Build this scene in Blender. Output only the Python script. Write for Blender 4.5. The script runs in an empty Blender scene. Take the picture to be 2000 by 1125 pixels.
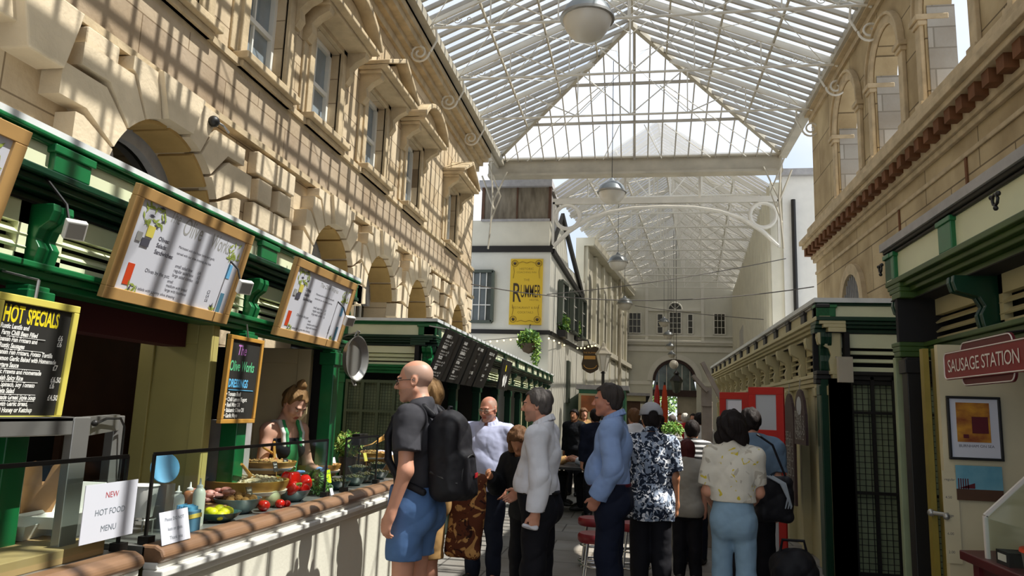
import bpy, math, random
import numpy as np
from mathutils import Vector, Matrix, Euler
random.seed(7)
SC = bpy.context.scene
COL = SC.collection
pi = math.pi
def R(a): return math.radians(a)

# ------------------------------------------------------------------ camera, sky, sun, exposure
FPX = 1450.0; CAM = Vector((0, 0, 1.6))
_r, _p, _s = R(2.0), R(9.37), R(9.79)
FW = Vector((-math.sin(_s)*math.cos(_p), math.cos(_s)*math.cos(_p), math.sin(_p)))
_r0 = Vector((math.cos(_s), math.sin(_s), 0)); _u0 = _r0.cross(FW)
RT = _r0*math.cos(_r) + _u0*math.sin(_r); UP = -_r0*math.sin(_r) + _u0*math.cos(_r)
cam = bpy.data.cameras.new('camera'); camo = bpy.data.objects.new('camera', cam); COL.objects.link(camo)
cam.sensor_width = 36; cam.lens = FPX*36/2000; cam.clip_end = 300; cam.clip_start = 0.05
_m = Matrix.Identity(4)
for _i in range(3):
    _m[_i][0] = RT[_i]; _m[_i][1] = UP[_i]; _m[_i][2] = -FW[_i]; _m[_i][3] = CAM[_i]
camo.matrix_world = _m
SC.camera = camo

W = bpy.data.worlds.new('World'); SC.world = W; W.use_nodes = True
_nt = W.node_tree; _bg = _nt.nodes['Background']
_tc = _nt.nodes.new('ShaderNodeTexCoord'); _n = _nt.nodes.new('ShaderNodeTexNoise')
_n.inputs['Scale'].default_value = 2.6; _n.inputs['Detail'].default_value = 6
_cr = _nt.nodes.new('ShaderNodeValToRGB')
_cr.color_ramp.elements[0].position = .40; _cr.color_ramp.elements[0].color = (.64, .74, .90, 1)
_cr.color_ramp.elements[1].position = .60; _cr.color_ramp.elements[1].color = (.95, .97, 1.0, 1)
_nt.links.new(_tc.outputs['Generated'], _n.inputs['Vector']); _nt.links.new(_n.outputs['Fac'], _cr.inputs['Fac'])
_nt.links.new(_cr.outputs['Color'], _bg.inputs['Color'])
_bg.inputs['Strength'].default_value = .88
sun = bpy.data.lights.new('sun', 'SUN'); suno = bpy.data.objects.new('sun', sun); COL.objects.link(suno)
sun.energy = 7.2; sun.angle = R(.38); sun.color = (1, .95, .86)
SUN_EL, SUN_AZ = R(58), R(1.5)          # azimuth measured from +X (the side of the arcaded wall)
_sd = Vector((math.cos(SUN_EL)*math.cos(SUN_AZ), math.cos(SUN_EL)*math.sin(SUN_AZ), math.sin(SUN_EL)))
suno.rotation_euler = _sd.to_track_quat('Z', 'Y').to_euler(); suno.location = (20, 5, 30)
VS = SC.view_settings
VS.view_transform = 'Standard'; VS.look = 'None'; VS.gamma = 1; VS.use_curve_mapping = False; VS.exposure = 0.45
SC.cycles.max_bounces = 8; SC.cycles.transparent_max_bounces = 24; SC.cycles.use_denoising = True
SC.cycles.caustics_reflective = False; SC.cycles.caustics_refractive = False

# where a pixel's line of sight meets a plane of the place (used to read real positions off the photograph)
def ray(px, py): return FW + RT*((px-1000)/FPX) - UP*((py-562.5)/FPX)
def on_x(px, py, x): d = ray(px, py); return CAM + d*(x/d.x)
def on_y(px, py, y): d = ray(px, py); return CAM + d*(y/d.y)
def on_z(px, py, z): d = ray(px, py); return CAM + d*((z-1.6)/d.z)

# ------------------------------------------------------------------ materials
def lin(h):
    if isinstance(h, str):
        h = h.lstrip('#'); c = [int(h[i:i+2], 16)/255 for i in (0, 2, 4)]
    else: c = h
    return tuple(x/12.92 if x <= .04045 else ((x+.055)/1.055)**2.4 for x in c) + (1,)
def mat(name, col, rough=.6, metal=0, var=0, vs=6, bump=0, bs=40, spec=.5, emit=0, col2=None, stretch=None):
    m = bpy.data.materials.new(name); m.use_nodes = True; nt = m.node_tree; b = nt.nodes['Principled BSDF']
    c = lin(col); b.inputs['Base Color'].default_value = c
    b.inputs['Roughness'].default_value = rough; b.inputs['Metallic'].default_value = metal
    b.inputs['Specular IOR Level'].default_value = spec
    if emit:
        b.inputs['Emission Color'].default_value = c; b.inputs['Emission Strength'].default_value = emit
    if var or bump or col2:
        tc = nt.nodes.new('ShaderNodeTexCoord'); vec = tc.outputs['Object']
        if stretch:
            mp = nt.nodes.new('ShaderNodeMapping'); mp.inputs['Scale'].default_value = stretch
            nt.links.new(vec, mp.inputs['Vector']); vec = mp.outputs['Vector']
    if var or col2:
        n = nt.nodes.new('ShaderNodeTexNoise'); n.inputs['Scale'].default_value = vs; n.inputs['Detail'].default_value = 5
        nt.links.new(vec, n.inputs['Vector'])
        cr = nt.nodes.new('ShaderNodeValToRGB'); cr.color_ramp.elements[0].position = .32; cr.color_ramp.elements[1].position = .68
        d = lin(col2) if col2 else tuple(x*(1-var) for x in c[:3])+(1,)
        cr.color_ramp.elements[0].color = d; cr.color_ramp.elements[1].color = c
        nt.links.new(n.outputs['Fac'], cr.inputs['Fac']); nt.links.new(cr.outputs['Color'], b.inputs['Base Color'])
    if bump:
        n2 = nt.nodes.new('ShaderNodeTexNoise'); n2.inputs['Scale'].default_value = bs; n2.inputs['Detail'].default_value = 4 if bs > 12 else 1.2
        nt.links.new(vec, n2.inputs['Vector'])
        bp = nt.nodes.new('ShaderNodeBump'); bp.inputs['Strength'].default_value = bump; bp.inputs['Distance'].default_value = .02
        nt.links.new(n2.outputs['Fac'], bp.inputs['Height']); nt.links.new(bp.outputs['Normal'], b.inputs['Normal'])
    return m
def stone_mat(name, c1, c2, joint, bw=1.1, bh=.36, axis='yz', mortar=.008, stain=.35):
    m = bpy.data.materials.new(name); m.use_nodes = True; nt = m.node_tree; b = nt.nodes['Principled BSDF']; L = nt.links.new
    tc = nt.nodes.new('ShaderNodeTexCoord'); sx = nt.nodes.new('ShaderNodeSeparateXYZ'); cb = nt.nodes.new('ShaderNodeCombineXYZ')
    L(tc.outputs['Object'], sx.inputs[0]); o = {'x': 0, 'y': 1, 'z': 2}
    L(sx.outputs[o[axis[0]]], cb.inputs[0]); L(sx.outputs[o[axis[1]]], cb.inputs[1])
    br = nt.nodes.new('ShaderNodeTexBrick'); L(cb.outputs[0], br.inputs['Vector'])
    br.inputs['Scale'].default_value = 1; br.inputs['Brick Width'].default_value = bw; br.inputs['Row Height'].default_value = bh
    br.inputs['Mortar Size'].default_value = mortar; br.inputs['Mortar Smooth'].default_value = .3
    br.inputs['Color1'].default_value = lin(c1); br.inputs['Color2'].default_value = lin(c2); br.inputs['Mortar'].default_value = lin(joint)
    n = nt.nodes.new('ShaderNodeTexNoise'); n.inputs['Scale'].default_value = 1.3; n.inputs['Detail'].default_value = 8; L(tc.outputs['Object'], n.inputs['Vector'])
    cr = nt.nodes.new('ShaderNodeValToRGB'); cr.color_ramp.elements[0].position = .3; cr.color_ramp.elements[1].position = .65
    k = 1-stain; cr.color_ramp.elements[0].color = (k, k*.93, k*.84, 1); cr.color_ramp.elements[1].color = (1, 1, 1, 1)
    L(n.outputs['Fac'], cr.inputs['Fac'])
    mx = nt.nodes.new('ShaderNodeMix'); mx.data_type = 'RGBA'; mx.blend_type = 'MULTIPLY'; mx.inputs[0].default_value = 1
    L(br.outputs['Color'], mx.inputs[6]); L(cr.outputs['Color'], mx.inputs[7]); L(mx.outputs[2], b.inputs['Base Color'])
    b.inputs['Roughness'].default_value = .85; b.inputs['Specular IOR Level'].default_value = .25
    n2 = nt.nodes.new('ShaderNodeTexNoise'); n2.inputs['Scale'].default_value = 25; L(tc.outputs['Object'], n2.inputs['Vector'])
    bp = nt.nodes.new('ShaderNodeBump'); bp.inputs['Strength'].default_value = .25; bp.inputs['Distance'].default_value = .02
    L(n2.outputs['Fac'], bp.inputs['Height']); L(bp.outputs['Normal'], b.inputs['Normal'])
    return m
def glass_mat(name, trans=.75, tint=(.95, .97, 1), gloss=.08, milk=.17, milkcol=(.9, .93, .97)):
    m = bpy.data.materials.new(name); m.use_nodes = True; nt = m.node_tree; L = nt.links.new
    for n in list(nt.nodes):
        if n.type != 'OUTPUT_MATERIAL': nt.nodes.remove(n)
    out = nt.nodes['Material Output']
    t = nt.nodes.new('ShaderNodeBsdfTransparent'); t.inputs[0].default_value = (*tint, 1)
    g = nt.nodes.new('ShaderNodeBsdfGlossy'); g.inputs['Roughness'].default_value = .05
    tr = nt.nodes.new('ShaderNodeBsdfTranslucent'); tr.inputs[0].default_value = (*milkcol, 1)
    a = nt.nodes.new('ShaderNodeMixShader'); c = nt.nodes.new('ShaderNodeMixShader')
    rest = 1-trans
    a.inputs[0].default_value = gloss/max(gloss+milk, 1e-6); L(tr.outputs[0], a.inputs[1]); L(g.outputs[0], a.inputs[2])
    c.inputs[0].default_value = rest; L(t.outputs[0], c.inputs[1]); L(a.outputs[0], c.inputs[2]); L(c.outputs[0], out.inputs[0])
    return m
M = {}
M['stone'] = stone_mat('warm_ashlar', '#d6c4a6', '#c6b190', '#8d7a60', 1.15, .36)
M['stoneband'] = stone_mat('grey_band_stone', '#b9a78d', '#a99780', '#837058', 1.3, .6, stain=.3)  # greyer, darker stone than the walls around it
M['stoneblock'] = mat('rusticated_stone', '#d6c4a6', .85, var=.22, vs=2.5, bump=.3, bs=30, spec=.2)
M['stonetrim'] = mat('carved_trim_stone', '#c9b491', .8, var=.3, vs=4, bump=.25, bs=35, spec=.2)
M['stonerev'] = mat('soffit_stone_bounce', '#b3935c', .85, var=.2, vs=4, spec=.2)  # stone warmed to ochre to carry light bounced onto undersides
M['stoneright'] = stone_mat('buff_ashlar', '#c2ae88', '#b5a07a', '#75654b', 1.6, .75, mortar=.012, stain=.4)
M['jamb'] = stone_mat('grey_block_jamb', '#b5b0a6', '#a39d92', '#8b8579', .6, .3, 'xz', .012, .25)
M['dentil'] = mat('red_brown_dentil_stone', '#7d5438', .85, var=.4, vs=5, spec=.2)
M['white'] = mat('white_paint', '#e9e6dc', .5, var=.06, vs=5)
M['iron'] = mat('cream_painted_iron', '#e4dfd2', .5, var=.12, vs=3)
M['bar'] = mat('shaded_glazing_bar_paint', '#b4ada0', .55, var=.25, vs=2)  # cream iron greyed so the colour carries shade on the bars
M['irondk'] = mat('grey_cream_girder_paint', '#b9b09c', .55, var=.25, vs=2)
M['green'] = mat('bottle_green_gloss_paint', '#1a6e3c', .32, var=.3, vs=4, spec=.5)
M['greendk'] = mat('dark_green_gloss_paint', '#0d3a24', .35, var=.3, vs=4)
M['greenmoss'] = mat('faded_moss_green_paint', '#3f5a22', .45, var=.35, vs=4)
M['cream'] = mat('pale_green_cream_paint', '#e0e3bd', .45, var=.10, vs=3)
M['creamr'] = mat('buff_cream_paint', '#c3b98e', .5, var=.14, vs=3)
M['creamw'] = mat('cream_wall_render', '#e0dbc8', .75, var=.1, vs=2, bump=.1)
M['whitew'] = mat('white_wall_render', '#dfddd0', .75, var=.1, vs=1.5, bump=.1)
M['black'] = mat('black_paint', '#16130f', .5)
M['blacki'] = mat('unlit_black_interior', '#0c0a09', .8)  # near-black colour stands in for the darkness of unlit interiors
M['brown'] = mat('brown_interior_board', '#5a3a22', .6, var=.3, vs=5)
M['olivedoor'] = mat('olive_cream_door_paint', '#b3a663', .5, var=.12, vs=3)
M['creamdoor'] = mat('cream_door_paint', '#d6c496', .5, var=.12, vs=3)
M['lead'] = mat('pale_lead_capping', '#dcdedb', .45, var=.15, vs=7)
M['leadgrey'] = mat('grey_lead_capping', '#a9a6a4', .5, var=.2, vs=9)
M['floor'] = stone_mat('grey_flagstones', '#8f8b84', '#7f7b75', '#5d5954', 1.0, .7, 'xy', .012, .3)
M['glass'] = glass_mat('roof_glass', .80, (.84,.88,.93), milk=.03, gloss=.05)
M['hipglass'] = glass_mat('hip_end_glass', .74, (.86,.88,.92), milk=.04, gloss=.03)
M['milkglass'] = glass_mat('far_roof_glass', .34, (.80,.78,.76), milk=.5, gloss=.02, milkcol=(.12,.115,.11))
M['clear'] = glass_mat('clear_guard_glass', .93, (.95, 1, .97), .07, .0)
M['pane'] = mat('window_pane_glass', '#8f9aa0', .08, spec=1.0, var=.25, vs=3)  # pale grey base colour carries the reflection in the panes
M['panemid'] = mat('grey_window_pane', '#5d625c', .12, spec=.8, var=.3, vs=3)
M['panedk'] = mat('dark_window_pane', '#23231f', .12, spec=.8)
M['steel'] = mat('brushed_steel', '#a8a6a0', .35, metal=.7, var=.1, vs=3)
M['wood'] = mat('varnished_wood_edge', '#8c6a4e', .4, var=.35, vs=3, stretch=(6, .6, 6))
M['ply'] = mat('plywood', '#c59a5e', .55, var=.18, vs=3, stretch=(6, 1, 1))
M['board'] = mat('blackboard', '#26241f', .7, var=.15, vs=5)
M['paper'] = mat('white_paper', '#d3d3da', .7)
M['card'] = mat('brown_card', '#b59566', .75, var=.1, vs=6)

# ------------------------------------------------------------------ geometry collector
XF = {}
class MB:
    def __init__(s): s.v = []; s.f = []; s.m = []
    def add(s, vs, fs, mi=0):
        o = len(s.v); s.v.extend([tuple(v) for v in vs])
        for f in fs: s.f.append(tuple(i+o for i in f)); s.m.append(mi)
        return s
    def box(s, a, b, mi=0):
        x0, y0, z0 = a; x1, y1, z1 = b
        x0, x1 = min(x0, x1), max(x0, x1); y0, y1 = min(y0, y1), max(y0, y1); z0, z1 = min(z0, z1), max(z0, z1)
        return s.add([(x0,y0,z0),(x1,y0,z0),(x1,y1,z0),(x0,y1,z0),(x0,y0,z1),(x1,y0,z1),(x1,y1,z1),(x0,y1,z1)],
                     [(0,3,2,1),(4,5,6,7),(0,1,5,4),(1,2,6,5),(2,3,7,6),(3,0,4,7)], mi)
    def hexa(s, p, mi=0):   # 8 corners: bottom ring then top ring
        return s.add(p, [(0,3,2,1),(4,5,6,7),(0,1,5,4),(1,2,6,5),(2,3,7,6),(3,0,4,7)], mi)
    def bar(s, p, q, w, h, up=(0,0,1), mi=0):
        p, q = Vector(p), Vector(q); d = (q-p).normalized(); u = Vector(up)
        a = d.cross(u)
        if a.length < 1e-4: a = d.cross(Vector((1,0,0)))
        a.normalize(); b = a.cross(d).normalized(); a *= w/2; b *= h/2
        return s.hexa([p-a-b, p+a-b, p+a+b, p-a+b, q-a-b, q+a-b, q+a+b, q-a+b], mi)
    def tube(s, pts, r, n=8, mi=0, closed=False, caps=True):
        pts = [Vector(p) for p in pts]; k = len(pts); rs = r if isinstance(r, (list, tuple)) else [r]*k
        vs = []; ref = None
        for i, p in enumerate(pts):
            if closed: t = pts[(i+1) % k]-pts[i-1]
            else: t = pts[min(i+1, k-1)]-pts[max(i-1, 0)]
            if t.length < 1e-9: t = Vector((0,0,1))
            t.normalize()
            if ref is None: ref = t.cross(Vector((0,0,1)) if abs(t.z) < .9 else Vector((1,0,0))).normalized()
            a = (ref - t*ref.dot(t))
            if a.length < 1e-6: a = t.orthogonal()
            a.normalize(); ref = a; b = t.cross(a)
            for j in range(n):
                an = 2*pi*j/n; vs.append(p + (a*math.cos(an) + b*math.sin(an))*rs[i])
        fs = []
        for i in range(k if closed else k-1):
            i2 = (i+1) % k
            for j in range(n):
                j2 = (j+1) % n; fs.append((i*n+j, i*n+j2, i2*n+j2, i2*n+j))
        if caps and not closed: fs.append(tuple(range(n-1, -1, -1))); fs.append(tuple((k-1)*n+j for j in range(n)))
        return s.add(vs, fs, mi)
    def lathe(s, prof, o=(0,0,0), n=20, mi=0, T=None):
        vs = []; fs = []; k = len(prof)
        for r, z in prof:
            for j in range(n):
                a = 2*pi*j/n; v = Vector((r*math.cos(a), r*math.sin(a), z))
                if T is not None: v = T @ v
                vs.append(v + Vector(o))
        for i in range(k-1):
            for j in range(n):
                j2 = (j+1) % n; fs.append((i*n+j, i*n+j2, (i+1)*n+j2, (i+1)*n+j))
        if prof[0][0] > 1e-5: fs.append(tuple(range(n-1, -1, -1)))
        if prof[-1][0] > 1e-5: fs.append(tuple((k-1)*n+j for j in range(n)))
        return s.add(vs, fs, mi)
    def prism(s, poly, o, U, V, D, mi=0):
        o, U, V, D = Vector(o), Vector(U), Vector(V), Vector(D); n = len(poly)
        a = [o+U*x+V*y for x, y in poly]; b = [p+D for p in a]
        fs = [tuple(range(n)), tuple(range(2*n-1, n-1, -1))]
        for i in range(n):
            j = (i+1) % n; fs.append((j, i, n+i, n+j))
        return s.add(a+b, fs, mi)
    def ball(s, c, r, nu=12, nv=8, mi=0, T=None):
        rx, ry, rz = r if isinstance(r, (tuple, list)) else (r, r, r); vs = []; fs = []; c = Vector(c)
        for i in range(nv+1):
            th = pi*i/nv
            for j in range(nu):
                ph = 2*pi*j/nu
                v = Vector((rx*math.sin(th)*math.cos(ph), ry*math.sin(th)*math.sin(ph), -rz*math.cos(th)))
                vs.append(c + (T @ v if T is not None else v))
        for i in range(nv):
            for j in range(nu):
                j2 = (j+1) % nu; fs.append((i*nu+j, i*nu+j2, (i+1)*nu+j2, (i+1)*nu+j))
        return s.add(vs, fs, mi)
    def quad(s, a, b, c, d, mi=0): return s.add([a, b, c, d], [(0,1,2,3)], mi)
    def text(s, body, size, o, U, V, mi=0, align='LEFT', shear=0, depth=.0015, space=1.0, line=1.0, bold=0, sx=1.0):
        cu = bpy.data.curves.new('t', 'FONT'); cu.body = body; cu.size = size; cu.align_x = align; cu.shear = shear
        cu.resolution_u = 3; cu.space_character = space; cu.space_line = line; cu.offset = bold
        ob = bpy.data.objects.new('t', cu); me = bpy.data.meshes.new_from_object(ob)
        o, U, V = Vector(o), Vector(U).normalized(), Vector(V).normalized(); N = U.cross(V)*depth
        s.add([o + U*(v.co.x*sx) + V*v.co.y + N for v in me.vertices], [tuple(p.vertices) for p in me.polygons], mi)
        bpy.data.objects.remove(ob); bpy.data.curves.remove(cu); bpy.data.meshes.remove(me)
        return s
    def build(s, name, mats, parent=None, smooth=0, bevel=0, label=None):
        me = bpy.data.meshes.new(name); vs = s.v
        if parent is not None:
            inv = XF.get(parent.name)
            if inv is not None: vs = [inv @ Vector(v) for v in vs]
        me.from_pydata([tuple(v) for v in vs], [], s.f)
        if not isinstance(mats, (list, tuple)): mats = [mats]
        for m in mats: me.materials.append(M[m] if isinstance(m, str) else m)
        me.polygons.foreach_set('material_index', s.m)
        if smooth:
            me.polygons.foreach_set('use_smooth', [True]*len(me.polygons)); me.set_sharp_from_angle(angle=R(smooth))
        me.validate(); me.update()
        ob = bpy.data.objects.new(name, me); COL.objects.link(ob)
        if parent is not None:
            ob.parent = parent
            if parent.name in XF: XF[ob.name] = XF[parent.name]
        if bevel:
            b = ob.modifiers.new('bevel', 'BEVEL'); b.width = bevel; b.segments = 2; b.limit_method = 'ANGLE'
        if label: ob['label'] = label
        return ob
def tag(o, label, cat, group=None, kind=None):
    o['label'] = label; o['category'] = cat
    if group: o['group'] = group
    if kind: o['kind'] = kind
    return o
def thing(name, label, cat, loc=(0,0,0), rz=0, group=None, kind=None):
    o = bpy.data.objects.new(name, None); COL.objects.link(o); o.location = loc; o.rotation_euler = (0,0,rz)
    o.empty_display_size = .1
    XF[o.name] = (Matrix.Translation(loc) @ Matrix.Rotation(rz, 4, 'Z')).inverted()
    return tag(o, label, cat, group, kind)
def struct(name, label, cat): return thing(name, label, cat, kind='structure')
KIDS = {}
def dup(root, loc, rz=0, label=None):
    c = root.copy(); COL.objects.link(c); c.location = loc; c.rotation_euler = (0,0,rz)
    if label: c['label'] = label
    for ch in [o for o in COL.objects if o.parent == root]:
        d = ch.copy(); COL.objects.link(d); d.parent = c
        for g in [o for o in COL.objects if o.parent == ch]:
            e = g.copy(); COL.objects.link(e); e.parent = d
    return c
def move(o, loc, rz=0): o.location = loc; o.rotation_euler = (0,0,rz)
def V3(*a): return Vector(a)
def arcpts(c, r, a0, a1, n): return [(c[0]+r*math.cos(R(a0+(a1-a0)*i/n)), c[1]+r*math.sin(R(a0+(a1-a0)*i/n))) for i in range(n+1)]
# ------------------------------------------------------------------ floor
fl = struct('floor', 'grey flagstone floor of the market arcade', 'floor')
MB().quad((-6,-4,0),(6,-4,0),(6,52,0),(-6,52,0)).build('paving', 'floor', fl)

# ------------------------------------------------------------------ wall_left : sandstone palazzo front
WX = -4.2
wl = struct('wall_left', 'tall sandstone facade with rusticated arches and pedimented windows', 'wall')
ARCH = [(1.4,.8),(5.65,.8),(9.25,.72),(11.2,.72),(13.3,.72),(16.45,.72)]; CROWN = 3.98; ZB = 4.35
lo = MB(); edges = [-3.5]
for i in range(len(ARCH)-1): edges.append((ARCH[i][0]+ARCH[i+1][0])/2)
edges.append(18.1)
for (c, r), y0, y1 in zip(ARCH, edges[:-1], edges[1:]):
    zs = CROWN-r
    poly = [(y0,ZB),(y0,0),(c-r,0)] + arcpts((c,zs), r, 180, 0, 20) + [(c+r,0),(y1,0),(y1,ZB)]
    lo.prism(poly, (WX,0,0), (0,1,0), (0,0,1), (-.42,0,0))
lo.build('lower_wall', 'stone', wl)
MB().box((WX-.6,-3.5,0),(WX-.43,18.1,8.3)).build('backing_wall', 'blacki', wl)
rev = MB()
for c, r in ARCH[1:]:      # arch soffit stones with bounced light put into their ochre, in voussoir-wide steps
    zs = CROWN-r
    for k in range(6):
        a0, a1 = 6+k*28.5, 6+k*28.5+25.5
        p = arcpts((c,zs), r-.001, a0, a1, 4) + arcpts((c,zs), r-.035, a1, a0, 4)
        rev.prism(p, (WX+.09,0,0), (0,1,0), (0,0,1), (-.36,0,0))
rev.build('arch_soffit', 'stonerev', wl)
for c, r in ARCH[1:]:      # stepped rusticated surround of each arch
    b = MB(); zs = CROWN-r; Rr = r+.36; lim = 1.32 if r > .75 else .93
    js = [-14,6,24,42,60,76]
    for sgn in (-1, 1):
        for k in range(5):
            a0, a1 = js[k]+1.1, js[k+1]-1.1; w = lim-(.17 if k % 2 else 0)
            pts = arcpts((0,zs), r, a0, a1, 5)
            def out(a):
                x, z = Rr*math.cos(R(a)), zs+Rr*math.sin(R(a)); return (x, min(z, ZB-.02))
            o1, o0 = out(a1), out(a0)
            if k < 4: pts += [o1, (max(w, o1[0]), o1[1]), (max(w, o1[0]), o0[1]+.025), (o0[0], o0[1]+.025)]
            else: pts += [(Rr*math.cos(R(a1))*1.0, ZB-.02), (.62, ZB-.02), (.62, o0[1]+.02), o0]
            b.prism([(c+sgn*x, z) for x, z in pts], (WX+.17,0,0), (0,1,0), (0,0,1), (-.18,0,0))
    kw = r*math.cos(R(77))
    b.prism([(c-kw, CROWN-.01),(c+kw, CROWN-.01),(c+.33*r+.05, ZB-.01),(c-.33*r-.05, ZB-.01)], (WX+.22,0,0), (0,1,0), (0,0,1), (-.23,0,0))
    b.build('rusticated_surround', 'stoneblock', wl, bevel=.014)
b = MB()                   # flat lintel course with a deep keystone over the blank bay
y = 2.6
for w in (.55,.5,.45,.45,.38):
    if not 3.85 < y < 4.3: b.box((WX, y, 4.02), (WX+.14, y+w-.03, ZB-.02))
    y += w
b.prism([(3.98,3.86),(4.30,3.86),(4.42,ZB-.01),(3.86,ZB-.01)], (WX+.22,0,0), (0,1,0), (0,0,1), (-.24,0,0))
for y0 in (7.15, 7.62):    # quoin pier between the first two arches
    for k in range(5): b.box((WX, y0-.0+(.07 if k % 2 else 0), 2.9+k*.285), (WX+.12, y0+.44-(.07 if k % 2 else 0), 2.9+k*.285+.25))
for y0 in (14.35, 15.2, 17.4):
    for k in range(5): b.box((WX, y0+(.06 if k % 2 else 0), 2.9+k*.285), (WX+.11, y0+.55-(.06 if k % 2 else 0), 2.9+k*.285+.25))
b.build('quoin_blocks', 'stoneblock', wl, bevel=.014)
# band, string course, upper wall
MB().box((WX-.3,-3.5,ZB),(WX+.06,18.1,4.98)).build('stone_band', 'stoneband', wl)
MB().box((WX,-3.5,ZB-.005),(WX+.11,18.1,ZB+.06)).build('band_moulding', 'stonetrim', wl)
WIN = [(2.3,0),(4.0,1),(5.55,0),(7.25,1),(8.85,0),(10.78,1),(12.8,0),(15.8,1)]   # centre, triangular pediment?
HW = .43; WZ0, WZ1 = 5.2, 6.5
up = MB(); e = [-3.5]
for c, _ in WIN: e += [c-HW, c+HW]
e.append(18.1)
for i in range(0, len(e), 2): up.box((WX-.4, e[i], 4.98), (WX, e[i+1], 8.3))
for c, _ in WIN:
    up.box((WX-.4, c-HW, 4.98), (WX, c+HW, WZ0)); up.box((WX-.4, c-HW, WZ1), (WX, c+HW, 8.3))
up.build('upper_wall', 'stone', wl)
s = MB(); s.box((WX,-3.5,4.98),(WX+.05,18.1,5.05)); s.box((WX,-3.5,5.05),(WX+.09,18.1,5.12)).build('string_course', 'stonetrim', wl)
s = MB()
for x, z0, z1 in ((.06,7.75,7.9),(.16,7.9,8.0),(.3,8.0,8.12),(.36,8.12,8.3)): s.box((WX-.1,-3.5,z0),(WX+x,18.3,z1))
s.build('eaves_cornice', 'stonetrim', wl)
# fanlights inside the arches
for i, (c, r) in enumerate(ARCH[1:]):
    zs = CROWN-r
    o = struct('window_%d' % (i+1), 'dark arched fanlight recessed under rusticated stone arch', 'window')
    MB().prism([(c-r,2.4),(c+r,2.4)] + arcpts((c,zs), r, 0, 180, 20), (WX-.40,0,0), (0,1,0), (0,0,1), (-.03,0,0)).build('pane', 'panedk', o)
    MB().prism(arcpts((c,zs), r-.0, 0, 180, 24)+arcpts((c,zs), r-.13, 180, 0, 24), (WX-.30,0,0), (0,1,0), (0,0,1), (-.08,0,0)).build('inner_ring', 'leadgrey', o)
    f = MB()
    if i == 0:
        E_ = [(WX-.34, c-.30+.19*math.cos(q*pi/12), 3.56+.27*math.sin(q*pi/12)) for q in range(24)]; MB().add(E_, [tuple(range(24))]).build('oval_pane', 'pane', o); f.tube(E_, .02, 6, closed=True)
        for q in range(0, 24, 4): f.tube([E_[q], ((WX-.335), c-.30, 3.56)], .008, 5)
        f.build('window_frame', 'leadgrey', o, smooth=40); continue
    for k in range(1, 6):
        a = R(180*k/6); f.bar((WX-.385, c+.3*r*math.cos(a), zs+.3*r*math.sin(a)), (WX-.385, c+(r-.02)*math.cos(a), zs+(r-.02)*math.sin(a)), .03, .03, (1,0,0))
    f.tube([(WX-.385, y, z) for y, z in arcpts((c,zs), r*.32, 0, 180, 12)], .014, 6)
    f.tube([(WX-.385, y, z) for y, z in arcpts((c,zs), r*.66, 0, 180, 16)], .012, 6)
    for k in range(-2, 3): f.bar((WX-.385, c+k*r*.36, 2.5), (WX-.385, c+k*r*.36, zs), .03, .03, (1,0,0))
    f.tube([(WX-.38, y, z) for y, z in arcpts((c,zs), r-.03, 0, 180, 20)], .03, 6)
    f.build('window_frame', 'white' if i == 0 else 'iron', o, smooth=40)
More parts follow.
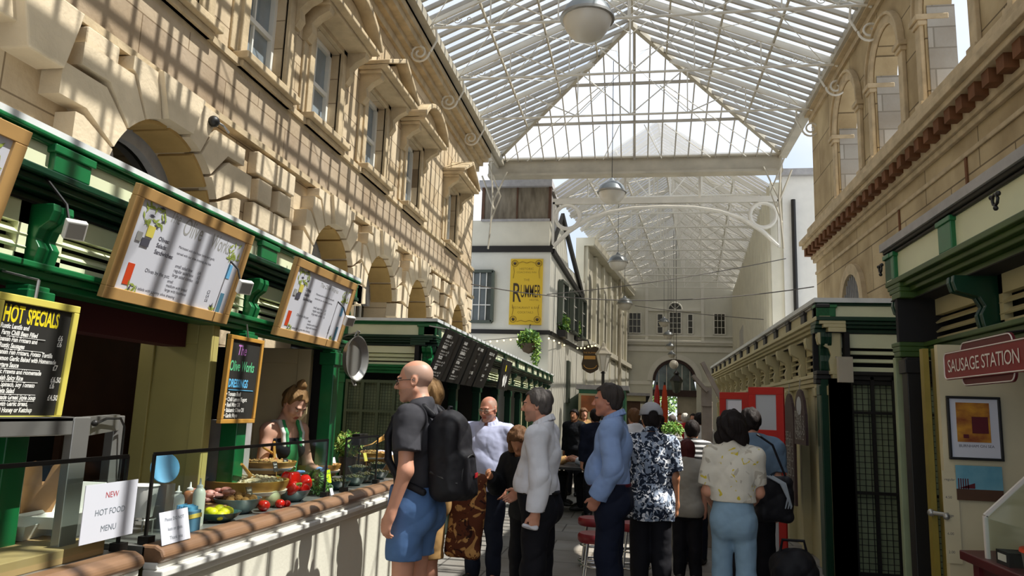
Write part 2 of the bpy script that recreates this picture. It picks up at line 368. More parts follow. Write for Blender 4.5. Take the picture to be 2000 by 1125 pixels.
# sash windows with pediments
def sash(idx, c, tri):
    o = struct('window_%d' % idx, 'white sash window under a %s stone pediment' % ('triangular' if tri else 'curved'), 'window')
    x = WX-.17
    MB().box((x-.02,c-HW,WZ0),(x,c+HW,WZ1)).build('pane', 'pane', o)
    f = MB()
    for a, b in ((c-HW, c-HW+.06), (c+HW-.06, c+HW)): f.box((x,a,WZ0),(x+.06,b,WZ1))
    f.box((x,c-HW,WZ0),(x+.06,c+HW,WZ0+.08)); f.box((x,c-HW,WZ1-.06),(x+.06,c+HW,WZ1)); f.box((x,c-HW,5.83),(x+.05,c+HW,5.89))
    f.box((x,c-.015,WZ0),(x+.035,c+.015,WZ1))
    f.build('window_frame', 'white', o)
    t = MB()     # architrave
    for sg in (-1, 1):
        t.box((WX,c+sg*HW,WZ0),(WX+.07,c+sg*(HW+.13),WZ1+.12)); t.box((WX,c+sg*HW,WZ0),(WX+.035,c+sg*(HW+.26),WZ1+.05))
    t.box((WX,c-HW-.13,WZ1),(WX+.07,c+HW+.13,WZ1+.13)); t.box((WX,c-HW-.2,WZ1+.13),(WX+.10,c+HW+.2,WZ1+.22))
    t.build('architrave', 'stonetrim', o, bevel=.01)
    s = MB(); s.box((WX-.25,c-.62,5.12),(WX+.2,c+.62,5.2)); s.box((WX,c-.58,5.05),(WX+.13,c+.58,5.12)); s.build('sill', 'stonetrim', o, bevel=.012)
    k = MB()     # consoles
    for sg in (-1, 1):
        pr = [(0,6.12),(.07,6.12),(.13,6.22),(.11,6.34),(.20,6.43),(.33,6.50),(.35,6.6),(0,6.6)]
        k.prism(pr, (WX,c+sg*(HW+.2)-.07,0), (1,0,0), (0,0,1), (0,.14,0))
    k.build('console_bracket', 'stonetrim', o)
    p = MB(); zc = 6.62; w = .80; ap = .40; pj = .50
    p.box((WX,c-.76,zc-.05),(WX+.36,c+.76,zc)); p.box((WX,c-w,zc),(WX+pj-.03,c+w,zc+.06))
    if tri:
        for sg in (-1, 1):
            p.prism([(c+sg*w,zc+.06),(c+sg*w,zc+.13),(c,zc+ap+.13),(c,zc+ap+.05)], (WX+pj,0,0), (0,1,0), (0,0,1), (-pj,0,0))
        p.prism([(c-w+.1,zc+.05),(c+w-.1,zc+.05),(c,zc+ap+.02)], (WX+.32,0,0), (0,1,0), (0,0,1), (-.32,0,0))
    else:
        Rc = (w*w+ap*ap)/(2*ap); zc0 = zc+.06+ap-Rc; a = math.degrees(math.asin(w/Rc))
        outer = arcpts((c,zc0), Rc+.08, 90-a, 90+a, 14); inner = arcpts((c,zc0), Rc, 90+a, 90-a, 14)
        p.prism(outer+inner, (WX+pj,0,0), (0,1,0), (0,0,1), (-pj,0,0))
        p.prism(arcpts((c,zc0), Rc-.02, 90-a+4, 90+a-4, 14), (WX+.32,0,0), (0,1,0), (0,0,1), (-.32,0,0))
    p.build('pediment', 'stonetrim', o, bevel=.012)
for i, (c, tr) in enumerate(WIN): sash(i+6, c, tr)
# lamp bracket fixed to the band
o = thing('wall_spotlight', 'small black spotlight bracket on the stone band above the first arch', 'light', (WX+.07,6.15,4.25))
MB().tube([(WX+.05,6.15,4.27),(WX+.16,6.15,4.25)], .03).ball((WX+.2,6.15,4.22), .055).build('lamp_head', 'black', o, smooth=40)
MB().tube([(WX+.13,6.18,4.28),(WX+.2,6.32,4.24),(WX+.24,6.36,4.18)], .012).build('arm', 'steel', o)

# ------------------------------------------------------------------ wall_right : open arcade of arches above a dentil cornice
RX = 3.8; wr = struct('wall_right', 'sandstone wall with open unglazed arches above a dentil cornice', 'wall')
ROP = [(-.6,.66),(1.9,.66),(4.4,.66),(6.95,.68),(9.42,.69),(11.65,.62),(13.86,.72)]; RZS = 7.1; RS = 5.75; RE = 16.65
MB().box((RX,-3.5,0),(RX+.35,RE,RS)).build('lower_wall', 'stoneright', wr)
e = [-3.5]+[(ROP[i][0]+ROP[i+1][0])/2 for i in range(len(ROP)-1)]+[RE]
u = MB(); tr = MB(); jb = MB()
for (c, r), y0, y1 in zip(ROP, e[:-1], e[1:]):
    poly = [(y0,8.45),(y0,RS),(c-r,RS)] + arcpts((c,RZS), r, 180, 0, 20) + [(c+r,RS),(y1,RS),(y1,8.45)]
    u.prism(poly, (RX,0,0), (0,1,0), (0,0,1), (.35,0,0))
    tr.prism(arcpts((c,RZS), r+.16, 0, 180, 18)+arcpts((c,RZS), r+.02, 180, 0, 18), (RX,0,0), (0,1,0), (0,0,1), (-.07,0,0))
    tr.prism(arcpts((c,RZS), r+.20, 0, 180, 18)+arcpts((c,RZS), r+.15, 180, 0, 18), (RX,0,0), (0,1,0), (0,0,1), (-.11,0,0))
    for sg in (-1, 1):
        tr.box((RX-.06,c+sg*(r+.02),RS),(RX,c+sg*(r+.2),RZS-.08))           # pilaster strip
        tr.box((RX-.12,c+sg*(r-.03),RZS-.08),(RX+.3,c+sg*(r+.26),RZS)); tr.box((RX-.09,c+sg*(r-.01),RZS-.15),(RX+.3,c+sg*(r+.23),RZS-.08))
        tr.box((RX-.1,c+sg*(r+.0),RS),(RX,c+sg*(r+.23),RS+.12))
    jb.box((RX+.03,c+r-.02,RS),(RX+.38,c+r+.1,RZS+.12)) # grey block jamb lining the far side of each opening
u.build('upper_wall', 'stoneright', wr); tr.build('arch_moulding', 'stonetrim', wr, bevel=.012); jb.build('inner_jamb', 'jamb', wr)
co = MB()
for x, z0, z1 in ((.34,5.36,5.46),(.28,5.28,5.36),(.1,5.06,5.28),(.16,5.46,5.75),(.06,4.98,5.06)): co.box((RX-x,-3.5,z0),(RX,RE+.05,z1))
co.box((RX-.03,-3.5,4.72),(RX,RE,4.78)); co.build('dentil_cornice', 'stonetrim', wr, bevel=.01)
d = MB(); y = -3.3
while y < RE: d.box((RX-.24,y,5.12),(RX-.1,y+.16,5.28)); y += .33
d.build('dentils', 'dentil', wr)
for x, z0, z1 in ((.05,8.2,8.32),(.14,8.32,8.45)): MB().box((RX-x,-3.5,z0),(RX,RE+.05,z1)).build('eaves_moulding', 'stonetrim', wr)
p = MB()                                    # recessed panel joints with red stained edges on the lower wall
for y in (4.95,7.0,9.1,11.4): p.box((RX-.02,y,3.0),(RX,y+.05,4.72))
p.build('panel_strip', 'dentil', wr)
o = struct('window_20', 'small round-headed barred window low in the arcaded wall', 'window')
MB().prism([(13.35,3.0),(14.45,3.0)]+arcpts((13.9,3.65),.55,0,180,14), (RX-.005,0,0),(0,1,0),(0,0,1),(-.01,0,0)).build('pane','panedk',o)
f = MB()
for k in range(-4, 5): f.bar((RX-.03,13.9+k*.12,3.0),(RX-.03,13.9+k*.12,3.65+math.sqrt(max(.3-(k*.12)**2,0))),.02,.02)
f.build('window_bars','leadgrey',o)
MB().prism(arcpts((13.9,3.65),.75,0,180,14)+arcpts((13.9,3.65),.56,180,0,14),(RX,0,0),(0,1,0),(0,0,1),(-.08,0,0)).build('architrave','stonetrim',o)

# ------------------------------------------------------------------ ceiling : glazed hipped iron roof
EL, ER, EZ, RGX, RGZ, HA, HB = -4.0, 3.75, 8.45, -.2, 10.1, 15.3, 19.5
ce = struct('ceiling', 'glazed pitched arcade roof with cream iron trusses and hipped end', 'roof')
Y0 = -3.5
MB().quad((EL,Y0,EZ),(RGX,Y0,RGZ),(RGX,HA,RGZ),(EL,HB,EZ)).build('left_glazing', 'glass', ce)
MB().quad((ER,Y0,EZ),(ER,HB,EZ),(RGX,HA,RGZ),(RGX,Y0,RGZ)).build('right_glazing', 'glass', ce)
MB().add([(EL,HB,EZ),(RGX,HA,RGZ),(ER,HB,EZ)], [(0,1,2)]).build('hip_glazing', 'hipglass', ce)
def roofz(x, y):
    zx = EZ + (RGZ-EZ)*((x-EL)/(RGX-EL) if x < RGX else (ER-x)/(ER-RGX))
    zh = EZ + (RGZ-EZ)*(HB-y)/(HB-HA)
    return min(zx, zh)
br = MB(); y = Y0
while y < HB-.15:
    t = 1 if y < HA else (HB-y)/(HB-HA)
    for xe in (EL, ER):
        xr = xe+(RGX-xe)*t
        br.bar((xe,y,EZ-.03),(xr,y,EZ+(RGZ-EZ)*t-.03), .06, .08)
    y += .31
br.build('glazing_bars', 'bar', ce)
hb = MB(); n = 22
for k in range(1, n):
    x = EL+(ER-EL)*k/n
    t = (x-EL)/(RGX-EL) if x < RGX else (ER-x)/(ER-RGX)
    w = .06 if k == n//2 else .03
    hb.bar((x,HB,EZ-.02),(x,HB+(HA-HB)*t,EZ+(RGZ-EZ)*t-.02), w, w+.02)
for t in (.33,.62): hb.bar((EL+(RGX-EL)*t,HB+(HA-HB)*t,EZ+(RGZ-EZ)*t-.07),(ER+(RGX-ER)*t,HB+(HA-HB)*t,EZ+(RGZ-EZ)*t-.07),.06,.06)
hb.build('hip_bars', 'bar', ce)
pu = MB()
for xe in (EL, ER):
    for t in (.3,.55,.8):
        yend = HB+(HA-HB)*t; x = xe+(RGX-xe)*t
        pu.bar((x,Y0,EZ+(RGZ-EZ)*t-.09),(x,yend,EZ+(RGZ-EZ)*t-.09),.035,.06)
    pu.bar((xe,HB,EZ-.02),(RGX,HA,RGZ-.05),.1,.12)
pu.bar((RGX,Y0,RGZ-.04),(RGX,HA,RGZ-.04),.1,.16)
pu.build('purlins', 'irondk', ce)
def scroll(mb, c, sx, r0=.22, turns=1.6, wdt=.022, yy=0):
    pts = []
    for i in range(30):
        t = i/29; a = 2*pi*turns*t; r = r0*(1-.8*t)
        pts.append((c[0]+sx*(r*math.cos(a)), yy, c[1]-r*math.sin(a)))
    mb.tube(pts, wdt, 6)
for k in range(-2, 8):
    y = 1.4+2.12*k
    if y > 16.5: break
    tr = MB(); tz = EZ-.1
    tr.tube([(EL,y,tz),(ER,y,tz)], .026, 8)
    for xe in (EL, ER):
        t1 = 1 if y < HA else (HB-y)/(HB-HA)
        xr = xe+(RGX-xe)*t1; zr = EZ+(RGZ-EZ)*t1
        tr.bar((xe,y,EZ-.1),(xr,y,zr-.1),.05,.11)
        P = lambda t: (xe+(RGX-xe)*t, y, min(EZ+(RGZ-EZ)*t, roofz(xe+(RGX-xe)*t, y))-.12)
        Q = lambda t: (xe+(RGX-xe)*t, y, tz)
        for a, b in ((.36,.36),(.36,.68),(.68,.68),(.68,1.0)): tr.tube([P(a), Q(b)], .014, 6)
        tr.tube([P(.68), Q(.36)], .008, 5); tr.tube([P(1.0), Q(.68)], .008, 5); tr.tube([P(.36), Q(.12)], .008, 5)
        sx = 1 if xe < 0 else -1
        for q, rr in ((.14,.09),(.2,.08),(.26,.06)): scroll(tr, (xe+(RGX-xe)*q, tz+.14), sx, rr, 1.2, .008, y)
    tr.tube([(RGX,y,roofz(RGX,y)-.1),(RGX,y,tz)], .02, 6)
    tr.build('roof_truss', 'iron', ce, smooth=40)
    bk = MB()
    for xe, sx in ((WX+.28, 1), (RX-.1, -1)):
        pts = [(xe+sx*.30,y,EZ-.12),(xe+sx*.32,y,EZ-.35),(xe+sx*.22,y,EZ-.55)]
        bk.tube(pts, .02, 6); scroll(bk, (xe-sx*.02+sx*.03, EZ-.56), sx, .19, 1.7, .02, y)
    bk.build('scroll_bracket', 'iron', ce, smooth=40)
br = MB()                       # diagonal wind braces under the slopes
for k in range(-1, 7):
    y = 1.4+2.12*k
    for xe in (EL, ER):
        P = lambda t, yy: (xe+(RGX-xe)*t, yy, EZ+(RGZ-EZ)*t-.14)
        br.tube([P(.08,y), P(.55,y+2.12)], .008, 5); br.tube([P(.55,y), P(.08,y+2.12)], .008, 5); br.tube([P(.55,y), P(.95,y+2.12)], .008, 5)
for sg in (-1, 1):              # bracing of the hip end
    for a, b in ((.1,.62),(.25,.62),(.48,.33),(.8,.33)):
        xa = EL+(RGX-EL)*a if sg < 0 else ER+(RGX-ER)*a
        br.tube([(xa,HB-.1,EZ-.05),(RGX+(xa-RGX)*(1-b)*.6,HB+(HA-HB)*b,EZ+(RGZ-EZ)*b-.15)], .012, 5)
br.build('wind_braces', 'iron', ce)
lt = MB(); y = Y0               # ridge lantern frames
while y < HA: lt.tube([(RGX-.34,y,RGZ-.16),(RGX,y,RGZ-.42),(RGX+.34,y,RGZ-.16)], .012, 5); y += .53
lt.build('ridge_struts', 'iron', ce)
g = struct('trim_1', 'beige stone-coloured gutter along the sandstone facade eaves', 'gutter')
MB().box((WX+.34,-3.5,8.3),(WX+.5,19.5,8.46)).box((WX+.30,-3.5,8.24),(WX+.36,19.5,8.36)).build('gutter', 'irondk', g)
g = struct('trim_2', 'beige gutter along the eaves above the open arches', 'gutter')
MB().box((RX-.2,-3.5,8.36),(RX+.0,19.5,8.52)).build('gutter', 'irondk', g)
g = struct('trim_3', 'long beige iron girder closing the hipped roof end', 'beam')
MB().box((-4.15,19.5,8.05),(3.7,19.72,8.5)).box((-4.15,19.42,8.44),(3.7,19.8,8.52)).box((-4.15,19.42,8.0),(3.7,19.8,8.06)).build('girder', 'irondk', g)
# openwork spandrel frame under the girder
sp = struct('trim_4', 'openwork cream iron spandrel arch with roundels across the arcade', 'beam')
L = on_y(1080,393,20.0); Q = on_y(1522,393,20.0); zt = (L.z+Q.z)/2; s = MB()
s.box((L.x,19.95,zt-.06),(Q.x,20.05,zt+.1)); s.box((L.x,19.95,zt-1.2),(L.x+.06,20.05,zt)); s.box((Q.x-.06,19.95,zt-1.3),(Q.x,20.05,zt))
for cx, sg in ((L.x, 1), (Q.x, -1)):
    c = (cx+sg*.42, zt-.42)
    s.tube([(x,20,z) for x, z in arcpts(c, .34, 0, 345, 23)], .055, 8, closed=True)
    s.tube([(x,20,z) for x, z in arcpts(c, .30, 0, 345, 23)], .02, 6, closed=True)
    pts = [(cx+sg*.05,20,zt-1.25),(cx+sg*.45,20,zt-.85),(cx+sg*.95,20,zt-.5),(cx+sg*1.55,20,zt-.28),(cx+sg*2.2,20,zt-.17),((L.x+Q.x)/2,20,zt-.14)]
    s.tube(pts, .06, 8)
    for q in (.95,1.15,1.35): s.ball((cx+sg*q,20,zt-.2), .04, 8, 6)
for sgx in (.33,.66): s.box((L.x+(Q.x-L.x)*sgx-.03,19.97,zt),(L.x+(Q.x-L.x)*sgx+.03,20.03,8.1))
s.build('spandrel_frame', 'iron', sp, smooth=40)
# corner ties where girder meets the walls
ct = struct('trim_5', 'cream iron corner struts at the ends of the roof girder', 'bracket'); s = MB()
for x, sg in ((-4.05,1),(3.65,-1)):
    s.tube([(x,19.4,8.4),(x+sg*.1,19.3,7.2),(x+sg*.02,19.3,5.9)], .025, 7); s.tube([(x+sg*.45,19.4,8.1),(x+sg*.1,19.3,7.2)], .022, 7); s.tube([(x-sg*.25,19.4,8.0),(x+sg*.15,19.3,7.0)], .025, 7)
    s.tube([(x,19.0,8.2),(x+sg*.3,19.35,7.4),(x+sg*.02,19.4,6.6)], .02, 6)
s.build('corner_struts', 'irondk', ct, smooth=40)
# ------------------------------------------------------------------ second arcade beyond the girder
A1, A2 = V3(-2.45,20.5,0), V3(-.55,40,0); B1, B2 = V3(3.5,20.3,0), V3(4.9,40,0)
rf = struct('trim_6', 'pale glazed roof of the farther arcade with white lattice trusses', 'roof')
def lerp(a, b, t): return a+(b-a)*t
def RR(t, u):      # roof point: t along, u across 0..1
    l, r = lerp(A1, A2, t), lerp(B1, B2, t); p = lerp(l, r, u); z = 7.9+2.0*(1-abs(2*u-1))+.35*t
    return V3(p.x, p.y, z)
m = MB(); m.quad(RR(0,0),RR(0,.5),RR(1,.5),RR(1,0)); m.quad(RR(0,1),RR(1,1),RR(1,.5),RR(0,.5)); m.build('glazing', 'milkglass', rf)
b = MB()
for k in range(66):
    t = k/65
    for u in (0, 1): b.bar(RR(t,u)-V3(0,0,.03), RR(t,.5)-V3(0,0,.03), .035, .05)
for u in (.15,.3,.7,.85,.5): b.bar(RR(0,u)-V3(0,0,.08), RR(1,u)-V3(0,0,.08), .05, .07)
b.build('glazing_bars', 'white', rf)
for k in range(10):
    t = (k+.4)/10; m = MB(); d = V3(0,0,.25)
    for u in (0, 1):
        m.bar(RR(t,u)-d*.5, RR(t,.5)-d*.5, .07, .12)
        g = lambda q: lerp(RR(t,u), RR(t,1-u), q)-V3(0,0,.05)
        for q in (.15,.3,.45): m.tube([lerp(RR(t,u),RR(t,.5),2*q)-d*.5, g(q)], .026, 5)
        for q in (.0,.15,.3): m.tube([lerp(RR(t,u),RR(t,.5),2*q)-d*.5, g(q+.15)], .022, 5)
    m.tube([RR(t,0)-V3(0,0,.05), RR(t,1)-V3(0,0,.05)], .028, 6)
    m.build('roof_truss', 'white', rf)
m = MB()
for k in range(9):
    for u0, u1 in ((.02,.25),(.25,.02),(.75,.98),(.98,.75),(.25,.48),(.52,.75)):
        m.tube([RR((k+.4)/10,u0)-V3(0,0,.12), RR((k+1.4)/10,u1)-V3(0,0,.12)], .018, 5)
m.build('wind_braces', 'white', rf)

# cream gable house with the yellow inn sign
rm = struct('wall_1', 'white rendered house front with black beams and yellow inn sign', 'building')
YF = 20.5; XL, XR = -4.9, -2.46
MB().box((XL,YF,0),(XR,26.4,6.1)).build('rendered_front', 'whitew', rm)
MB().box((XL,YF-.05,6.07),(XR+.05,YF+.1,6.25)).box((XL,YF-.04,3.72),(XR+.04,YF+.1,3.84)).build('black_beams', 'black', rm)
MB().box((XL,YF+.02,6.2),(XR-.05,23,7.02)).build('parapet', 'creamw', rm)
M['oldpane'] = mat('brown_weathered_pane', '#8d8370', .35, col2='#5f5546', vs=5, stretch=(1.5,1,.35))
MB().box((-4.5,YF+.05,7.02),(XR-.07,23,8.02)).build('weathered_glazing', 'oldpane', rm)
MB().box((-4.6,YF-.1,8.0),(XR-.0,23,8.2)).box((-4.5,YF-.02,6.98),(XR-.05,YF+.1,7.05)).build('flat_roof', 'leadgrey', rm)
MB().box((-4.52,YF,7.0),(-4.44,YF+.1,8.05)).box((XR-.1,YF,7.0),(XR-.02,YF+.1,8.05)).box((-3.5,YF+.03,7.0),(-3.45,YF+.1,8.05)).build('glazing_posts', 'brown', rm)
g = MB()     # dark gable beams on the street side and gable panel
S0, S1 = V3(XR+.02,20.6,0), V3(-1.9,26.3,0)
wallside = MB().add([(XR,20.5,0),(-1.9,26.4,0),(-1.9,26.4,6.2),(XR,20.5,6.15),(XR-.4,20.5,0),(-2.4,26.4,0),(-2.4,26.4,6.2),(XR-.4,20.5,6.15)],[(0,1,2,3),(4,7,6,5),(3,2,6,7),(1,5,6,2)])
wallside.add([(XR,20.55,6.15),(-2.2,23.3,6.17),(-2.3,22.2,7.6)],[(0,1,2)])
wallside.build('side_wall', 'whitew', rm)
def side(t, z, o=.03): p = lerp(S0, S1, t); return V3(p.x+o, p.y, z)
g.bar(side(0,6.12), side(.9,5.55), .1, .16); g.bar(side(.22,7.5), side(.92,5.6), .1, .2); g.bar(side(.22,7.5), side(.0,6.3), .08, .12)
g.bar(side(0,3.78), side(1,3.74), .06, .1)
g.build('gable_beams', 'black', rm)
M['frame_gg'] = mat('grey_green_window_frame', '#4b5247', .5)
n = 30
def window_at(name, label, pts, frame, pane, bars=(2,3), wd=.05, outer=None):
    """pts: bottom-left, bottom-right, top-right, top-left"""
    o = struct(name, label, 'window'); a, b, c, d = [Vector(p) for p in pts]; nrm = (b-a).cross(d-a).normalized()
    MB().quad(*[p+nrm*.02 for p in (a,b,c,d)]).build('pane', pane, o)
    f = MB()
    for i in range(bars[0]+1):
        t = i/bars[0]; w = wd*(1.2 if i in (0, bars[0]) else .5); f.bar(lerp(a,b,t)+nrm*.04, lerp(d,c,t)+nrm*.04, w, .05, nrm)
    for i in range(bars[1]+1):
        t = i/bars[1]; w = wd*(1.2 if i in (0, bars[1]) else .5); f.bar(lerp(a,d,t)+nrm*.04, lerp(b,c,t)+nrm*.04, w*.98, .044, nrm)
    f.build('window_frame', frame, o)
    if outer:
        g = MB()
        for p, q in ((a,b),(b,c),(c,d),(d,a)): g.bar(p+nrm*.05, q+nrm*.05, .08, .14, nrm)
        g.build('casing', outer, o)
    return o
window_at('window_30', 'white twelve-pane sash window in the white house front', [(-4.85,YF,4.05),(-4.08,YF,4.05),(-4.08,YF,5.5),(-4.85,YF,5.5)], 'white', 'panemid', (4,3), .05, 'frame_gg')
for i, t in enumerate((.18,.5,.78)):
    window_at('window_%d' % (31+i), 'narrow grey-framed window on the white house side wall', [side(t,4.15),side(t+.16,4.15),side(t+.16,5.45),side(t,5.45)], 'white', 'panemid', (2,3), .04, 'frame_gg')
o = struct('window_34', 'low dark grey window at street level of the white house side', 'window')
MB().box((-2.2,23.2,1.9),(-2.12,23.9,3.2)).build('window_frame','frame_gg',o)

# stone facade with tall arches further along that side
w2 = struct('wall_2', 'pale stone facade with tall pilastered arches beyond the white house', 'wall')
P0, P1 = V3(-1.95,26.4,0), A2; dd = (P1-P0); ln = dd.length; dd.normalize(); nr = V3(dd.y,-dd.x,0)
def wp(s, z, o=0): p = P0+dd*s+nr*o; return V3(p.x, p.y, z)
m = MB(); m.hexa([wp(0,0,-.3),wp(ln,0,-.3),wp(ln,0),wp(0,0),wp(0,7.9,-.3),wp(ln,8.2,-.3),wp(ln,8.2),wp(0,7.9)]); m.build('wall_face', 'creamw', w2)
t = MB(); a = MB()
for k in range(7):
    s = .5+k*2.0
    t.bar(wp(s-.25,0,.06), wp(s-.25,7.6,.06), .3, .14, nr)
    pts = [(s+.25,4.3),(s+1.2,4.3)]+arcpts((s+.725,6.3),.475,0,180,10)
    vs = [wp(x,z,.015) for x, z in pts]; a.add(vs, [tuple(range(len(vs)))])
t.hexa([wp(0,7.6,0),wp(ln,7.9,0),wp(ln,7.9,.35),wp(0,7.6,.35),wp(0,7.9,0),wp(ln,8.2,0),wp(ln,8.2,.4),wp(0,7.9,.4)])
t.hexa([wp(0,4.0,0),wp(ln,4.0,0),wp(ln,4.0,.25),wp(0,4.0,.25),wp(0,4.2,0),wp(ln,4.2,0),wp(ln,4.2,.25),wp(0,4.2,.25)])
t.build('pilasters', 'creamw', w2); a.build('arched_windows', 'panedk', w2)
m = MB(); m.hexa([wp(0,0,.02),wp(ln,0,.02),wp(ln,0,.1),wp(0,0,.1),wp(0,3.9,.02),wp(ln,3.9,.02),wp(ln,3.9,.1),wp(0,3.9,.1)]); m.build('white_lower_wall', 'whitew', w2)
MB().tube([wp(8,0,.3),wp(8,8,.3)], .07).build('drainpipe', 'irondk', w2)

# far side wall, boarded, and the white end panel with the black pipe
w3 = struct('wall_3', 'cream vertical boarded upper wall at the far end of the arcade', 'wall')
e = (B2-B1); ln3 = e.length; e.normalize(); nr3 = V3(-e.y,e.x,0)
def bp(s, z, o=0): p = B1+e*s+nr3*o; return V3(p.x, p.y, z)
m = MB(); m.hexa([bp(0,0),bp(ln3,0),bp(ln3,0,-.3),bp(0,0,-.3),bp(0,7.95),bp(ln3,8.2),bp(ln3,8.2,-.3),bp(0,7.95,-.3)]); m.build('wall_face', 'creamw', w3)
m = MB()
for k in range(26): m.bar(bp(.3+k*.75,3.0,.03), bp(.3+k*.75,7.9,.03), .05, .07, nr3)
m.build('board_battens', 'creamw', w3)
m = MB(); m.hexa([bp(11,3.0,.0),bp(13.5,3.0,.0),bp(13.5,3.0,.05),bp(11,3.0,.05),bp(11,5.4,0),bp(13.5,5.4,0),bp(13.5,5.4,.05),bp(11,5.4,.05)])
m.build('grey_hatch', 'leadgrey', w3)
m = MB(); m.hexa([bp(11.2,2.9,.05),bp(12,2.9,.05),bp(12,2.9,.3),bp(11.2,2.9,.3),bp(11.2,4.0,.05),bp(12,4.0,.05),bp(12,4.0,.3),bp(11.2,4.0,.3)]); m.build('dark_box', 'black', w3)
w4 = struct('wall_4', 'smooth white wall panel with a black downpipe beside the arcaded wall', 'wall')
a, b = on_y(1527,345,20.2), on_y(1590,345,20.2)
MB().box((a.x,20.2,0),(a.x+2.2,20.5,a.z)).box((a.x-.1,20.05,a.z),(a.x+2.2,20.5,a.z+.18),1).build('white_panel', ['white','leadgrey'], w4)
q = on_y(1549,390,20.1)
MB().tube([(q.x,20.1,2.5),(q.x,20.1,q.z)], .06).build('downpipe', 'black', w4, smooth=40)

# ------------------------------------------------------------------ wall_back : far cream gatehouse with the big arch
wb = struct('wall_back', 'far cream classical end wall with a great archway', 'wall'); FY = 40.0
cx, rr, zsp = 1.9, 1.12, 3.42
m = MB(); m.prism([(-3,10.6),(-3,0),(cx-rr,0)]+arcpts((cx,zsp),rr,180,0,24)+[(cx+rr,0),(7,0),(7,10.6)], (0,FY,0), (1,0,0), (0,0,1), (0,.6,0)); m.build('wall_face', 'whitew', wb)
t = MB()
for z0, z1, o in ((5.3,5.42,.15),(5.42,5.5,.22),(5.5,5.56,.1),(4.95,5.2,.06),(5.75,5.82,.1)): t.box((-3,FY-o,z0),(7,FY,z1))
for x in (-1.0,.45,3.35,5.2): t.box((x-.08,FY-.06,5.5),(x+.08,FY,8.6))
t.box((-3,FY-.06,3.2),(cx-rr-.1,FY,3.38)); t.box((cx+rr+.1,FY-.06,3.2),(7,FY,3.38))
t.prism(arcpts((cx,zsp),rr+.28,0,180,24)+arcpts((cx,zsp),rr+.02,180,0,24), (0,FY,0),(1,0,0),(0,0,1),(0,-.07,0))
t.box((cx-1.35,FY-.1,7.1),(cx+1.35,FY,7.2)); t.build('mouldings', 'white', wb)
M['archdk'] = mat('dark_maroon_arch_lining', '#3a2420', .6)
m = MB(); m.prism(arcpts((cx,zsp),rr,0,180,24)+arcpts((cx,zsp),rr-.14,180,0,24),(0,FY-.02,0),(1,0,0),(0,0,1),(0,.5,0)); m.box((cx-rr,FY+.05,2.62),(cx+rr,FY+.35,2.95)); m.build('arch_lining','archdk',wb)
M['fanpane'] = mat('grey_green_fanlight_glass', '#7f8f88', .15, var=.5, vs=3)
m = MB(); m.prism([(cx-rr,2.95),(cx+rr,2.95)]+arcpts((cx,zsp),rr-.1,0,180,20),(0,FY+.25,0),(1,0,0),(0,0,1),(0,.03,0)); m.build('fanlight','fanpane',wb)
m = MB()
for k in (-2,-1,1,2): m.box((cx+k*.4-.02,FY+.2,2.95),(cx+k*.4+.02,FY+.24,3.42+.9*math.sqrt(max(0,1-(k*.4)**2))))
m.build('fanlight_bars','white',wb)
MB().box((cx+.15,FY+.3,0),(cx+rr,FY+.4,2.62)).build('grey_door_leaf','irondk',wb)
for nm, x0, x1, z0, z1, bars in (('window_40',-.5,.15,5.9,7.0,(3,3)),('window_41',3.92,4.5,5.9,7.0,(3,3)),('window_42',1.62,2.25,5.9,7.05,(3,4)),('window_43',1.0,1.3,5.9,6.95,(1,3)),('window_44',2.58,2.85,5.9,6.95,(1,3))):
    window_at(nm, 'many-paned white window in the far end wall', [(x0,FY,z0),(x1,FY,z0),(x1,FY,z1),(x0,FY,z1)], 'white', 'panedk', bars, .05)
o = struct('window_45', 'half-round fanlight above the central far window', 'window')
MB().prism(arcpts((1.93,7.2),.34,0,180,14),(0,FY-.02,0),(1,0,0),(0,0,1),(0,-.01,0)).build('pane','panedk',o)
f = MB()
for k in (1,2,3): f.bar((1.93,FY-.05,7.2),(1.93+.34*math.cos(R(45*k)),FY-.05,7.2+.34*math.sin(R(45*k))),.03,.03)
f.tube([(x,FY-.05,z) for x, z in arcpts((1.93,7.2),.36,0,180,14)],.04,6); f.build('window_frame','white',o)
# green tree seen through the archway
M['leaf'] = mat('bright_green_leaf', '#7da238', .6, var=.5, vs=8); M['leafdk'] = mat('deep_green_leaf', '#3c6b1f', .6, var=.5, vs=8)  # lighter and darker leaf tones, mixed at random
M['bark'] = mat('brown_bark', '#4f3a28', .9, var=.3)
def foliage(mb, c, rad, n, sz, seed=0):
    rg = random.Random(seed); c = Vector(c); rad = Vector(rad)
    for _ in range(n):
        v = Vector((rg.gauss(0,1), rg.gauss(0,1), rg.gauss(0,1))); v.normalize(); v *= rg.random()**.4
        p = c + Vector((v.x*rad.x, v.y*rad.y, v.z*rad.z))
        a = Vector((rg.uniform(-1,1), rg.uniform(-1,1), rg.uniform(-1,1))).normalized(); b = a.orthogonal().normalized()
        l = sz*rg.uniform(.7,1.3); n_ = a.cross(b)*l*.12
        mb.add([p-a*l, p-b*l*.45+n_, p+a*l, p+b*l*.45+n_], [(0,1,2,3)], rg.randint(0,1))
tr = thing('tree', 'sunlit green tree glimpsed through the far archway', 'tree', (1.6,47,0))
MB().tube([(1.6,47,0),(1.65,47,1.2),(1.5,47,2.4)], [.16,.13,.08]).build('trunk','bark',tr,smooth=50)
f = MB(); foliage(f, (1.5,47,2.5), (1.7,1.4,1.6), 900, .16, 3); f.build('crown', ['leaf','leafdk'], tr)

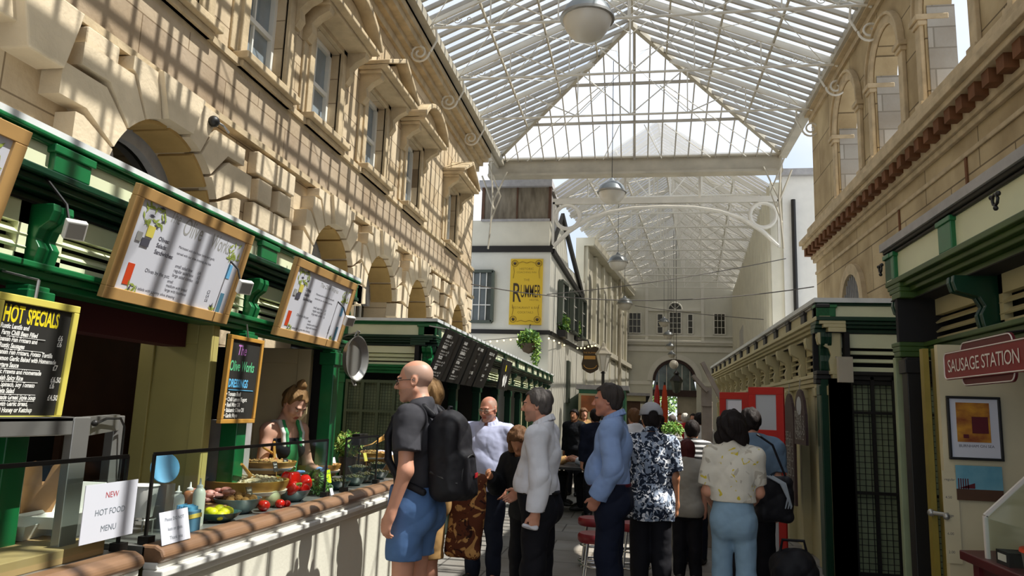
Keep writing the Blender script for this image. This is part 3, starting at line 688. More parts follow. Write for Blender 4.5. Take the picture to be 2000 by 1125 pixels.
# ------------------------------------------------------------------ pendant dome lamps along the arcade
M['dome'] = mat('grey_enamel_dome', '#74797a', .35, metal=.3, var=.15, vs=6); M['globe'] = mat('opal_lamp_glass', '#d8d2c4', .3)
def roof2z(x, y):
    if y < 20.3: return roofz(x, y)-.1
    t = (y-20.5)/19.5; l, r = lerp(A1,A2,t).x, lerp(B1,B2,t).x; u = (x-l)/(r-l); return 7.9+2.0*(1-abs(2*u-1))+.35*t-.05
def dome_lamp(px, py, rpx, diam, ztop, label):
    d = 1450*diam/(2*rpx); v = ray(px, py); p = CAM + v*(d/v.length*1.0); p = CAM + v*d
    s = diam/.55
    o = thing('pendant_lamp', label, 'lamp', (p.x,p.y,p.z), group='pendant dome lamps down the arcade')
    m = MB(); m.lathe([(.275*s,0),(.285*s,.02*s),(.27*s,.05*s),(.24*s,.12*s),(.17*s,.19*s),(.08*s,.22*s),(.05*s,.27*s),(.03*s,.3*s),(0,.31*s)], p, 24); m.build('dome_shade','dome',o,smooth=50)
    m = MB(); m.lathe([(0,-.23*s),(.09*s,-.225*s),(.17*s,-.19*s),(.235*s,-.10*s),(.265*s,-.01*s),(.265*s,.0)], p, 24); m.build('opal_globe','globe',o,smooth=60)
    MB().tube([p+V3(0,0,.3*s),(p.x,p.y,roof2z(p.x,p.y))], .008, 5).build('suspension_cable','black',o)
    MB().lathe([(.27*s,-.012*s),(.292*s,-.008*s),(.292*s,.022*s),(.27*s,.026*s)], p, 24).build('rim_band','steel',o,smooth=40)
for a in [(1147,38,50,.62,9.9,'largest grey dome lamp hanging high near the roof apex'),(1195,376,27,.62,9.0,'grey dome lamp hanging in front of the spandrel arch'),
          (1207,513,19,.62,9.6,'grey dome lamp hanging beside the tall arched facade'),(1220,594,15,.62,9.4,'small dome lamp on the cable below the arched facade'),
          (1297,630,10.5,.5,9.4,'dome lamp highest of the far row before the end wall'),(1305,655,9.5,.46,9.4,'dome lamp second from top in the far row'),
          (1309,677,8.5,.42,9.2,'dome lamp third from top in the far row'),(1312,693,7.6,.38,9.2,'tiny dome lamp just above the archway moulding')]: dome_lamp(*a)
c = on_y(1316,712,34); o = thing('globe_lamp', 'round clear globe lamp hanging before the far archway crown', 'lamp', tuple(c))
MB().ball(c, .2, 16, 10).build('globe','globe',o,smooth=60); MB().tube([c+V3(0,0,.2),(c.x,c.y,roof2z(c.x,c.y))], .008, 5).build('suspension_cable','black',o)
c = on_y(1321,745,36); o = thing('hanging_lantern', 'dark green hexagonal lantern hanging in the far archway', 'lantern', tuple(c))
MB().lathe([(.06,-.55),(.16,-.5),(.26,-.05),(.3,0),(.3,.03)], c, 6).build('lantern_glass','frame_gg',o); MB().lathe([(.32,.03),(.2,.2),(.1,.3),(.14,.38),(.05,.5),(0,.52)], c, 6).build('lantern_top','black',o); MB().tube([c+V3(0,0,.5),(c.x,c.y,roof2z(c.x,c.y))], .012, 5).build('suspension_rod','black',o)
# thin cables across the arcade
M['cable'] = mat('grey_cable', '#55504a', .6)
def cable(p, q, sag, label, r=.012):
    pts = [lerp(Vector(p), Vector(q), t/16)-V3(0,0,sag*4*(t/16)*(1-t/16)) for t in range(17)]
    o = MB().tube(pts, r, 5).build('overhead_cable', 'cable'); tag(o, label, 'cable')
cable(on_x(920,555,-4.05), on_x(1590,560,3.7), .35, 'thin grey cable sagging between the walls across the yellow sign')
cable(on_y(1068,575,20.4), on_y(1535,505,20.1), .1, 'thin grey cable from the white house to the white wall panel')
cable(on_y(1240,597,30), on_y(1500,624,22.5)-V3(.12,0,0), .05, 'thin grey cable sloping across the far end wall windows')
# ------------------------------------------------------------------ market stalls
UP3 = V3(0,0,1)
def run(root, O, U, N, ln, lv, posts, mats, slats=2, post_z0=0.0, pilw=.2, endpil=True, post_o=.12, show=None, lr=.11):
    """entablature of a stall along U, facing N; O is the outermost cornice edge at ground level"""
    O, U, N = Vector(O), Vector(U), Vector(N); top, mold, fas, cor, lou, beam = lv
    def bx(m, s0, s1, o0, o1, z0, z1, mi=0):
        a = O+U*s0-N*o0; b = O+U*s1-N*o1; m.box((a.x,a.y,z0),(b.x,b.y,z1), mi)
    m = MB(); bx(m,-.01,ln+.01,-.01,.14,mold+.01,top-.02); bx(m,0,ln,.01,.14,mold-.012,mold+.01); m.build('top_moulding', mats['mould'], root, bevel=.006)
    m = MB(); bx(m,0,ln,.03,.14,fas,mold); m.build('fascia', mats['fascia'], root)
    for s in posts:
        m = MB(); bx(m,s-pilw/2,s+pilw/2,.0,.14,fas,mold-.01); bx(m,s-pilw/2-.015,s+pilw/2+.015,-.01,.14,mold-.035,mold); m.build('fascia_pilaster', mats['pil'], root, bevel=.005)
    if endpil:
        for s0, s1 in ((0,.12),(ln-.12,ln)): m = MB(); bx(m,s0,s1,.01,.14,fas,mold); m.build('fascia_pilaster', mats['pil'], root, bevel=.005)
    m = MB(); h = fas-cor; z = fas
    for o, dz in ((-.005,.26),(.03,.22),(.07,.22),(.12,.30)): bx(m,-.0,ln,o,.3,z-h*dz,z); z -= h*dz
    m.build('cornice', mats['corn'], root, bevel=.006)
    m = MB(); bx(m,0,ln,lr+.08,lr+.13,lou,cor); bx(m,0,ln,.1,lr+.13,cor-.004,cor+.004); m.build('louvre_backing', 'blacki', root)  # black backing and soffit sheet stand in for the shaded gap
    ps = sorted(posts)
    for a, b in zip(ps[:-1], ps[1:]):
        m = MB(); a += .07; b -= .07; H = cor-lou; fr = min(.05, H*.2)
        bx(m,a,b,lr,lr+.05,cor-H*.38,cor); bx(m,a,b,lr,lr+.05,lou,lou+H*.12)
        bx(m,a,a+fr,lr,lr+.05,lou,cor); bx(m,b-fr,b,lr,lr+.05,lou,cor)
        for k in range(slats):
            zc = lou+H*(.18+.42*(k+.5)/slats); p = O+U*a-N*(lr+.02); q = O+U*b-N*(lr+.02)
            m.bar((p.x,p.y,zc),(q.x,q.y,zc),.055,.012,(N+UP3*1.2))
        m.build('louvre_panel', mats['louv'], root)
    for s in ps:
        m = MB(); H = cor-lou
        bo = lr-.11; pr = [(.16+bo,cor),(.02,cor),(.015,cor-H*.12),(.03,cor-H*.3),(.07+bo*.6,cor-H*.42),(.085+bo*.7,cor-H*.6),(.06+bo*.7,cor-H*.75),(.07+bo*.7,lou+.02),(.085+bo*.7,lou-.03),(.16+bo,lou-.05)]
        for d in (-.055, .015):
            p = O+U*(s+d); m.prism([(o,z) for o, z in pr], (p.x,p.y,0), -N, UP3, U*.04)
        p = O+U*(s-.03); m.prism([(o+.015,z) for o, z in pr], (p.x,p.y,0), -N, UP3, U*.06)
        m.build('console_bracket', mats['brk'], root, bevel=.004)
    m = MB(); h = lou-beam
    bl = (lr-.11)*.7; bx(m,0,ln,.06+bl,lr+.13,lou-h*.3,lou); bx(m,0,ln,.085+bl,lr+.13,lou-h*.65,lou-h*.3); bx(m,0,ln,.11+bl,lr+.13,beam,lou-h*.65); m.build('lintel_beam', mats['beam'], root, bevel=.006)
    for s in (ps if show is None else show):
        m = MB(); bx(m,s-.055,s+.055,post_o,post_o+.11,post_z0,beam); bx(m,s-.07,s+.07,post_o-.015,post_o+.125,beam-.12,beam-.02); m.build('post', mats['post'], root, bevel=.006)
GR = dict(mould='green', fascia='cream', pil='green', corn='greendk', louv='cream', brk='green', beam='green', post='green')
# --- the olive stall
st = thing('market_stall', 'bottle-green and cream olive stall below the rusticated arches', 'market stall', (-3.2,2.5,0))
LV1 = (2.64,2.59,2.48,2.36,2.12,2.03)
run(st, (-2.3,-1.6,0), (0,1,0), (1,0,0), 7.42, LV1, [1.1,2.65,4.2,5.88,7.27], GR, post_z0=.95, post_o=.08)
MB().box((-4.1,-1.65,2.615),(-2.295,5.85,2.645)).build('lead_roof', 'lead', st)
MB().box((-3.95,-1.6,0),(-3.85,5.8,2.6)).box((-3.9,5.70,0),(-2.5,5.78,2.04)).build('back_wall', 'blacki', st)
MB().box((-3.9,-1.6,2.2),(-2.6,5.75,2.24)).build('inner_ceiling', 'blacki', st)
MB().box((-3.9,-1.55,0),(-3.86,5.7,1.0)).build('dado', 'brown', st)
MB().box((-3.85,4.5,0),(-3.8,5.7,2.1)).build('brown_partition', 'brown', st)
M['redcloth'] = mat('dark_red_valance', '#4a1215', .8)
MB().box((-2.75,2.4,1.9),(-2.6,3.95,2.04)).build('valance', 'redcloth', st)
def door_leaf(name, lab, a, b, z0, z1, m, th=.05):
    o = thing(name, lab, 'door', (a[0],a[1],z0)); a, b = V3(*a,0), V3(*b,0); d = (b-a).normalized(); n = V3(d.y,-d.x,0)
    if n.y > 0: n = -n
    q = MB(); p = lambda s, z, k=0: lerp(a,b,s)+n*k+V3(0,0,z)
    q.hexa([p(0,z0),p(1,z0),p(1,z0,-th),p(0,z0,-th),p(0,z1),p(1,z1),p(1,z1,-th),p(0,z1,-th)]); q.build('leaf', m, o)
    r = MB(); W_ = (b-a).length
    for s0, s1, zz0, zz1 in ((0,.2,z0,z1),(.8,1,z0,z1),(.2,.8,z1-.12,z1),(.2,.8,z0,z0+.15),(.2,.8,(z0+z1)/2-.06,(z0+z1)/2+.06)):
        r.hexa([p(s0,zz0,.0),p(s1,zz0,.0),p(s1,zz0,.018),p(s0,zz0,.018),p(s0,zz1,0),p(s1,zz1,0),p(s1,zz1,.018),p(s0,zz1,.018)])
    r.build('raised_frame', m, o, bevel=.005)
    h = MB(); e_ = p(.9,(z0+z1)/2,.0); h.ball(e_+n*.05, .025, 10, 8); h.tube([e_, e_+n*.05], .01); h.build('handle', 'steel', o, smooth=60)
    return o
door_leaf('stall_door', 'olive-cream panelled door standing open inside the olive stall', (-2.90,3.98), (-2.44,3.98), 0.0, 2.04, 'olivedoor')
door_leaf('stall_door', 'pale cream door leaf behind the woman serving', (-3.1,5.55), (-2.58,5.62), 0.0, 2.03, 'creamdoor')
MB().box((-2.62,4.32,.2),(-2.5,4.62,1.48)).build('grey_side_panel','leadgrey',st)
o = thing('tube_light', 'bright fluorescent tube in the dark stall interior', 'light', (-3.0,3.85,2.0))
M['tube'] = mat('lit_tube', '#fff6df', .5, emit=2.2)
MB().box((-3.03,3.42,2.02),(-2.97,3.94,2.05)).build('casing','white',o); MB().tube([(-3.0,3.44,2.0),(-3.0,3.92,2.0)], .022, 8).build('tube','tube',o)
# --- second stall on the same side
s2 = thing('market_stall', 'dark green stall row past the olive stall with hanging black menus', 'market stall', (-3.2,12,0))
LV2 = (2.6,2.55,2.42,2.3,2.08,1.98); G2 = dict(GR, brk='greendk', beam='greendk', post='greendk', pil='greendk'); 
run(s2, (-2.28,8.2,0), (0,1,0), (1,0,0), 12.2, LV2, [.15,1.65,3.15,4.65,6.0,7.2,8.2,9.1,10.0,10.9,11.7], G2)
run(s2, (-3.95,8.2,0), (1,0,0), (0,-1,0), 1.67, LV2, [.5,1.56], dict(GR, pil='green', louv='cream'), endpil=True)
MB().box((-4.1,8.17,2.575),(-2.265,20.45,2.61)).build('lead_roof','lead',s2)
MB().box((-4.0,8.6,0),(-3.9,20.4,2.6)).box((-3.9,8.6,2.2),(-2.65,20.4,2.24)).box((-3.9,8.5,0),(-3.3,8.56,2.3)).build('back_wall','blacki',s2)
MB().box((-2.62,8.5,0),(-2.42,16,.95)).box((-2.75,8.5,.95),(-2.36,16,1.0)).build('counter','greendk',s2)
for y0, y1 in ((16.2,17.3),(18.6,19.6)): MB().box((-2.56,y0,0),(-2.5,y1,2.0)).build('cream_panel','creamr',s2)
M['meshgreen'] = mat('faded_sage_gate_paint', '#98a37e', .6, var=.2, vs=5)
M['gateframe'] = mat('dull_sage_gate_frame', '#4c5840', .6)
def mesh_gate(name, lab, a, b, z0, z1, m_frame, m_back, cells=.045, bars=4):
    o = thing(name, lab, 'gate', (a[0],a[1],0)); a, b = V3(*a,0), V3(*b,0); d = (b-a); w = d.length; d.normalize(); n = V3(d.y,-d.x,0)
    if n.y > 0: n = -n
    p = lambda s, z, k=0: a+d*s+n*k+V3(0,0,z)
    q = MB(); q.hexa([p(0,z0,-.06),p(w,z0,-.06),p(w,z0,-.09),p(0,z0,-.09),p(0,z1,-.06),p(w,z1,-.06),p(w,z1,-.09),p(0,z1,-.09)]); q.build('backing_panel', m_back, o)
    q = MB()
    for k in range(bars+1): s = w*k/bars; q.bar(p(s,z0), p(s,z1), .035, .03, n)
    for z in (z0+.02, z0+(z1-z0)*.4, z0+(z1-z0)*.8, z1-.02): q.bar(p(0,z), p(w,z), .03, .035, n)
    q.build('gate_frame', m_frame, o)
    q = MB(); s = cells
    while s < w: q.bar(p(s,z0,-.03), p(s,z1,-.03), .006, .006, n); s += cells
    z = z0+cells
    while z < z1: q.bar(p(0,z,-.03), p(w,z,-.03), .006, .006, n); z += cells
    q.build('wire_mesh', m_frame, o)
    return o
mesh_gate('mesh_gate', 'sage green mesh gate closing the gap beside the olive stall', (-3.35,8.32), (-2.58,8.32), .1, 1.9, 'gateframe', 'meshgreen', .035, 4)
# --- right near stall
GRR = dict(mould='black', fascia='cream', pil='green', corn='greenmoss', louv='creamr', brk='greendk', beam='greenmoss', post='black')
s3 = thing('market_stall', 'dark green and buff sausage stall under the arcaded wall', 'market stall', (2.9,3,0))
LV3 = (2.96,2.89,2.68,2.52,2.2,2.09)
run(s3, (1.9,6.1,0), (0,-1,0), (-1,0,0), 7.6, LV3, [.1,1.15,2.3,3.4,4.5], GRR, slats=2, endpil=True, show=[.1], lr=.26)
run(s3, (3.7,6.1,0), (-1,0,0), (0,1,0), 1.8, LV3, [.1,1.7], GRR)
MB().box((1.87,-1.5,2.925),(3.7,6.12,2.985)).build('lead_roof','leadgrey',s3)
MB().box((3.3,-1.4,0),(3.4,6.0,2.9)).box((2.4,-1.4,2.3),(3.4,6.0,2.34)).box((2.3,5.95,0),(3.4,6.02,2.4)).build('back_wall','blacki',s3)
MB().box((1.93,6.07,0),(1.99,6.12,2.1)).build('worn_post','meshgreen',s3,bevel=.008)
M['dimcream'] = mat('dingy_cream_paint', '#d8cba6', .6, var=.15, vs=3); M['oldgold'] = mat('old_gold_paint', '#8c7a2c', .5, var=.2)
MB().box((1.92,5.22,0),(2.50,5.27,2.12)).build('cream_board','dimcream',s3)
MB().box((1.86,5.3,0),(1.895,5.36,2.1)).box((1.92,5.27,0),(1.95,5.33,2.1)).build('shutter_edge','oldgold',s3)
m = MB(); m.tube([(1.85,5.28,1.05),(1.92,5.2,1.05)], .014, 8); m.ball((1.85,5.28,1.05),.024,8,6); m.ball((1.91,5.2,1.04),.022,8,6); m.build('bolt_knob','steel',s3,smooth=60)
def tie_knob(root, p):
    m = MB(); p = Vector(p); m.tube([p+V3(0,.03*math.cos(a*pi/4),.03*math.sin(a*pi/4)) for a in range(8)], .008, 6, closed=True)
    for a in (0.5,2.6,4.7): m.ball(p+V3(0,.045*math.cos(a),.045*math.sin(a)), .014, 6, 5)
    m.build('iron_knob','black',root,smooth=60)
for y in (5.98,4.1): tie_knob(s3, (1.83,y,2.77))
# --- right far stall row
GR4 = dict(mould='leadgrey', fascia='creamr', pil='black', corn='creamr', louv='creamr', brk='creamr', beam='creamr', post='creamr')
s4 = thing('market_stall', 'cream stall row with dark bracketed cornice beyond the mesh gate', 'market stall', (2.7,14,0))
LV4 = (2.9,2.85,2.72,2.55,2.14,2.0)
run(s4, (1.9,20.2,0), (0,-1,0), (-1,0,0), 11.8, LV4, [.3,1.2,2.1,3.0,3.9,4.8,5.7,6.6,7.5,8.4,9.3,10.2,11.1,11.7], GR4, slats=2, lr=.20)
run(s4, (1.9,8.4,0), (1,0,0), (0,-1,0), 1.8, LV4, [.1,1.7], dict(mould='greendk', fascia='cream', pil='green', corn='greendk', louv='cream', brk='greendk', beam='black', post='greendk'))
MB().box((1.88,8.38,2.87),(3.7,20.2,2.92)).build('lead_roof','lead',s4)
MB().box((2.12,8.75,0),(2.2,20.2,2.1)).build('cream_wall','creamr',s4)
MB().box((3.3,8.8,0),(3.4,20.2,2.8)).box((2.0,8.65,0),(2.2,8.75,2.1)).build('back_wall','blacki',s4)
MB().box((1.95,8.5,0),(2.12,8.72,2.1)).build('corner_post','greendk',s4)
mesh_gate('mesh_gate', 'tall black barred mesh gate between the cream row and the sausage stall', (2.25,8.5), (3.1,8.5), .05, 2.12, 'black', 'meshgreen', .06, 4)
mesh_side = thing('side_gate', 'black steel side gate folded back against the cream row corner', 'gate', (2.0,8.3,0))
m = MB()
for k in range(7): m.box((1.99+.0,8.3-.0+k*.0,0),(2.2,8.36,2.05))
m.build('leaf','black',mesh_side)
o = thing('intercom_box', 'grey sign box on a bracket above the black mesh gate', 'box', (2.03,8.1,2.1)); MB().box((2.02,8.05,2.0),(2.16,8.12,2.26)).build('case','irondk',o); MB().tube([(2.09,8.12,2.22),(2.09,8.4,2.28)],.012).build('bracket','steel',o)
# small far kiosk with a poster
k5 = thing('kiosk', 'small green kiosk with a faded orange poster by the lamp post', 'kiosk', (-1.3,24,0))
a, b = on_y(1120,752,23), on_y(1222,752,23); a.x = max(a.x, -1.78)
MB().box((a.x,23,0),(b.x,26,a.z-.1)).build('body','green',k5); MB().box((a.x-.08,22.9,a.z-.12),(b.x+.1,26,a.z+.02)).build('roof','leadgrey',k5)
c, d = on_y(1130,768,22.97), on_y(1215,850,22.97); MB().box((c.x,22.97,d.z),(d.x,23,c.z)).build('cream_board','creamr',k5)
M['poster'] = mat('faded_orange_poster', '#b5693a', .7, col2='#7a4a2c', vs=3)
c, d = on_y(1135,772,22.94), on_y(1210,806,22.94); MB().box((c.x,22.94,d.z),(d.x,22.97,c.z)).build('poster','poster',k5)
# far cafe stall on the left beyond the kiosk: bracketed frieze
k6 = thing('market_stall', 'small far stall with black bracketed frieze left of the archway', 'market stall', (.2,30,0))
MB().box((-.8,28,2.1),(.3,34,2.3)).build('frieze','creamr',k6); MB().box((-.8,28.1,0),(.1,34,2.1)).build('body','brown',k6); MB().box((-.85,27.9,2.3),(.45,34,2.4)).build('roof','leadgrey',k6)
for i in range(6): MB().prism([(0,2.3),(.15,2.3),(.03,2.0),(0,1.95)], (.3,28.3+i*1.0,0), (1,0,0), (0,0,1), (0,.15,0)).build('bracket','black',k6)
# ------------------------------------------------------------------ signs and boards
for nm, c, r in (('yellowpaint','#e8d21c',.6),('whitechalk','#e9e6df',.8),('pinkchalk','#c07ac4',.8),('greenchalk','#5fc48a',.8),('bluechalk','#5fb4e0',.8),('ink','#4a4852',.7),('inklight','#a09e98',.7),
                 ('olivegreen','#9aa84a',.7),('orangered','#cf4416',.6),('skyblue','#6fb3dd',.6),('tealblue','#4f7f96',.6),('paleyellow','#d8c95c',.55),('goldframe','#c08d3c',.5),('cherry','#7c1018',.45),('maroon','#5c1018',.5),
                 ('signwhite','#ded6cc',.6),('redtext','#b5434a',.7),('greytext','#70787f',.7),('neon','#c6f01a',.6),('inn','#d9b52c',.55),('inndark','#3a2a10',.6),('innmid','#8a6c14',.6)): M[nm] = mat(nm, c, r)
def panel(root, name, tl, tr, bl, th, m, lift=0, bevel=0):
    tl, tr, bl = Vector(tl), Vector(tr), Vector(bl); u, v = tr-tl, bl-tl; n = v.cross(u).normalized()
    a = n*lift; b = n*(lift-th)
    q = MB(); q.hexa([bl+b, bl+u+b, bl+u+a, bl+a, tl+b, tr+b, tr+a, tl+a]); return q.build(name, m, root, bevel=bevel)
class Face:
    def __init__(s, tl, tr, bl):
        s.o = Vector(tl); s.u = (Vector(tr)-s.o); s.v = (Vector(bl)-s.o); s.w = s.u.length; s.h = s.v.length
        s.U = s.u.normalized(); s.D = s.v.normalized(); s.N = s.D.cross(s.U).normalized()
    def p(s, x, y, k=0): return s.o + s.U*x + s.D*y + s.N*k
    def rect(s, mb, x, y, w, h, k=.0015, t=.001, mi=0):
        mb.hexa([s.p(x,y+h,k-t), s.p(x+w,y+h,k-t), s.p(x+w,y+h,k), s.p(x,y+h,k), s.p(x,y,k-t), s.p(x+w,y,k-t), s.p(x+w,y,k), s.p(x,y,k)], mi)
    def txt(s, mb, body, size, x, y, mi=0, **kw): mb.text(body, size, s.p(x,y,.0004), s.U, -s.D, mi, depth=.0003, **kw)
def framed(root, F, th, fw, mframe, mface, face_name='board_face', frame_name='frame'):
    q = MB()
    for x, y, w, h in ((0,0,F.w,fw),(0,F.h-fw,F.w,fw),(0,fw,fw,F.h-2*fw),(F.w-fw,fw,fw,F.h-2*fw)): F.rect(q, x, y, w, h, .012, th)
    q.build(frame_name, mframe, root, bevel=.003)
    q = MB(); F.rect(q, fw*.9, fw*.9, F.w-1.8*fw, F.h-1.8*fw, 0, th*.6); q.build(face_name, mface, root)
MENU = [('Olives','Marinated with the finest herbs and'),('Salads','garlic, lemon & chilli, feta'),('Antipasti','')]
def olive_menu(y0, y1, label, big=True):
    F = Face((-2.2,y0,2.545),(-2.2,y1,2.545),(-2.325,y0,2.03)); o = thing('menu_board', label, 'menu board', (-2.26,(y0+y1)/2,2.03))
    framed(o, F, .03, .055, 'ply', 'paper', 'paper_face', 'plywood_frame')
    w, h = F.w, F.h; t = MB()
    if big:
        F.txt(t, 'The', .085, w*.27, h*.20, 1, shear=.25, sx=.6); F.txt(t, 'Olive', .125, w*.385, h*.27, 1, shear=.1, sx=.62); F.txt(t, 'Works', .115, w*.635, h*.29, 1, shear=.15, sx=.58)
    else:
        F.txt(t, 'The Olive Works', .045, w*.42, h*.24, 1, shear=.2)
    y = .40 if big else .36
    for a, b in (('Olives:','Marinated with the finest herbs and garlic'),('Salads:','served with our olive dressing, and feta'),('Sandwiches:','')):
        F.txt(t, a, .03, w*.24, h*y, 0, bold=.0006); F.txt(t, b, .019, w*.40, h*y, 0); y += .06
    for k, s in enumerate(('small salad box       \u00a34','regular salad box     \u00a35','large salad combo    \u00a36')): F.txt(t, s, .024, w*.42, h*(y+.045*k), 0)
    F.txt(t, 'Olives by the pot:', .026, w*.22, h*.70, 0)
    for k, s in enumerate(('small','medium with bread','large with houmous')): F.txt(t, s, .022, w*.40, h*(.735+.042*k), 0)
    for k, s in enumerate(('\u00a33','\u00a34','\u00a36')): F.txt(t, s, .028, w*.74, h*(.735+.042*k), 0)
    F.txt(t, '* All salads with a sunny olive dressing', .021, w*.17, h*.87, 0); F.txt(t, 'O', .05, w*.30, h*.93, 1); F.txt(t, 'live oil on the side', .024, w*.36, h*.93, 1, shear=.2)
    t.build('lettering', ['ink','inklight'], o)
    d = MB()          # painted olive sprigs, bottles and little pots
    
    for q_, m_ in (((w*.10,h*.66,w*.045,h*.19),'orangered'),((w*.855,h*.38,w*.04,h*.15),'skyblue'),((w*.865,h*.69,w*.035,h*.21),'tealblue')): d = MB(); F.rect(d,*q_,.002,.001); d.build('painted_bottle', m_, o)
    d = MB(); rg = random.Random(5)
    for cx, cy, sx, sy, n_ in ((.17,.2,.075,.09,26),(.87,.24,.05,.1,18),(.17,.86,.03,.04,8),(.82,.88,.025,.035,7)):
        for _ in range(n_):
            p = F.p(w*(cx+rg.uniform(-sx,sx)), h*(cy+rg.uniform(-sy,sy)), .002); a = rg.uniform(0,pi)
            u = F.U*math.cos(a)+F.D*math.sin(a); v = F.U*-math.sin(a)+F.D*math.cos(a); l = .022
            d.add([p-u*l, p-v*l*.3, p+u*l, p+v*l*.3], [(0,1,2,3)], 0 if rg.random() > .12 else 2)
    F.rect(d, w*.145, h*.30, w*.05, h*.1, .004, .002, 1); F.rect(d, w*.13, h*.42, w*.055, h*.07, .004, .002, 2); F.rect(d, w*.09, h*.38, w*.035, h*.08, .004, .002, 3)
    d.build('printed_pattern', ['olivegreen','paleyellow','ink','inklight'], o)
    for x in (.12,.88): p = F.p(w*x, 0, -.01); MB().tube([p, (-2.29,p.y,2.57)], .006, 5).build('hanging_wire', 'steel', o)
    return o
olive_menu(2.87, 3.885, 'large plywood-framed paper menu with big script heading and orange painted bottle')
olive_menu(4.455, 5.52, 'plywood-framed paper menu beyond the large one, close packed small script', False)
olive_menu(1.25, 2.262, 'plywood-framed paper menu cut off by the frame above the yellow chalkboard')
# chalkboards
F = Face((-2.24,2.262,1.955),(-2.24,2.655,1.955),(-2.265,2.262,1.49)); o = thing('chalkboard', 'yellow-framed chalkboard headed Hot Specials hanging by the steel gantry', 'chalkboard', (-2.25,2.46,1.49))
framed(o, F, .03, .028, 'paleyellow', 'board'); t = MB()
F.txt(t, 'HOT', .085, .042, .098, 0, bold=.0025, sx=.50); F.txt(t, 'SPECIALS', .080, .150, .098, 0, bold=.0025, sx=.475)
t.build('heading','yellowpaint',o); t = MB()
for k, (s, pr, ul) in enumerate([('Rustic Lentils and','',0),('  Farm Chilli Bean Filled','\u00a36',1),('Spanish Fish Fritters and','\u00a36',0),('  Rustic Sausages','',1),('Spanish Fish Fritters, Potato Tortilla','',0),('  Lemon Garlic Baked with Homemade','',0),('  Tartare Sauce','\u00a37',1),('Garlic Prawns and Homemade','',0),('  Spanish Spicy Rice','\u00a36.50',1),('Garlic Spinach, Soy Tomato','\u00a36',0),('  and Feta Salad','',1),('Homemade Greek Style Soup','\u00a34.50',1),('served with Garlic Bread,','',0),('and Chilli Honey or Ketchup','',0)]):
    y = .105+k*.0232; F.txt(t, s, .0245, .038, y+.018, 0, bold=.0008, shear=.15, sx=.74)
    if pr: F.txt(t, pr, .029, .315, y+.018, 0, bold=.0008, sx=.8)
    if ul: F.rect(t, .07, y+.022, .18, .0018, .004)
t.build('lettering','whitechalk',o)
m = MB(); m.tube([F.p(.17,0,0),F.p(.17,-.07,0)], .006, 6); m.tube([F.p(.17,-.07,0), (-2.4,F.p(.17,0).y,2.06)], .005, 5); m.build('hook','steel',o)
F = Face((-2.325,3.955,1.98),(-2.325,4.34,1.98),(-2.345,3.955,1.47)); o = thing('chalkboard', 'gold-framed chalkboard listing dressings in coloured chalk on the stall post', 'chalkboard', (-2.37,4.27,1.47))
framed(o, F, .03, .024, 'goldframe', 'board'); t = MB()
F.txt(t, 'The', .085, .10, .11, 0, shear=.2, bold=.001, sx=.75); F.txt(t, 'Olive Works', .085, .035, .205, 1, shear=.1, sx=.62, bold=.0012); F.txt(t, 'DRESSINGS', .066, .045, .30, 2, sx=.66, bold=.002); F.rect(t, .05, .315, .28, .004, .004, .002, 2)
for k, s in enumerate(('\u2022 Tomato Basil','\u2022 Chilli Lemon Yogurt','\u2022 Basil Mint Oil','\u2022 Balsamic Olive Oil','\u2022 Garlic Mayo')): F.txt(t, s, .034, .04, .352+.031*k, 3, bold=.0009, sx=.78)
t.build('lettering', ['pinkchalk','greenchalk','bluechalk','whitechalk'], o)
MB().tube([F.p(.2,0,0),F.p(.2,-.08,-.02)], .005, 5).build('hook','steel',o)
# black menus on the second stall
for i, (y0, y1, hd) in enumerate(((8.2,8.98,('BURRITOS','NACHOS','TACOS','SIDES')),(9.06,9.74,('SALADS','QUESADILLA','EXTRAS','KIDS')),(9.82,10.5,('HOT DRINKS','TEA','COFFEE')),(10.6,11.36,('COLD DRINKS','JUICE','CAKES')))):
    y0, y1 = y0*.963, y1*.963; F = Face((-2.06,y0,2.46),(-2.06,y1,2.46),(-2.27,y0,1.91)); o = thing('menu_board', ['black menu board nearest the mesh gate end of the green stall row','black menu board second from the mesh gate along the row','black menu board third from the mesh gate, short centred lines','black menu board fourth from the mesh gate, centred prices'][i], 'menu board', (-2.2,(y0+y1)/2,1.92), group='black menus hanging over the second stall')
    q = MB(); F.rect(q, 0, 0, F.w, F.h, 0, .025); q.build('board_face','black',o,bevel=.003); t = MB(); n_ = len(hd)
    for j, s in enumerate(hd):
        y = .09+j*(.50/n_)
        if n_ == 4:
            F.txt(t, s, .05, .08, y, 0, bold=.002)
            for q_, s2_ in enumerate(('chicken, beans, salsa   5.50','beef, rice, cheese   6.00')): F.txt(t, s2_, .032, .08, y+.042+q_*.035, 0)
        else:
            F.txt(t, s, .055, F.w*.5, y, 0, bold=.002, align='CENTER'); F.txt(t, 'all 2.50', .036, F.w*.5, y+.06, 0, align='CENTER')
    t.build('lettering','whitechalk',o)
    for x in (.08,F.w-.08): p = F.p(x,0,-.01); MB().tube([p,(-2.3,p.y,2.5)], .008, 5).build('hanging_wire','steel',o)
F = Face((-2.12,11.75,2.41),(-2.12,12.6,2.41),(-2.2,11.75,1.93)); o = thing('stall_sign', 'black square sign with white bull emblem and yellow flame', 'sign', (-2.2,12.5,1.93))
q = MB(); F.rect(q, 0, 0, F.w, F.h, 0, .03); q.build('board_face','black',o); t = MB()
ox = [(.28,.30),(.34,.22),(.42,.26),(.5,.2),(.58,.24),(.68,.22),(.72,.32),(.66,.36),(.64,.42),(.56,.38),(.46,.40),(.38,.42),(.34,.36)]
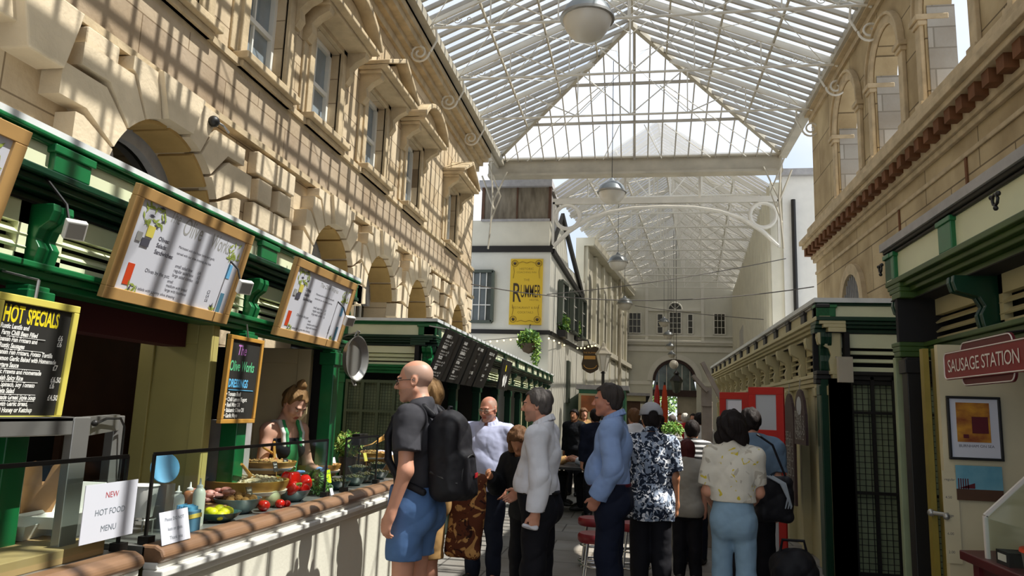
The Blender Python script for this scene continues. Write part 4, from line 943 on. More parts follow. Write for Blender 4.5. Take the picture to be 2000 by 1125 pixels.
t.add([F.p(F.w*(x-.02), .02+y*1.0, .004) for x, y in ox], [tuple(range(len(ox)))], 0); F.rect(t, F.w*.36, .08, .07, .10, .004, .002, 1); t.build('emblem', ['whitechalk','yellowpaint'], o)
for x in (.1,F.w-.1): p = F.p(x,0,-.01); MB().tube([p,(-2.3,p.y,2.47)], .008, 5).build('hanging_wire','steel',o)
# sausage station sign
F = Face((1.83,4.85,2.03),(1.83,3.62,2.03),(1.83,4.85,1.868)); o = thing('stall_sign', 'dark red nameplate with white outlined capitals hanging above the framed poster', 'sign', (1.85,4.2,1.83))
def rrect(F, x, y, w, h, r, k, n=6):
    pts = []
    for cx, cy, a0 in ((x+w-r,y+r,-90),(x+w-r,y+h-r,0),(x+r,y+h-r,90),(x+r,y+r,180)):
        for i in range(n+1): a = R(a0+90*i/n); pts.append(F.p(cx+r*math.cos(a), cy+r*math.sin(a), k))
    return pts
def plate(root, nm, F, x, y, w, h, r, k, m, th=.012):
    a = rrect(F,x,y,w,h,r,k); b = rrect(F,x,y,w,h,r,k-th); n_ = len(a); q = MB()
    q.add(a+b, [tuple(range(n_)), tuple(range(2*n_-1,n_-1,-1))]+[(i,n_+i,n_+(i+1)%n_,(i+1)%n_) for i in range(n_)]); q.build(nm, m, root)
plate(o, 'back_plate', F, .20, -.045, .62, .25, .05, -.004, 'maroon'); plate(o, 'name_plate', F, 0, 0, F.w, F.h, .035, .012, 'cherry')
t = MB(); t.tube(rrect(F,.006,.006,F.w-.012,F.h-.012,.03,.014), .0035, 6, closed=True); t.tube(rrect(F,.206,-.039,.608,.238,.045,-.002), .0035, 6, closed=True); t.build('white_outline','signwhite',o)
t = MB(); t.text('SAUSAGE STATION', .105, F.p(.055,.118,.013), F.U, -F.D, space=.93); t.build('lettering','signwhite',o)
m = MB()
for x in (.3,.75): p = F.p(x,-.045,-.005); m.tube([p,(p.x+.18,p.y,2.1)], .006, 5)
m.build('bracket','black',o)
# framed poster and seaside print on the stall board
M['artwork'] = mat('orange_yellow_print', '#d89a2a', .6, col2='#7a2a12', vs=7, stretch=(1,1,1.6)); M['seaprint'] = mat('teal_sea_print', '#4f8fa3', .5, col2='#7fb0bd', vs=5)
Yb = 5.2; p = on_y(1847,773,Yb); q_ = on_y(1952,773,Yb); b = on_y(1855,897,Yb)
F = Face((p.x,Yb,p.z),(q_.x,Yb,p.z),(p.x,Yb,b.z)); o = thing('framed_print', 'black-framed orange and yellow poster above the unframed seaside picture', 'picture', tuple(F.p(F.w/2,F.h)))
framed(o, F, .02, .016, 'black', 'paper', 'mount'); q = MB(); F.rect(q, F.w*.17, F.h*.1, F.w*.62, F.h*.62, .003); q.build('artwork','artwork',o)
q = MB(); F.rect(q, F.w*.45, F.h*.32, F.w*.3, F.h*.26, .006); F.rect(q, F.w*.28, F.h*.6, F.w*.1, F.h*.06, .006); t = MB(); F.txt(t, 'BURNHAM ON SEA', .024, F.w*.19, F.h*.80, 0); t.build('caption','ink',o); q.build('dark_figure','maroon',o)
p = on_y(1865,908,Yb); q_ = on_y(1956,910,Yb); b = on_y(1868,976,Yb)
F = Face((p.x,Yb,p.z),(q_.x,Yb,p.z),(p.x,Yb,b.z)); o = thing('seaside_print', 'unframed teal seaside picture with red beach huts below the poster', 'picture', tuple(F.p(F.w/2,F.h)))
q = MB(); F.rect(q, 0, 0, F.w, F.h*.68, .004); q.build('sky_area','seaprint',o); q = MB(); F.rect(q, 0, F.h*.68, F.w, F.h*.32, .004); q.build('beach_area','brown',o); q = MB()
for k in range(5): F.rect(q, F.w*(.04+.05*k), F.h*.38, .006, F.h*.3, .006)
q.add([F.p(F.w*.05,F.h*.66,.006),F.p(F.w*.4,F.h*.5,.006),F.p(F.w*.4,F.h*.66,.006)], [(0,1,2)]); q.build('boat_shapes','maroon',o)
# yellow inn sign
YF2 = YF-.01; tl, tr_, bl = on_y(1001,506,YF2), on_y(1061,505,YF2), on_y(994,634,YF2)
F = Face((tl.x-.04,YF2-.03,tl.z),(tr_.x,YF2-.03,tl.z),(tl.x-.04,YF2-.03,bl.z)); o = thing('inn_sign', 'tall yellow painted inn sign with dark lettering on the white house front', 'sign', (F.p(F.w/2,F.h).x,YF2,bl.z))
q = MB(); F.rect(q, 0, 0, F.w, F.h, 0, .04); q.build('board_face','inn',o); t = MB(); w, h = F.w, F.h
F.txt(t, 'R', h*.41, w*.07, h*.655, 0, bold=.006, sx=.56); F.txt(t, 'UMMER', h*.27, w*.33, h*.585, 0, bold=.005, sx=.335); F.txt(t, 'THE', h*.05, w*.42, h*.34, 1)
F.txt(t, 'HOTEL', h*.045, w*.62, h*.64, 1)
for y, s, sz in ((.17,'HISTORIC',.05),(.22,'COACHING INN',.04),(.76,'RESTAURANT & BAR',.045),(.83,'COCKTAILS',.045)): F.txt(t, s, h*sz, w*.5, h*y, 1, align='CENTER')
for x, y in ((.13,.07),(.87,.07),(.13,.92),(.87,.92)):
    t.tube([F.p(w*x+.09*math.cos(a*pi/6), h*y+.09*math.sin(a*pi/6), .006) for a in range(12)], .008, 5, 1, closed=True); t.ball(F.p(w*x,h*y,.006), .045, 8, 6, 0)
sc_ = lambda y0, dy: [F.p(w*(.24+.52*i/12), h*y0+dy*math.cos(i*pi/3), .006) for i in range(13)]
t.tube(sc_(.055,.02), .007, 5, 1); t.tube(sc_(.945,.02), .007, 5, 1)
for x in (.09,.91): t.tube([F.p(w*x,h*.13,.006),F.p(w*(x+.03 if x < .5 else x-.03),h*.2,.006),F.p(w*x,h*.3,.006)], .006, 5, 1); t.tube([F.p(w*x,h*.7,.006),F.p(w*(x+.03 if x < .5 else x-.03),h*.78,.006),F.p(w*x,h*.86,.006)], .006, 5, 1)
t.build('lettering', ['inndark','innmid'], o)
# hanging inn sign on the lamp-side
c = on_y(1153,703,23.6); o = thing('hanging_sign', 'dark shaped pub sign with gold band hanging beside the lamp post', 'sign', tuple(c)); s_ = 1450/23.6
pr = [(-16,-24),(-8,-27),(0,-22),(8,-27),(16,-24),(14,-6),(17,8),(15,18),(6,24),(0,26),(-6,24),(-15,18),(-17,8),(-14,-6)]
MB().prism([(x/s_,-y/s_) for x, y in pr], c, (1,0,0), (0,0,1), (0,.05,0)).build('board_face','inndark',o)
t = MB(); t.box((c.x-.2,c.y-.01,c.z+.02),(c.x+.16,c.y,c.z+.13)); t.tube([(c.x+.2*math.cos(a*pi/8),c.y-.01,c.z-.16+.12*math.sin(a*pi/8)) for a in range(8,17)], .012, 5); t.text('THE RUMMER', .075, (c.x,c.y-.012,c.z+.2), (1,0,0), (0,0,1), align='CENTER'); t.build('gold_band','goldframe',o)
MB().tube([c+V3(0,.02,.40),c+V3(-.1,.02,.62),(-1.98,c.y+.1,c.z+.62)], .02, 6).build('bracket','black',o)
# street lamp
c = on_y(1177,790,22.5); tpz = on_y(1177,668,22.5).z; o = thing('street_lamp', 'black lamp post with tapered glass lantern by the kiosk', 'lamp post', (c.x,22.5,0))
MB().lathe([(.12,0),(.12,.25),(.07,.35),(.05,.9),(.045,tpz-.95),(.08,tpz-.93),(.03,tpz-.88)], (c.x,22.5,0), 12).build('post','black',o,smooth=40)
z = tpz-.88; MB().lathe([(.09,z),(.2,z+.48)], (c.x,22.5,0), 6).build('lantern_glass','globe',o)
m = MB()
for k in range(6): a = pi/3*k; m.tube([(c.x+.09*math.cos(a),22.5+.09*math.sin(a),z),(c.x+.2*math.cos(a),22.5+.2*math.sin(a),z+.48)], .014, 5)
m.lathe([(.23,z+.48),(.25,z+.52),(.12,z+.68),(.07,z+.74),(.05,z+.84),(.015,z+.88),(0,z+.95)], (c.x,22.5,0), 6); m.build('lantern_frame','irondk',o)
# floodlights, pan, bunting bulbs
def flood(px, py, x, lab, s=.09):
    c = on_x(px, py, x); o = thing('floodlight', lab, 'light', tuple(c), group='small white floodlights along the olive stall')
    T = Euler((R(0),R(28),R(-35))).to_matrix(); q = MB()
    vs = [c+T@V3(a*.018,b*s*.5,d*s*.5) for d in (-1,1) for a, b in ((-1,-1),(1,-1),(1,1),(-1,1))]; q.hexa(vs); q.build('housing','white',o,bevel=.004)
    vs = [c+T@V3(.019+a*.001,b*s*.4,d*s*.4) for d in (-1,1) for a, b in ((-1,-1),(1,-1),(1,1),(-1,1))]; MB().hexa(vs).build('lens','steel',o)
    MB().tube([c-V3(.02,0,0), c+V3(-.05,0,.1), (-2.33,c.y+.02,c.z+.22)], .006, 5).build('cable','black',o)
flood(146,449,-2.15,'white floodlight on the post between first and second paper menus',.075); flood(478,561,-2.14,'white floodlight at the far edge of the large paper menu',.075); flood(682,627,-2.14,'white floodlight on the last post of the olive stall',.075)
c = on_x(692,700,-2.2); o = thing('paella_pan', 'round steel paella pan hanging from the last green post', 'pan', tuple(c))
T = Matrix.Rotation(R(-8),3,'Z') @ Matrix.Rotation(R(90),3,'Y') @ Matrix.Rotation(R(0),3,'X')
MB().lathe([(0,-.012),(.14,-.012),(.172,.03),(.18,.03),(.146,-.022),(0,-.022)], c, 32, T=T).build('pan_body','steel',o,smooth=40)
m = MB(); m.tube([c+V3(.0,-.03,.17),c+V3(0.02,-.02,.215),c+V3(.02,.02,.215),c+V3(0,.03,.17)], .007, 6); m.tube([c+V3(0,-.03,-.17),c+V3(.02,-.02,-.21),c+V3(.02,.02,-.21),c+V3(0,.03,-.17)], .007, 6); m.tube([c+V3(.01,0,.21),(-2.36,c.y+.02,2.12)], .005, 5); m.build('handle','steel',o,smooth=60)
M['bulb'] = mat('warm_festoon_bulb', '#ffdf9a', .4, emit=3)
def festoon(px, lab):
    o = thing('festoon_lights', lab, 'string lights', tuple(px[0])); MB().tube([p+V3(0,0,.05) for p in px], .008, 5).build('cord','black',o)
    for p in px: MB().ball(p, .024, 8, 6).build('bulb','bulb',o,smooth=60)
festoon([on_y(905+13.2*k, 673-1.5*k*(1 if k < 5 else .9)+0, 20.3) for k in range(9)], 'string of warm bulbs across the white house front under the black beam')
festoon([on_x(1072+10*k+ .0, 661+4.3*k, -2.3+.03*k) for k in range(7)], 'string of warm bulbs sloping along the white house side wall')
festoon([on_y(1128+7*k, 680-(1.0*k if k > 2 else 0), 23.0) for k in range(6)], 'short string of warm bulbs above the dark pub sign')
# hanging basket and window plants
c = on_y(1033,668,20.2); o = thing('hanging_basket', 'trailing green plant in a basket on the white house front', 'plant', tuple(c))
MB().lathe([(0,-.28),(.15,-.22),(.24,-.05),(.26,0)], c-V3(0,0,.05), 14).build('basket','inndark',o,smooth=50); f = MB(); foliage(f, c+V3(0,0,.05), (.34,.26,.3), 420, .075, 11); foliage(f, c+V3(.2,0,-.3), (.14,.14,.4), 160, .06, 12); f.build('foliage',['leaf','leafdk'],o); MB().tube([c+V3(0,0,.2),c+V3(0,.1,.5),(c.x,20.46,c.z+.5)],.012,5).build('bracket','black',o)
for i, (px, py) in enumerate(((1100,640),(1122,648))):
    c = on_x(px,py,-2.2+.1*i); o = thing('window_box_plant', ['leafy plant in a box under the nearer house side window','leafy plant in a box under the farther house side window'][i], 'plant', tuple(c))
    MB().box((c.x-.15,c.y-.35,c.z-.3),(c.x+.1,c.y+.35,c.z-.1)).build('planter_box','black',o); f = MB(); foliage(f, c+V3(0,0,.1), (.22,.4,.3), 220, .1, 20+i); f.build('foliage',['leaf','leafdk'],o)
# ------------------------------------------------------------------ counters and glass guards
TZ = .965
def counter(y0, y1, lab, seams):
    o = thing('counter', lab, 'counter', (-2.4,(y0+y1)/2,0))
    MB().box((-2.95,y0,TZ-.05),(-2.1,y1,TZ)).build('worktop','steel',o)
    pr = [(-2.12,.972),(-2.05,.972),(-2.015,.955),(-2.0,.925),(-2.02,.90),(-2.12,.895)]
    MB().prism([(x,z) for x, z in pr], (0,y0,0), (1,0,0), (0,0,1), (0,y1-y0,0)).build('rounded_wood_edge','wood',o,bevel=.012)
    m = MB(); m.box((-2.1,y0,.84),(-2.0,y1,.87)); m.box((-2.1,y0,.87),(-2.03,y1,.9)); m.box((-2.1,y0,.80),(-2.03,y1,.84)); m.build('moulding','white',o,bevel=.006)
    ys = [y0]+seams+[y1]
    for a, b in zip(ys[:-1], ys[1:]): MB().box((-2.12,a+.004,0.0),(-2.05,b-.004,.80)).build('front_panel','creamw',o,bevel=.004)
    MB().box((-2.95,y0,0),(-2.9,y1,.9)).build('back_panel','greendk',o)
    return o
counter(-1.5, 2.93, 'cream-fronted counter with rounded wood edge carrying the hot food boxes', [0,1.5])
counter(3.05, 6.6, 'long cream-fronted counter with wood edge displaying salads and olives', [4.1,5.12])
def guard(y0, y1, lab, cut=False):
    o = thing('glass_guard', lab, 'sneeze guard', (-2.14,(y0+y1)/2,.99)); x = -2.135
    MB().box((x-.004,y0,.995),(x+.004,y1,1.345)).build('glass_pane','clear',o); m = MB(); m.bar((x,y0,1.352),(x,y1,1.352),.014,.016); m.build('top_rail','black',o)
    m = MB()
    for y in (y0, y1): m = MB(); m.bar((x,y,.975),(x,y,1.352),.012,.012); m.box((x-.02,y-.025,.967),(x+.03,y+.025,1.0)); m.build('end_post','black',o)
guard(-1.0, 2.92, 'glass guard with black rail in front of the hot food boxes'); guard(3.1, 5.02, 'glass guard with black rail in front of the salad tubs'); guard(5.36, 6.05, 'short glass guard with black upright at the far end of the counter')
# hot food gantry
o = thing('heat_lamp_gantry', 'brushed steel heat-lamp gantry over the hot food counter', 'food warmer', (-2.5,2.4,TZ))
gx = -2.2; m = MB(); m.box((gx-.05,1.2,1.445),(gx,2.66,1.515)); m.build('front_beam','steel',o,bevel=.004)
p1, p2 = on_x(150,815,-2.3), on_x(228,815,-2.66)
m = MB(); m.box((gx-.035,2.66,TZ),(gx+.005,2.75,1.515)); m.build('front_upright','steel',o,bevel=.004); m = MB(); m.box((-2.53,3.27,TZ),(-2.48,3.34,1.51)); m.build('rear_upright','steel',o,bevel=.004)
m = MB(); m.hexa([V3(-2.2,2.75,1.44),V3(-2.48,3.3,1.44),V3(-2.52,3.3,1.44),V3(-2.24,2.75,1.44),V3(-2.2,2.75,1.515),V3(-2.48,3.3,1.515),V3(-2.52,3.3,1.515),V3(-2.24,2.75,1.515)]); m.box((-2.6,1.2,1.50),(-2.2,2.7,1.515)); m.build('side_beam','steel',o)
m = MB(); m.ball((-2.2,2.78,1.49),.014,8,6); m.tube([(-2.2,2.79,1.49),(-2.28,2.95,1.505),(-2.4,3.2,1.50),(-2.45,3.3,1.46),(-2.47,3.33,1.2)], .006, 6); m.build('power_cable','black',o,smooth=60)
# helpers for small goods
def sit(px, py, x=None, z=None): return on_z(px,py,z) if x is None else on_x(px,py,x)
def paper_sign(name, label, c4, lines, mats):
    tl, tr, bl = c4; F = Face(tl,tr,bl); o = thing(name, label, 'paper sign', tuple(F.p(F.w/2,F.h))); q = MB(); F.rect(q,0,0,F.w,F.h,0,.003); q.build('sheet','paper',o); t = MB()
    for s, sz, y, mi in lines: F.txt(t, s, F.h*sz, F.w*.5, F.h*y, mi, align='CENTER')
    t.build('lettering', mats, o); return o
X_ = -2.12
tl, tr, bl = on_x(155,948,X_), on_x(258,935,X_), on_x(155,1062,X_)
paper_sign('paper_sign', 'white paper notice reading New Hot Food Menu behind the guard', (tl+V3(.03,0,0),tl+V3(.03,tr.y-tl.y,0),V3(bl.x+.03,tl.y,bl.z)), [('NEW',.15,.26,1),('HOT FOOD',.15,.55,0),('MENU',.15,.84,0)], ['greytext','redtext'])
tl, tr, bl = on_x(311,1002,-2.06), on_x(366,995,-2.06), on_x(318,1066,-2.03)
paper_sign('paper_sign', 'small white paper notice asking not to lean on glass', (tl,V3(tl.x,tr.y,tl.z),V3(-2.03,tl.y,bl.z)), [('Please DO NOT',.15,.3,0),('lean on glass.',.15,.6,0),('Thank you',.16,.88,0)], ['greytext'])
# cardboard carton, takeaway boxes
o = thing('cardboard_carton', 'flat brown cardboard carton lying on the counter under takeaway boxes', 'carton', (-2.3,2.3,TZ))
MB().box((-2.58,1.0,TZ),(-2.15,2.86,1.02)).build('carton_body','card',o,bevel=.003); t = MB(); t.text('THIS WAY UP', .045, (-2.30,1.95,1.022), (0.15,1,0), (-1,0.15,0)); t.build('printing','inklight',o); MB().box((-2.17,2.2,.96),(-2.158,2.25,1.0)).build('tape','wood',o)
def open_box(name, label, c, w, l, h, flare, m, rz=0, lid=False, cat='food box'):
    o = thing(name, label, cat, tuple(c), rz); q = MB(); XF[o.name] = Matrix()
    a = [(-w/2,-l/2,0),(w/2,-l/2,0),(w/2,l/2,0),(-w/2,l/2,0)]; b = [(x*flare,y*flare,h) for x, y, z in a]; t = .004
    ai = [(x*.96,y*.96,t) for x, y, z in a]; bi = [(x*.965,y*.965,z) for x, y, z in b]
    q.add(a+b+ai+bi, [(0,3,2,1)]+[(i,(i+1)%4,4+(i+1)%4,4+i) for i in range(4)]+[(8,9,10,11)]+[(8+(i+1)%4,8+i,12+i,12+(i+1)%4) for i in range(4)]+[(4+i,4+(i+1)%4,12+(i+1)%4,12+i) for i in range(4)]); q.build('tray', m, o)
    if lid:
        q = MB(); hw, hl = w/2*flare, l/2*flare; q.hexa([(-hw,hl,h),(hw,hl,h),(hw,hl+.01,h),(-hw,hl+.01,h),(-hw*.9,hl+.05,h+.11),(hw*.9,hl+.05,h+.11),(hw*.9,hl+.06,h+.11),(-hw*.9,hl+.06,h+.11)]); q.build('lid', m, o)
    return o
M['foam'] = mat('white_foam', '#eceae2', .6); M['kraft'] = mat('kraft_paper_board', '#a97c4f', .7, var=.1)
open_box('takeaway_box', 'white foam takeaway tray on the carton nearest the notice', on_z(35,1045,1.022), .19, .26, .06, 1.3, 'foam', .2)
open_box('takeaway_box', 'white foam takeaway box with raised lid behind the foam tray', on_x(105,1025,-2.42), .17, .22, .05, 1.2, 'foam', .1, True)
c = on_x(62,1000,-2.58); o = thing('kraft_food_box', 'open brown kraft takeaway box with heart-shaped flaps', 'food box', tuple(c), 1.1); XF[o.name] = Matrix(); KZ = c.z
q = MB(); a = [(-.06,-.05,0),(.06,-.05,0),(.06,.05,0),(-.06,.05,0)]; b = [(-.085,-.07,.12),(.085,-.07,.12),(.085,.07,.12),(-.085,.07,.12)]; q.add(a+b,[(0,3,2,1),(0,1,5,4),(1,2,6,5),(2,3,7,6),(3,0,4,7)]); q.build('carton','kraft',o)
q = MB()
for s in (-1,1): q.add([(s*.002,-.07,.12),(s*.085,-.07,.12),(s*.10,-.085,.17),(s*.085,-.095,.215),(s*.05,-.10,.225),(s*.02,-.095,.20)],[(0,1,2,3,4,5)]); q.add([(s*.085,-.07,.12),(s*.085,.07,.12),(s*.13,.06,.2),(s*.13,-.06,.2)],[(0,1,2,3)])
q.build('flaps','kraft',o)
if KZ > TZ+.01: q = MB(); q.box((c.x-.09,c.y-.14,TZ),(c.x+.09,c.y+.12,KZ)); o_ = q.build('tray_stack','foam'); tag(o_, 'stack of white foam trays under the brown kraft box', 'trays')
o = thing('steel_food_tray', 'steel bain-marie tray with lidded pots behind the notice', 'tray', (-2.62,3.2,TZ)); MB().box((-2.85,3.08,TZ),(-2.5,3.55,1.13)).build('tray_body','steel',o,bevel=.01); m = MB()
for y in (3.18,3.32,3.46): m.lathe([(.06,0),(.06,.015),(.03,.03),(.012,.035),(.012,.05),(0,.052)], (-2.62,y,1.13), 14)
m.build('pot_lids','steel',o,smooth=50)
o = thing('metal_pail', 'small white pail in a wire stand beside the steel tray', 'bucket', (-2.36,3.32,TZ)); MB().lathe([(.045,0),(.06,.14),(.066,.145),(.062,.15)], (-2.33,3.34,1.04), 18).build('pail','foam',o,smooth=40); m = MB(); m.tube([(-2.33+.06*math.cos(a*pi/8),3.34+.06*math.sin(a*pi/8),1.03) for a in range(16)], .004, 5, closed=True)
for a in range(3): m.tube([(-2.33+.06*math.cos(a*2.1),3.34+.06*math.sin(a*2.1),1.03),(-2.33+.06*math.cos(a*2.1),3.34+.06*math.sin(a*2.1),TZ)], .004, 5)
m.build('wire_stand','steel',o)
def bottle(px, py, x, h, r, m, lab, mcap=None):
    c = on_x(px,py,x); c.z = TZ; o = thing('squeeze_bottle', lab, 'bottle', tuple(c), group='squeeze bottles by the notice'); MB().lathe([(r*.95,0),(r,.01),(r,h*.68),(r*.8,h*.76),(r*.45,h*.8)], c, 16).build('bottle_body',m,o,smooth=50); MB().lathe([(r*.5,h*.79),(r*.5,h*.85),(r*.22,h*.87),(r*.1,h),(0,h)], c, 12).build('nozzle_cap',mcap or m,o,smooth=50)
M['saucebrown'] = mat('tan_sauce_bottle', '#b5764c', .4); M['softplastic'] = mat('cloudy_plastic', '#cfccc0', .35)
bottle(346,985,-2.30,.20,.034,'foam','white squeeze bottle of mayonnaise nearest the pail'); bottle(368,990,-2.32,.205,.033,'saucebrown','tan squeeze bottle between two pale bottles','foam'); bottle(386,1000,-2.22,.235,.031,'softplastic','cloudy tall squeeze bottle beside the blue tea tin','foam')
c = on_x(317,945,-2.34); o = thing('blue_plate', 'upright round blue plate behind the pail', 'plate', (c.x,c.y,c.z)); T = Matrix.Rotation(R(60),3,'Z') @ Matrix.Rotation(R(78),3,'X'); MB().lathe([(0,0),(.045,.002),(.075,.012),(.072,.016),(.04,.008),(0,.006)], (c.x,c.y,c.z+.075), 24, T=T).build('plate_body','skyblue',o,smooth=50); MB().box((c.x-.04,c.y-.02,c.z-.25),(c.x+.04,c.y+.05,c.z)).build('stand','steel',o)
c = on_x(362,1040,-2.17); c.z = TZ; o = thing('tea_tin', 'blue and yellow square tin with sachets behind the small notice', 'tin', tuple(c)); MB().box((c.x-.045,c.y-.05,TZ),(c.x+.045,c.y+.05,1.065)).build('tin_body','tealblue',o,bevel=.004); MB().box((c.x-.047,c.y-.052,1.03),(c.x+.047,c.y+.052,1.05)).build('yellow_band','paleyellow',o); q = MB()
for k in range(6): q.box((c.x-.035+.012*k,c.y-.04,1.05),(c.x-.03+.012*k,c.y+.04,1.09-.004*(k%3)))
q.build('sachets','skyblue',o)
# plastic bags
M['bagplastic'] = mat('clear_crinkled_plastic', '#d8d2d2', .25, spec=.8)
o = thing('plastic_bag', 'crumpled clear plastic bag of bread at the back of the counter', 'bag', (-2.72,4.35,1.02)); rg = random.Random(9); m = MB(); base = MB(); base.ball((0,0,0),1,22,14)
vs = []
for v in base.v:
    v = Vector(v); n_ = .78+.22*math.sin(7*v.x+3*v.z)*math.cos(6*v.y+4*v.z)+.1*math.sin(19*v.z+11*v.x); vs.append((-2.72+v.x*.14*n_, 4.35+v.y*.27*n_, 1.12+v.z*.12*n_+ .05*math.sin(9*v.y)))
m.add(vs, base.f); m.build('bag_body','bagplastic',o,smooth=35); MB().box((-2.9,4.0,TZ),(-2.6,4.7,1.03)).build('bread_crate','card',o)
# salad tubs
M['saladmix'] = mat('couscous_salad', '#d9cdb0', .8, col2='#8f7d4a', vs=60, bump=.8, bs=90); M['veg2'] = mat('chopped_vegetable_salad', '#c9b26a', .8, col2='#9a4a2a', vs=45, bump=.8, bs=80); M['tubwood'] = mat('honey_coloured_wood', '#bb8a3e', .45, var=.25, vs=4)
def tub(px, py, x, rad, h, lab, m, zt=None):
    c = on_x(px,py,x); z = c.z; o = thing('wooden_tub', lab, 'salad tub', (c.x,c.y,z), group='wooden salad tubs on the counter')
    MB().lathe([(rad*.8,0),(rad*.97,h*.75),(rad,h),(rad*.94,h),(rad*.9,h*.8)], c, 28).build('tub_body','tubwood',o,smooth=40); MB().lathe([(rad*.88,h*.32),(rad*.93,h*.32),(rad*.97,h*.5),(rad*.93,h*.5)], c, 28).build('hoop','signwhite',o,smooth=40)
    q = MB(); rg = random.Random(int(px)); q.lathe([(rad*.92,h*.82),(rad*.7,h*1.0),(rad*.3,h*1.16),(0,h*1.2)], c, 24)
    for _ in range(70): a = rg.uniform(0,2*pi); r_ = rad*.85*rg.random()**.5; q.ball((c.x+r_*math.cos(a),c.y+r_*math.sin(a),z+h*(1.2-.35*(r_/rad)**1.5)), rg.uniform(.006,.013), 6, 4)
    q.build('salad',m,o,smooth=50)
    if z > TZ+.02: MB().lathe([(rad*.7,TZ-z),(rad*.7,0)], c, 20).build('riser','brown',o)
    return c
c1 = tub(478,974,-2.42,.26,.12,'large wooden tub of couscous salad behind the falafel bowl','saladmix'); c2 = tub(520,922,-2.66,.21,.08,'wooden tub of pale salad at the back nearest the woman','veg2'); c3 = tub(610,928,-2.55,.22,.09,'wooden tub of mixed salad in front of the woman','veg2'); c4 = tub(725,900,-2.52,.17,.08,'wooden tub of olives at the far end of the counter','veg2')
def paddle(c, lab):
    o = thing('wooden_paddle', lab, 'serving board', tuple(c)); c = Vector(c); q = MB(); q.hexa([c+V3(.03,-.045,0),c+V3(.03,.055,0),c+V3(.015,.055,0),c+V3(.015,-.045,0),c+V3(.0,-.02,.15),c+V3(.0,.045,.15),c+V3(-.012,.045,.15),c+V3(-.012,-.02,.15)]); q.build('blade','tubwood',o,bevel=.008)
    T = Matrix.Rotation(R(80),3,'Y'); MB().lathe([(0,.002),(.021,.002),(.021,.005),(0,.005)], c+V3(.017,.008,.045), 16, T=T).build('white_label','signwhite',o)
paddle(c1+V3(-.06,-.10,.11), 'upright wooden serving board with round label in the couscous tub'); paddle(c2+V3(.02,.06,.07), 'upright wooden serving board in the back tub beside the woman')
def spoon(a, b, lab):
    o = thing('wooden_spoon', lab, 'spoon', tuple(a)); MB().tube([a, lerp(Vector(a),Vector(b),.8), b], [.012,.009,.008], 8).build('handle','tubwood',o,smooth=50)
    MB().ball(a, (.026,.03,.01), 10, 6).build('bowl','tubwood',o,smooth=60)
spoon(c1+V3(.06,-.05,.14), c1+V3(.09,-.24,.23), 'wooden spoon leaning out of the couscous tub'); spoon(c2+V3(.03,.12,.10), c2+V3(.0,-.08,.18), 'wooden spoon lying in the back tub')
M['bowlblue'] = mat('blue_glazed_bowl', '#6f8f9c', .25, var=.15); M['bowlteal'] = mat('dark_teal_glazed_bowl', '#3c5a5a', .25, var=.2)
def bowl(px, py, x, rad, h, m, lab, z=None, group='glazed bowls along the glass'):
    c = on_x(px,py,x); c.z = TZ if z is None else z; o = thing('serving_bowl', lab, 'bowl', tuple(c), group=group)
    MB().lathe([(0,0),(rad*.5,0),(rad*.8,h*.45),(rad,h),(rad*.95,h),(rad*.74,h*.5),(rad*.45,h*.15),(0,h*.12)], c, 26).build('bowl_body',m,o,smooth=50); return c
cf = bowl(462,1000,-2.27,.135,.085,'bowlblue','blue bowl of falafel balls with black tag'); cl = bowl(425,1030,-2.2,.115,.05,'bowlteal','low grey bowl of cut lemons nearest the glass'); cp = bowl(567,985,-2.24,.125,.075,'bowlblue','blue bowl heaped with red peppers')
def fill(c, rad, h, n, r, name, m, lab, cat, seed, sq=1.0, stem=None):
    rg = random.Random(seed); first = None
    for k in range(n):
        ring = 0 if k == 0 else (1 if k < 7 else 2); a = k*2.4+seed; d = rad*(0,.5,.82)[ring]; zz = c.z+h+(r*.9,.45*r,.1*r)[ring]
        p = V3(c.x+d*math.cos(a), c.y+d*math.sin(a), zz); o = thing(name, lab, cat, (0,0,0), group=lab)
        if first is None:
            XF[o.name] = Matrix(); q = MB(); b_ = MB(); b_.ball((0,0,0),1,12,8); q.add([(v[0]*r*(1+.06*math.sin(5*v[1]+k)), v[1]*r, v[2]*r*sq) for v in b_.v], b_.f); q.build('flesh' if stem else 'ball', m, o, smooth=60)
            if stem: MB().tube([(0,0,r*sq*.8),(.004,0,r*sq*1.1),(.012,0,r*sq*1.35)], [.008,.006,.007], 6).build('stem',stem,o,smooth=60)
            first = o
        else:
            bpy.data.objects.remove(o); o = dup(first, (0,0,0))
        o.location = p; o.rotation_euler = (rg.uniform(-.4,.4),rg.uniform(-.4,.4),rg.uniform(0,6))
M['falafel'] = mat('fried_falafel_crust', '#9a6a30', .85, var=.4, vs=60, bump=.6, bs=120); M['lemonskin'] = mat('lemon_yellow', '#e8dc20', .45, bump=.1, bs=120); M['tomatored'] = mat('glossy_tomato_red', '#c81e14', .2); M['pepperred'] = mat('glossy_pepper_red', '#d0140c', .15); M['melon'] = mat('pale_netted_melon', '#b8b48c', .6, var=.2, vs=30); M['stemgreen'] = mat('pepper_stalk_green', '#6f8a2a', .5); M['parsley'] = mat('bright_parsley_leaf', '#5f9a2c', .6, var=.4, vs=20); M['parsleydk'] = mat('dark_parsley_leaf', '#2f5c18', .6, var=.4)
fill(cf,.11,.07,13,.026,'falafel_ball','falafel','brown falafel ball in the blue bowl with black tag','falafel',2); fill(cl,.09,.035,9,.03,'lemon','lemonskin','cut yellow lemon in the low grey bowl','lemon',5,.8)
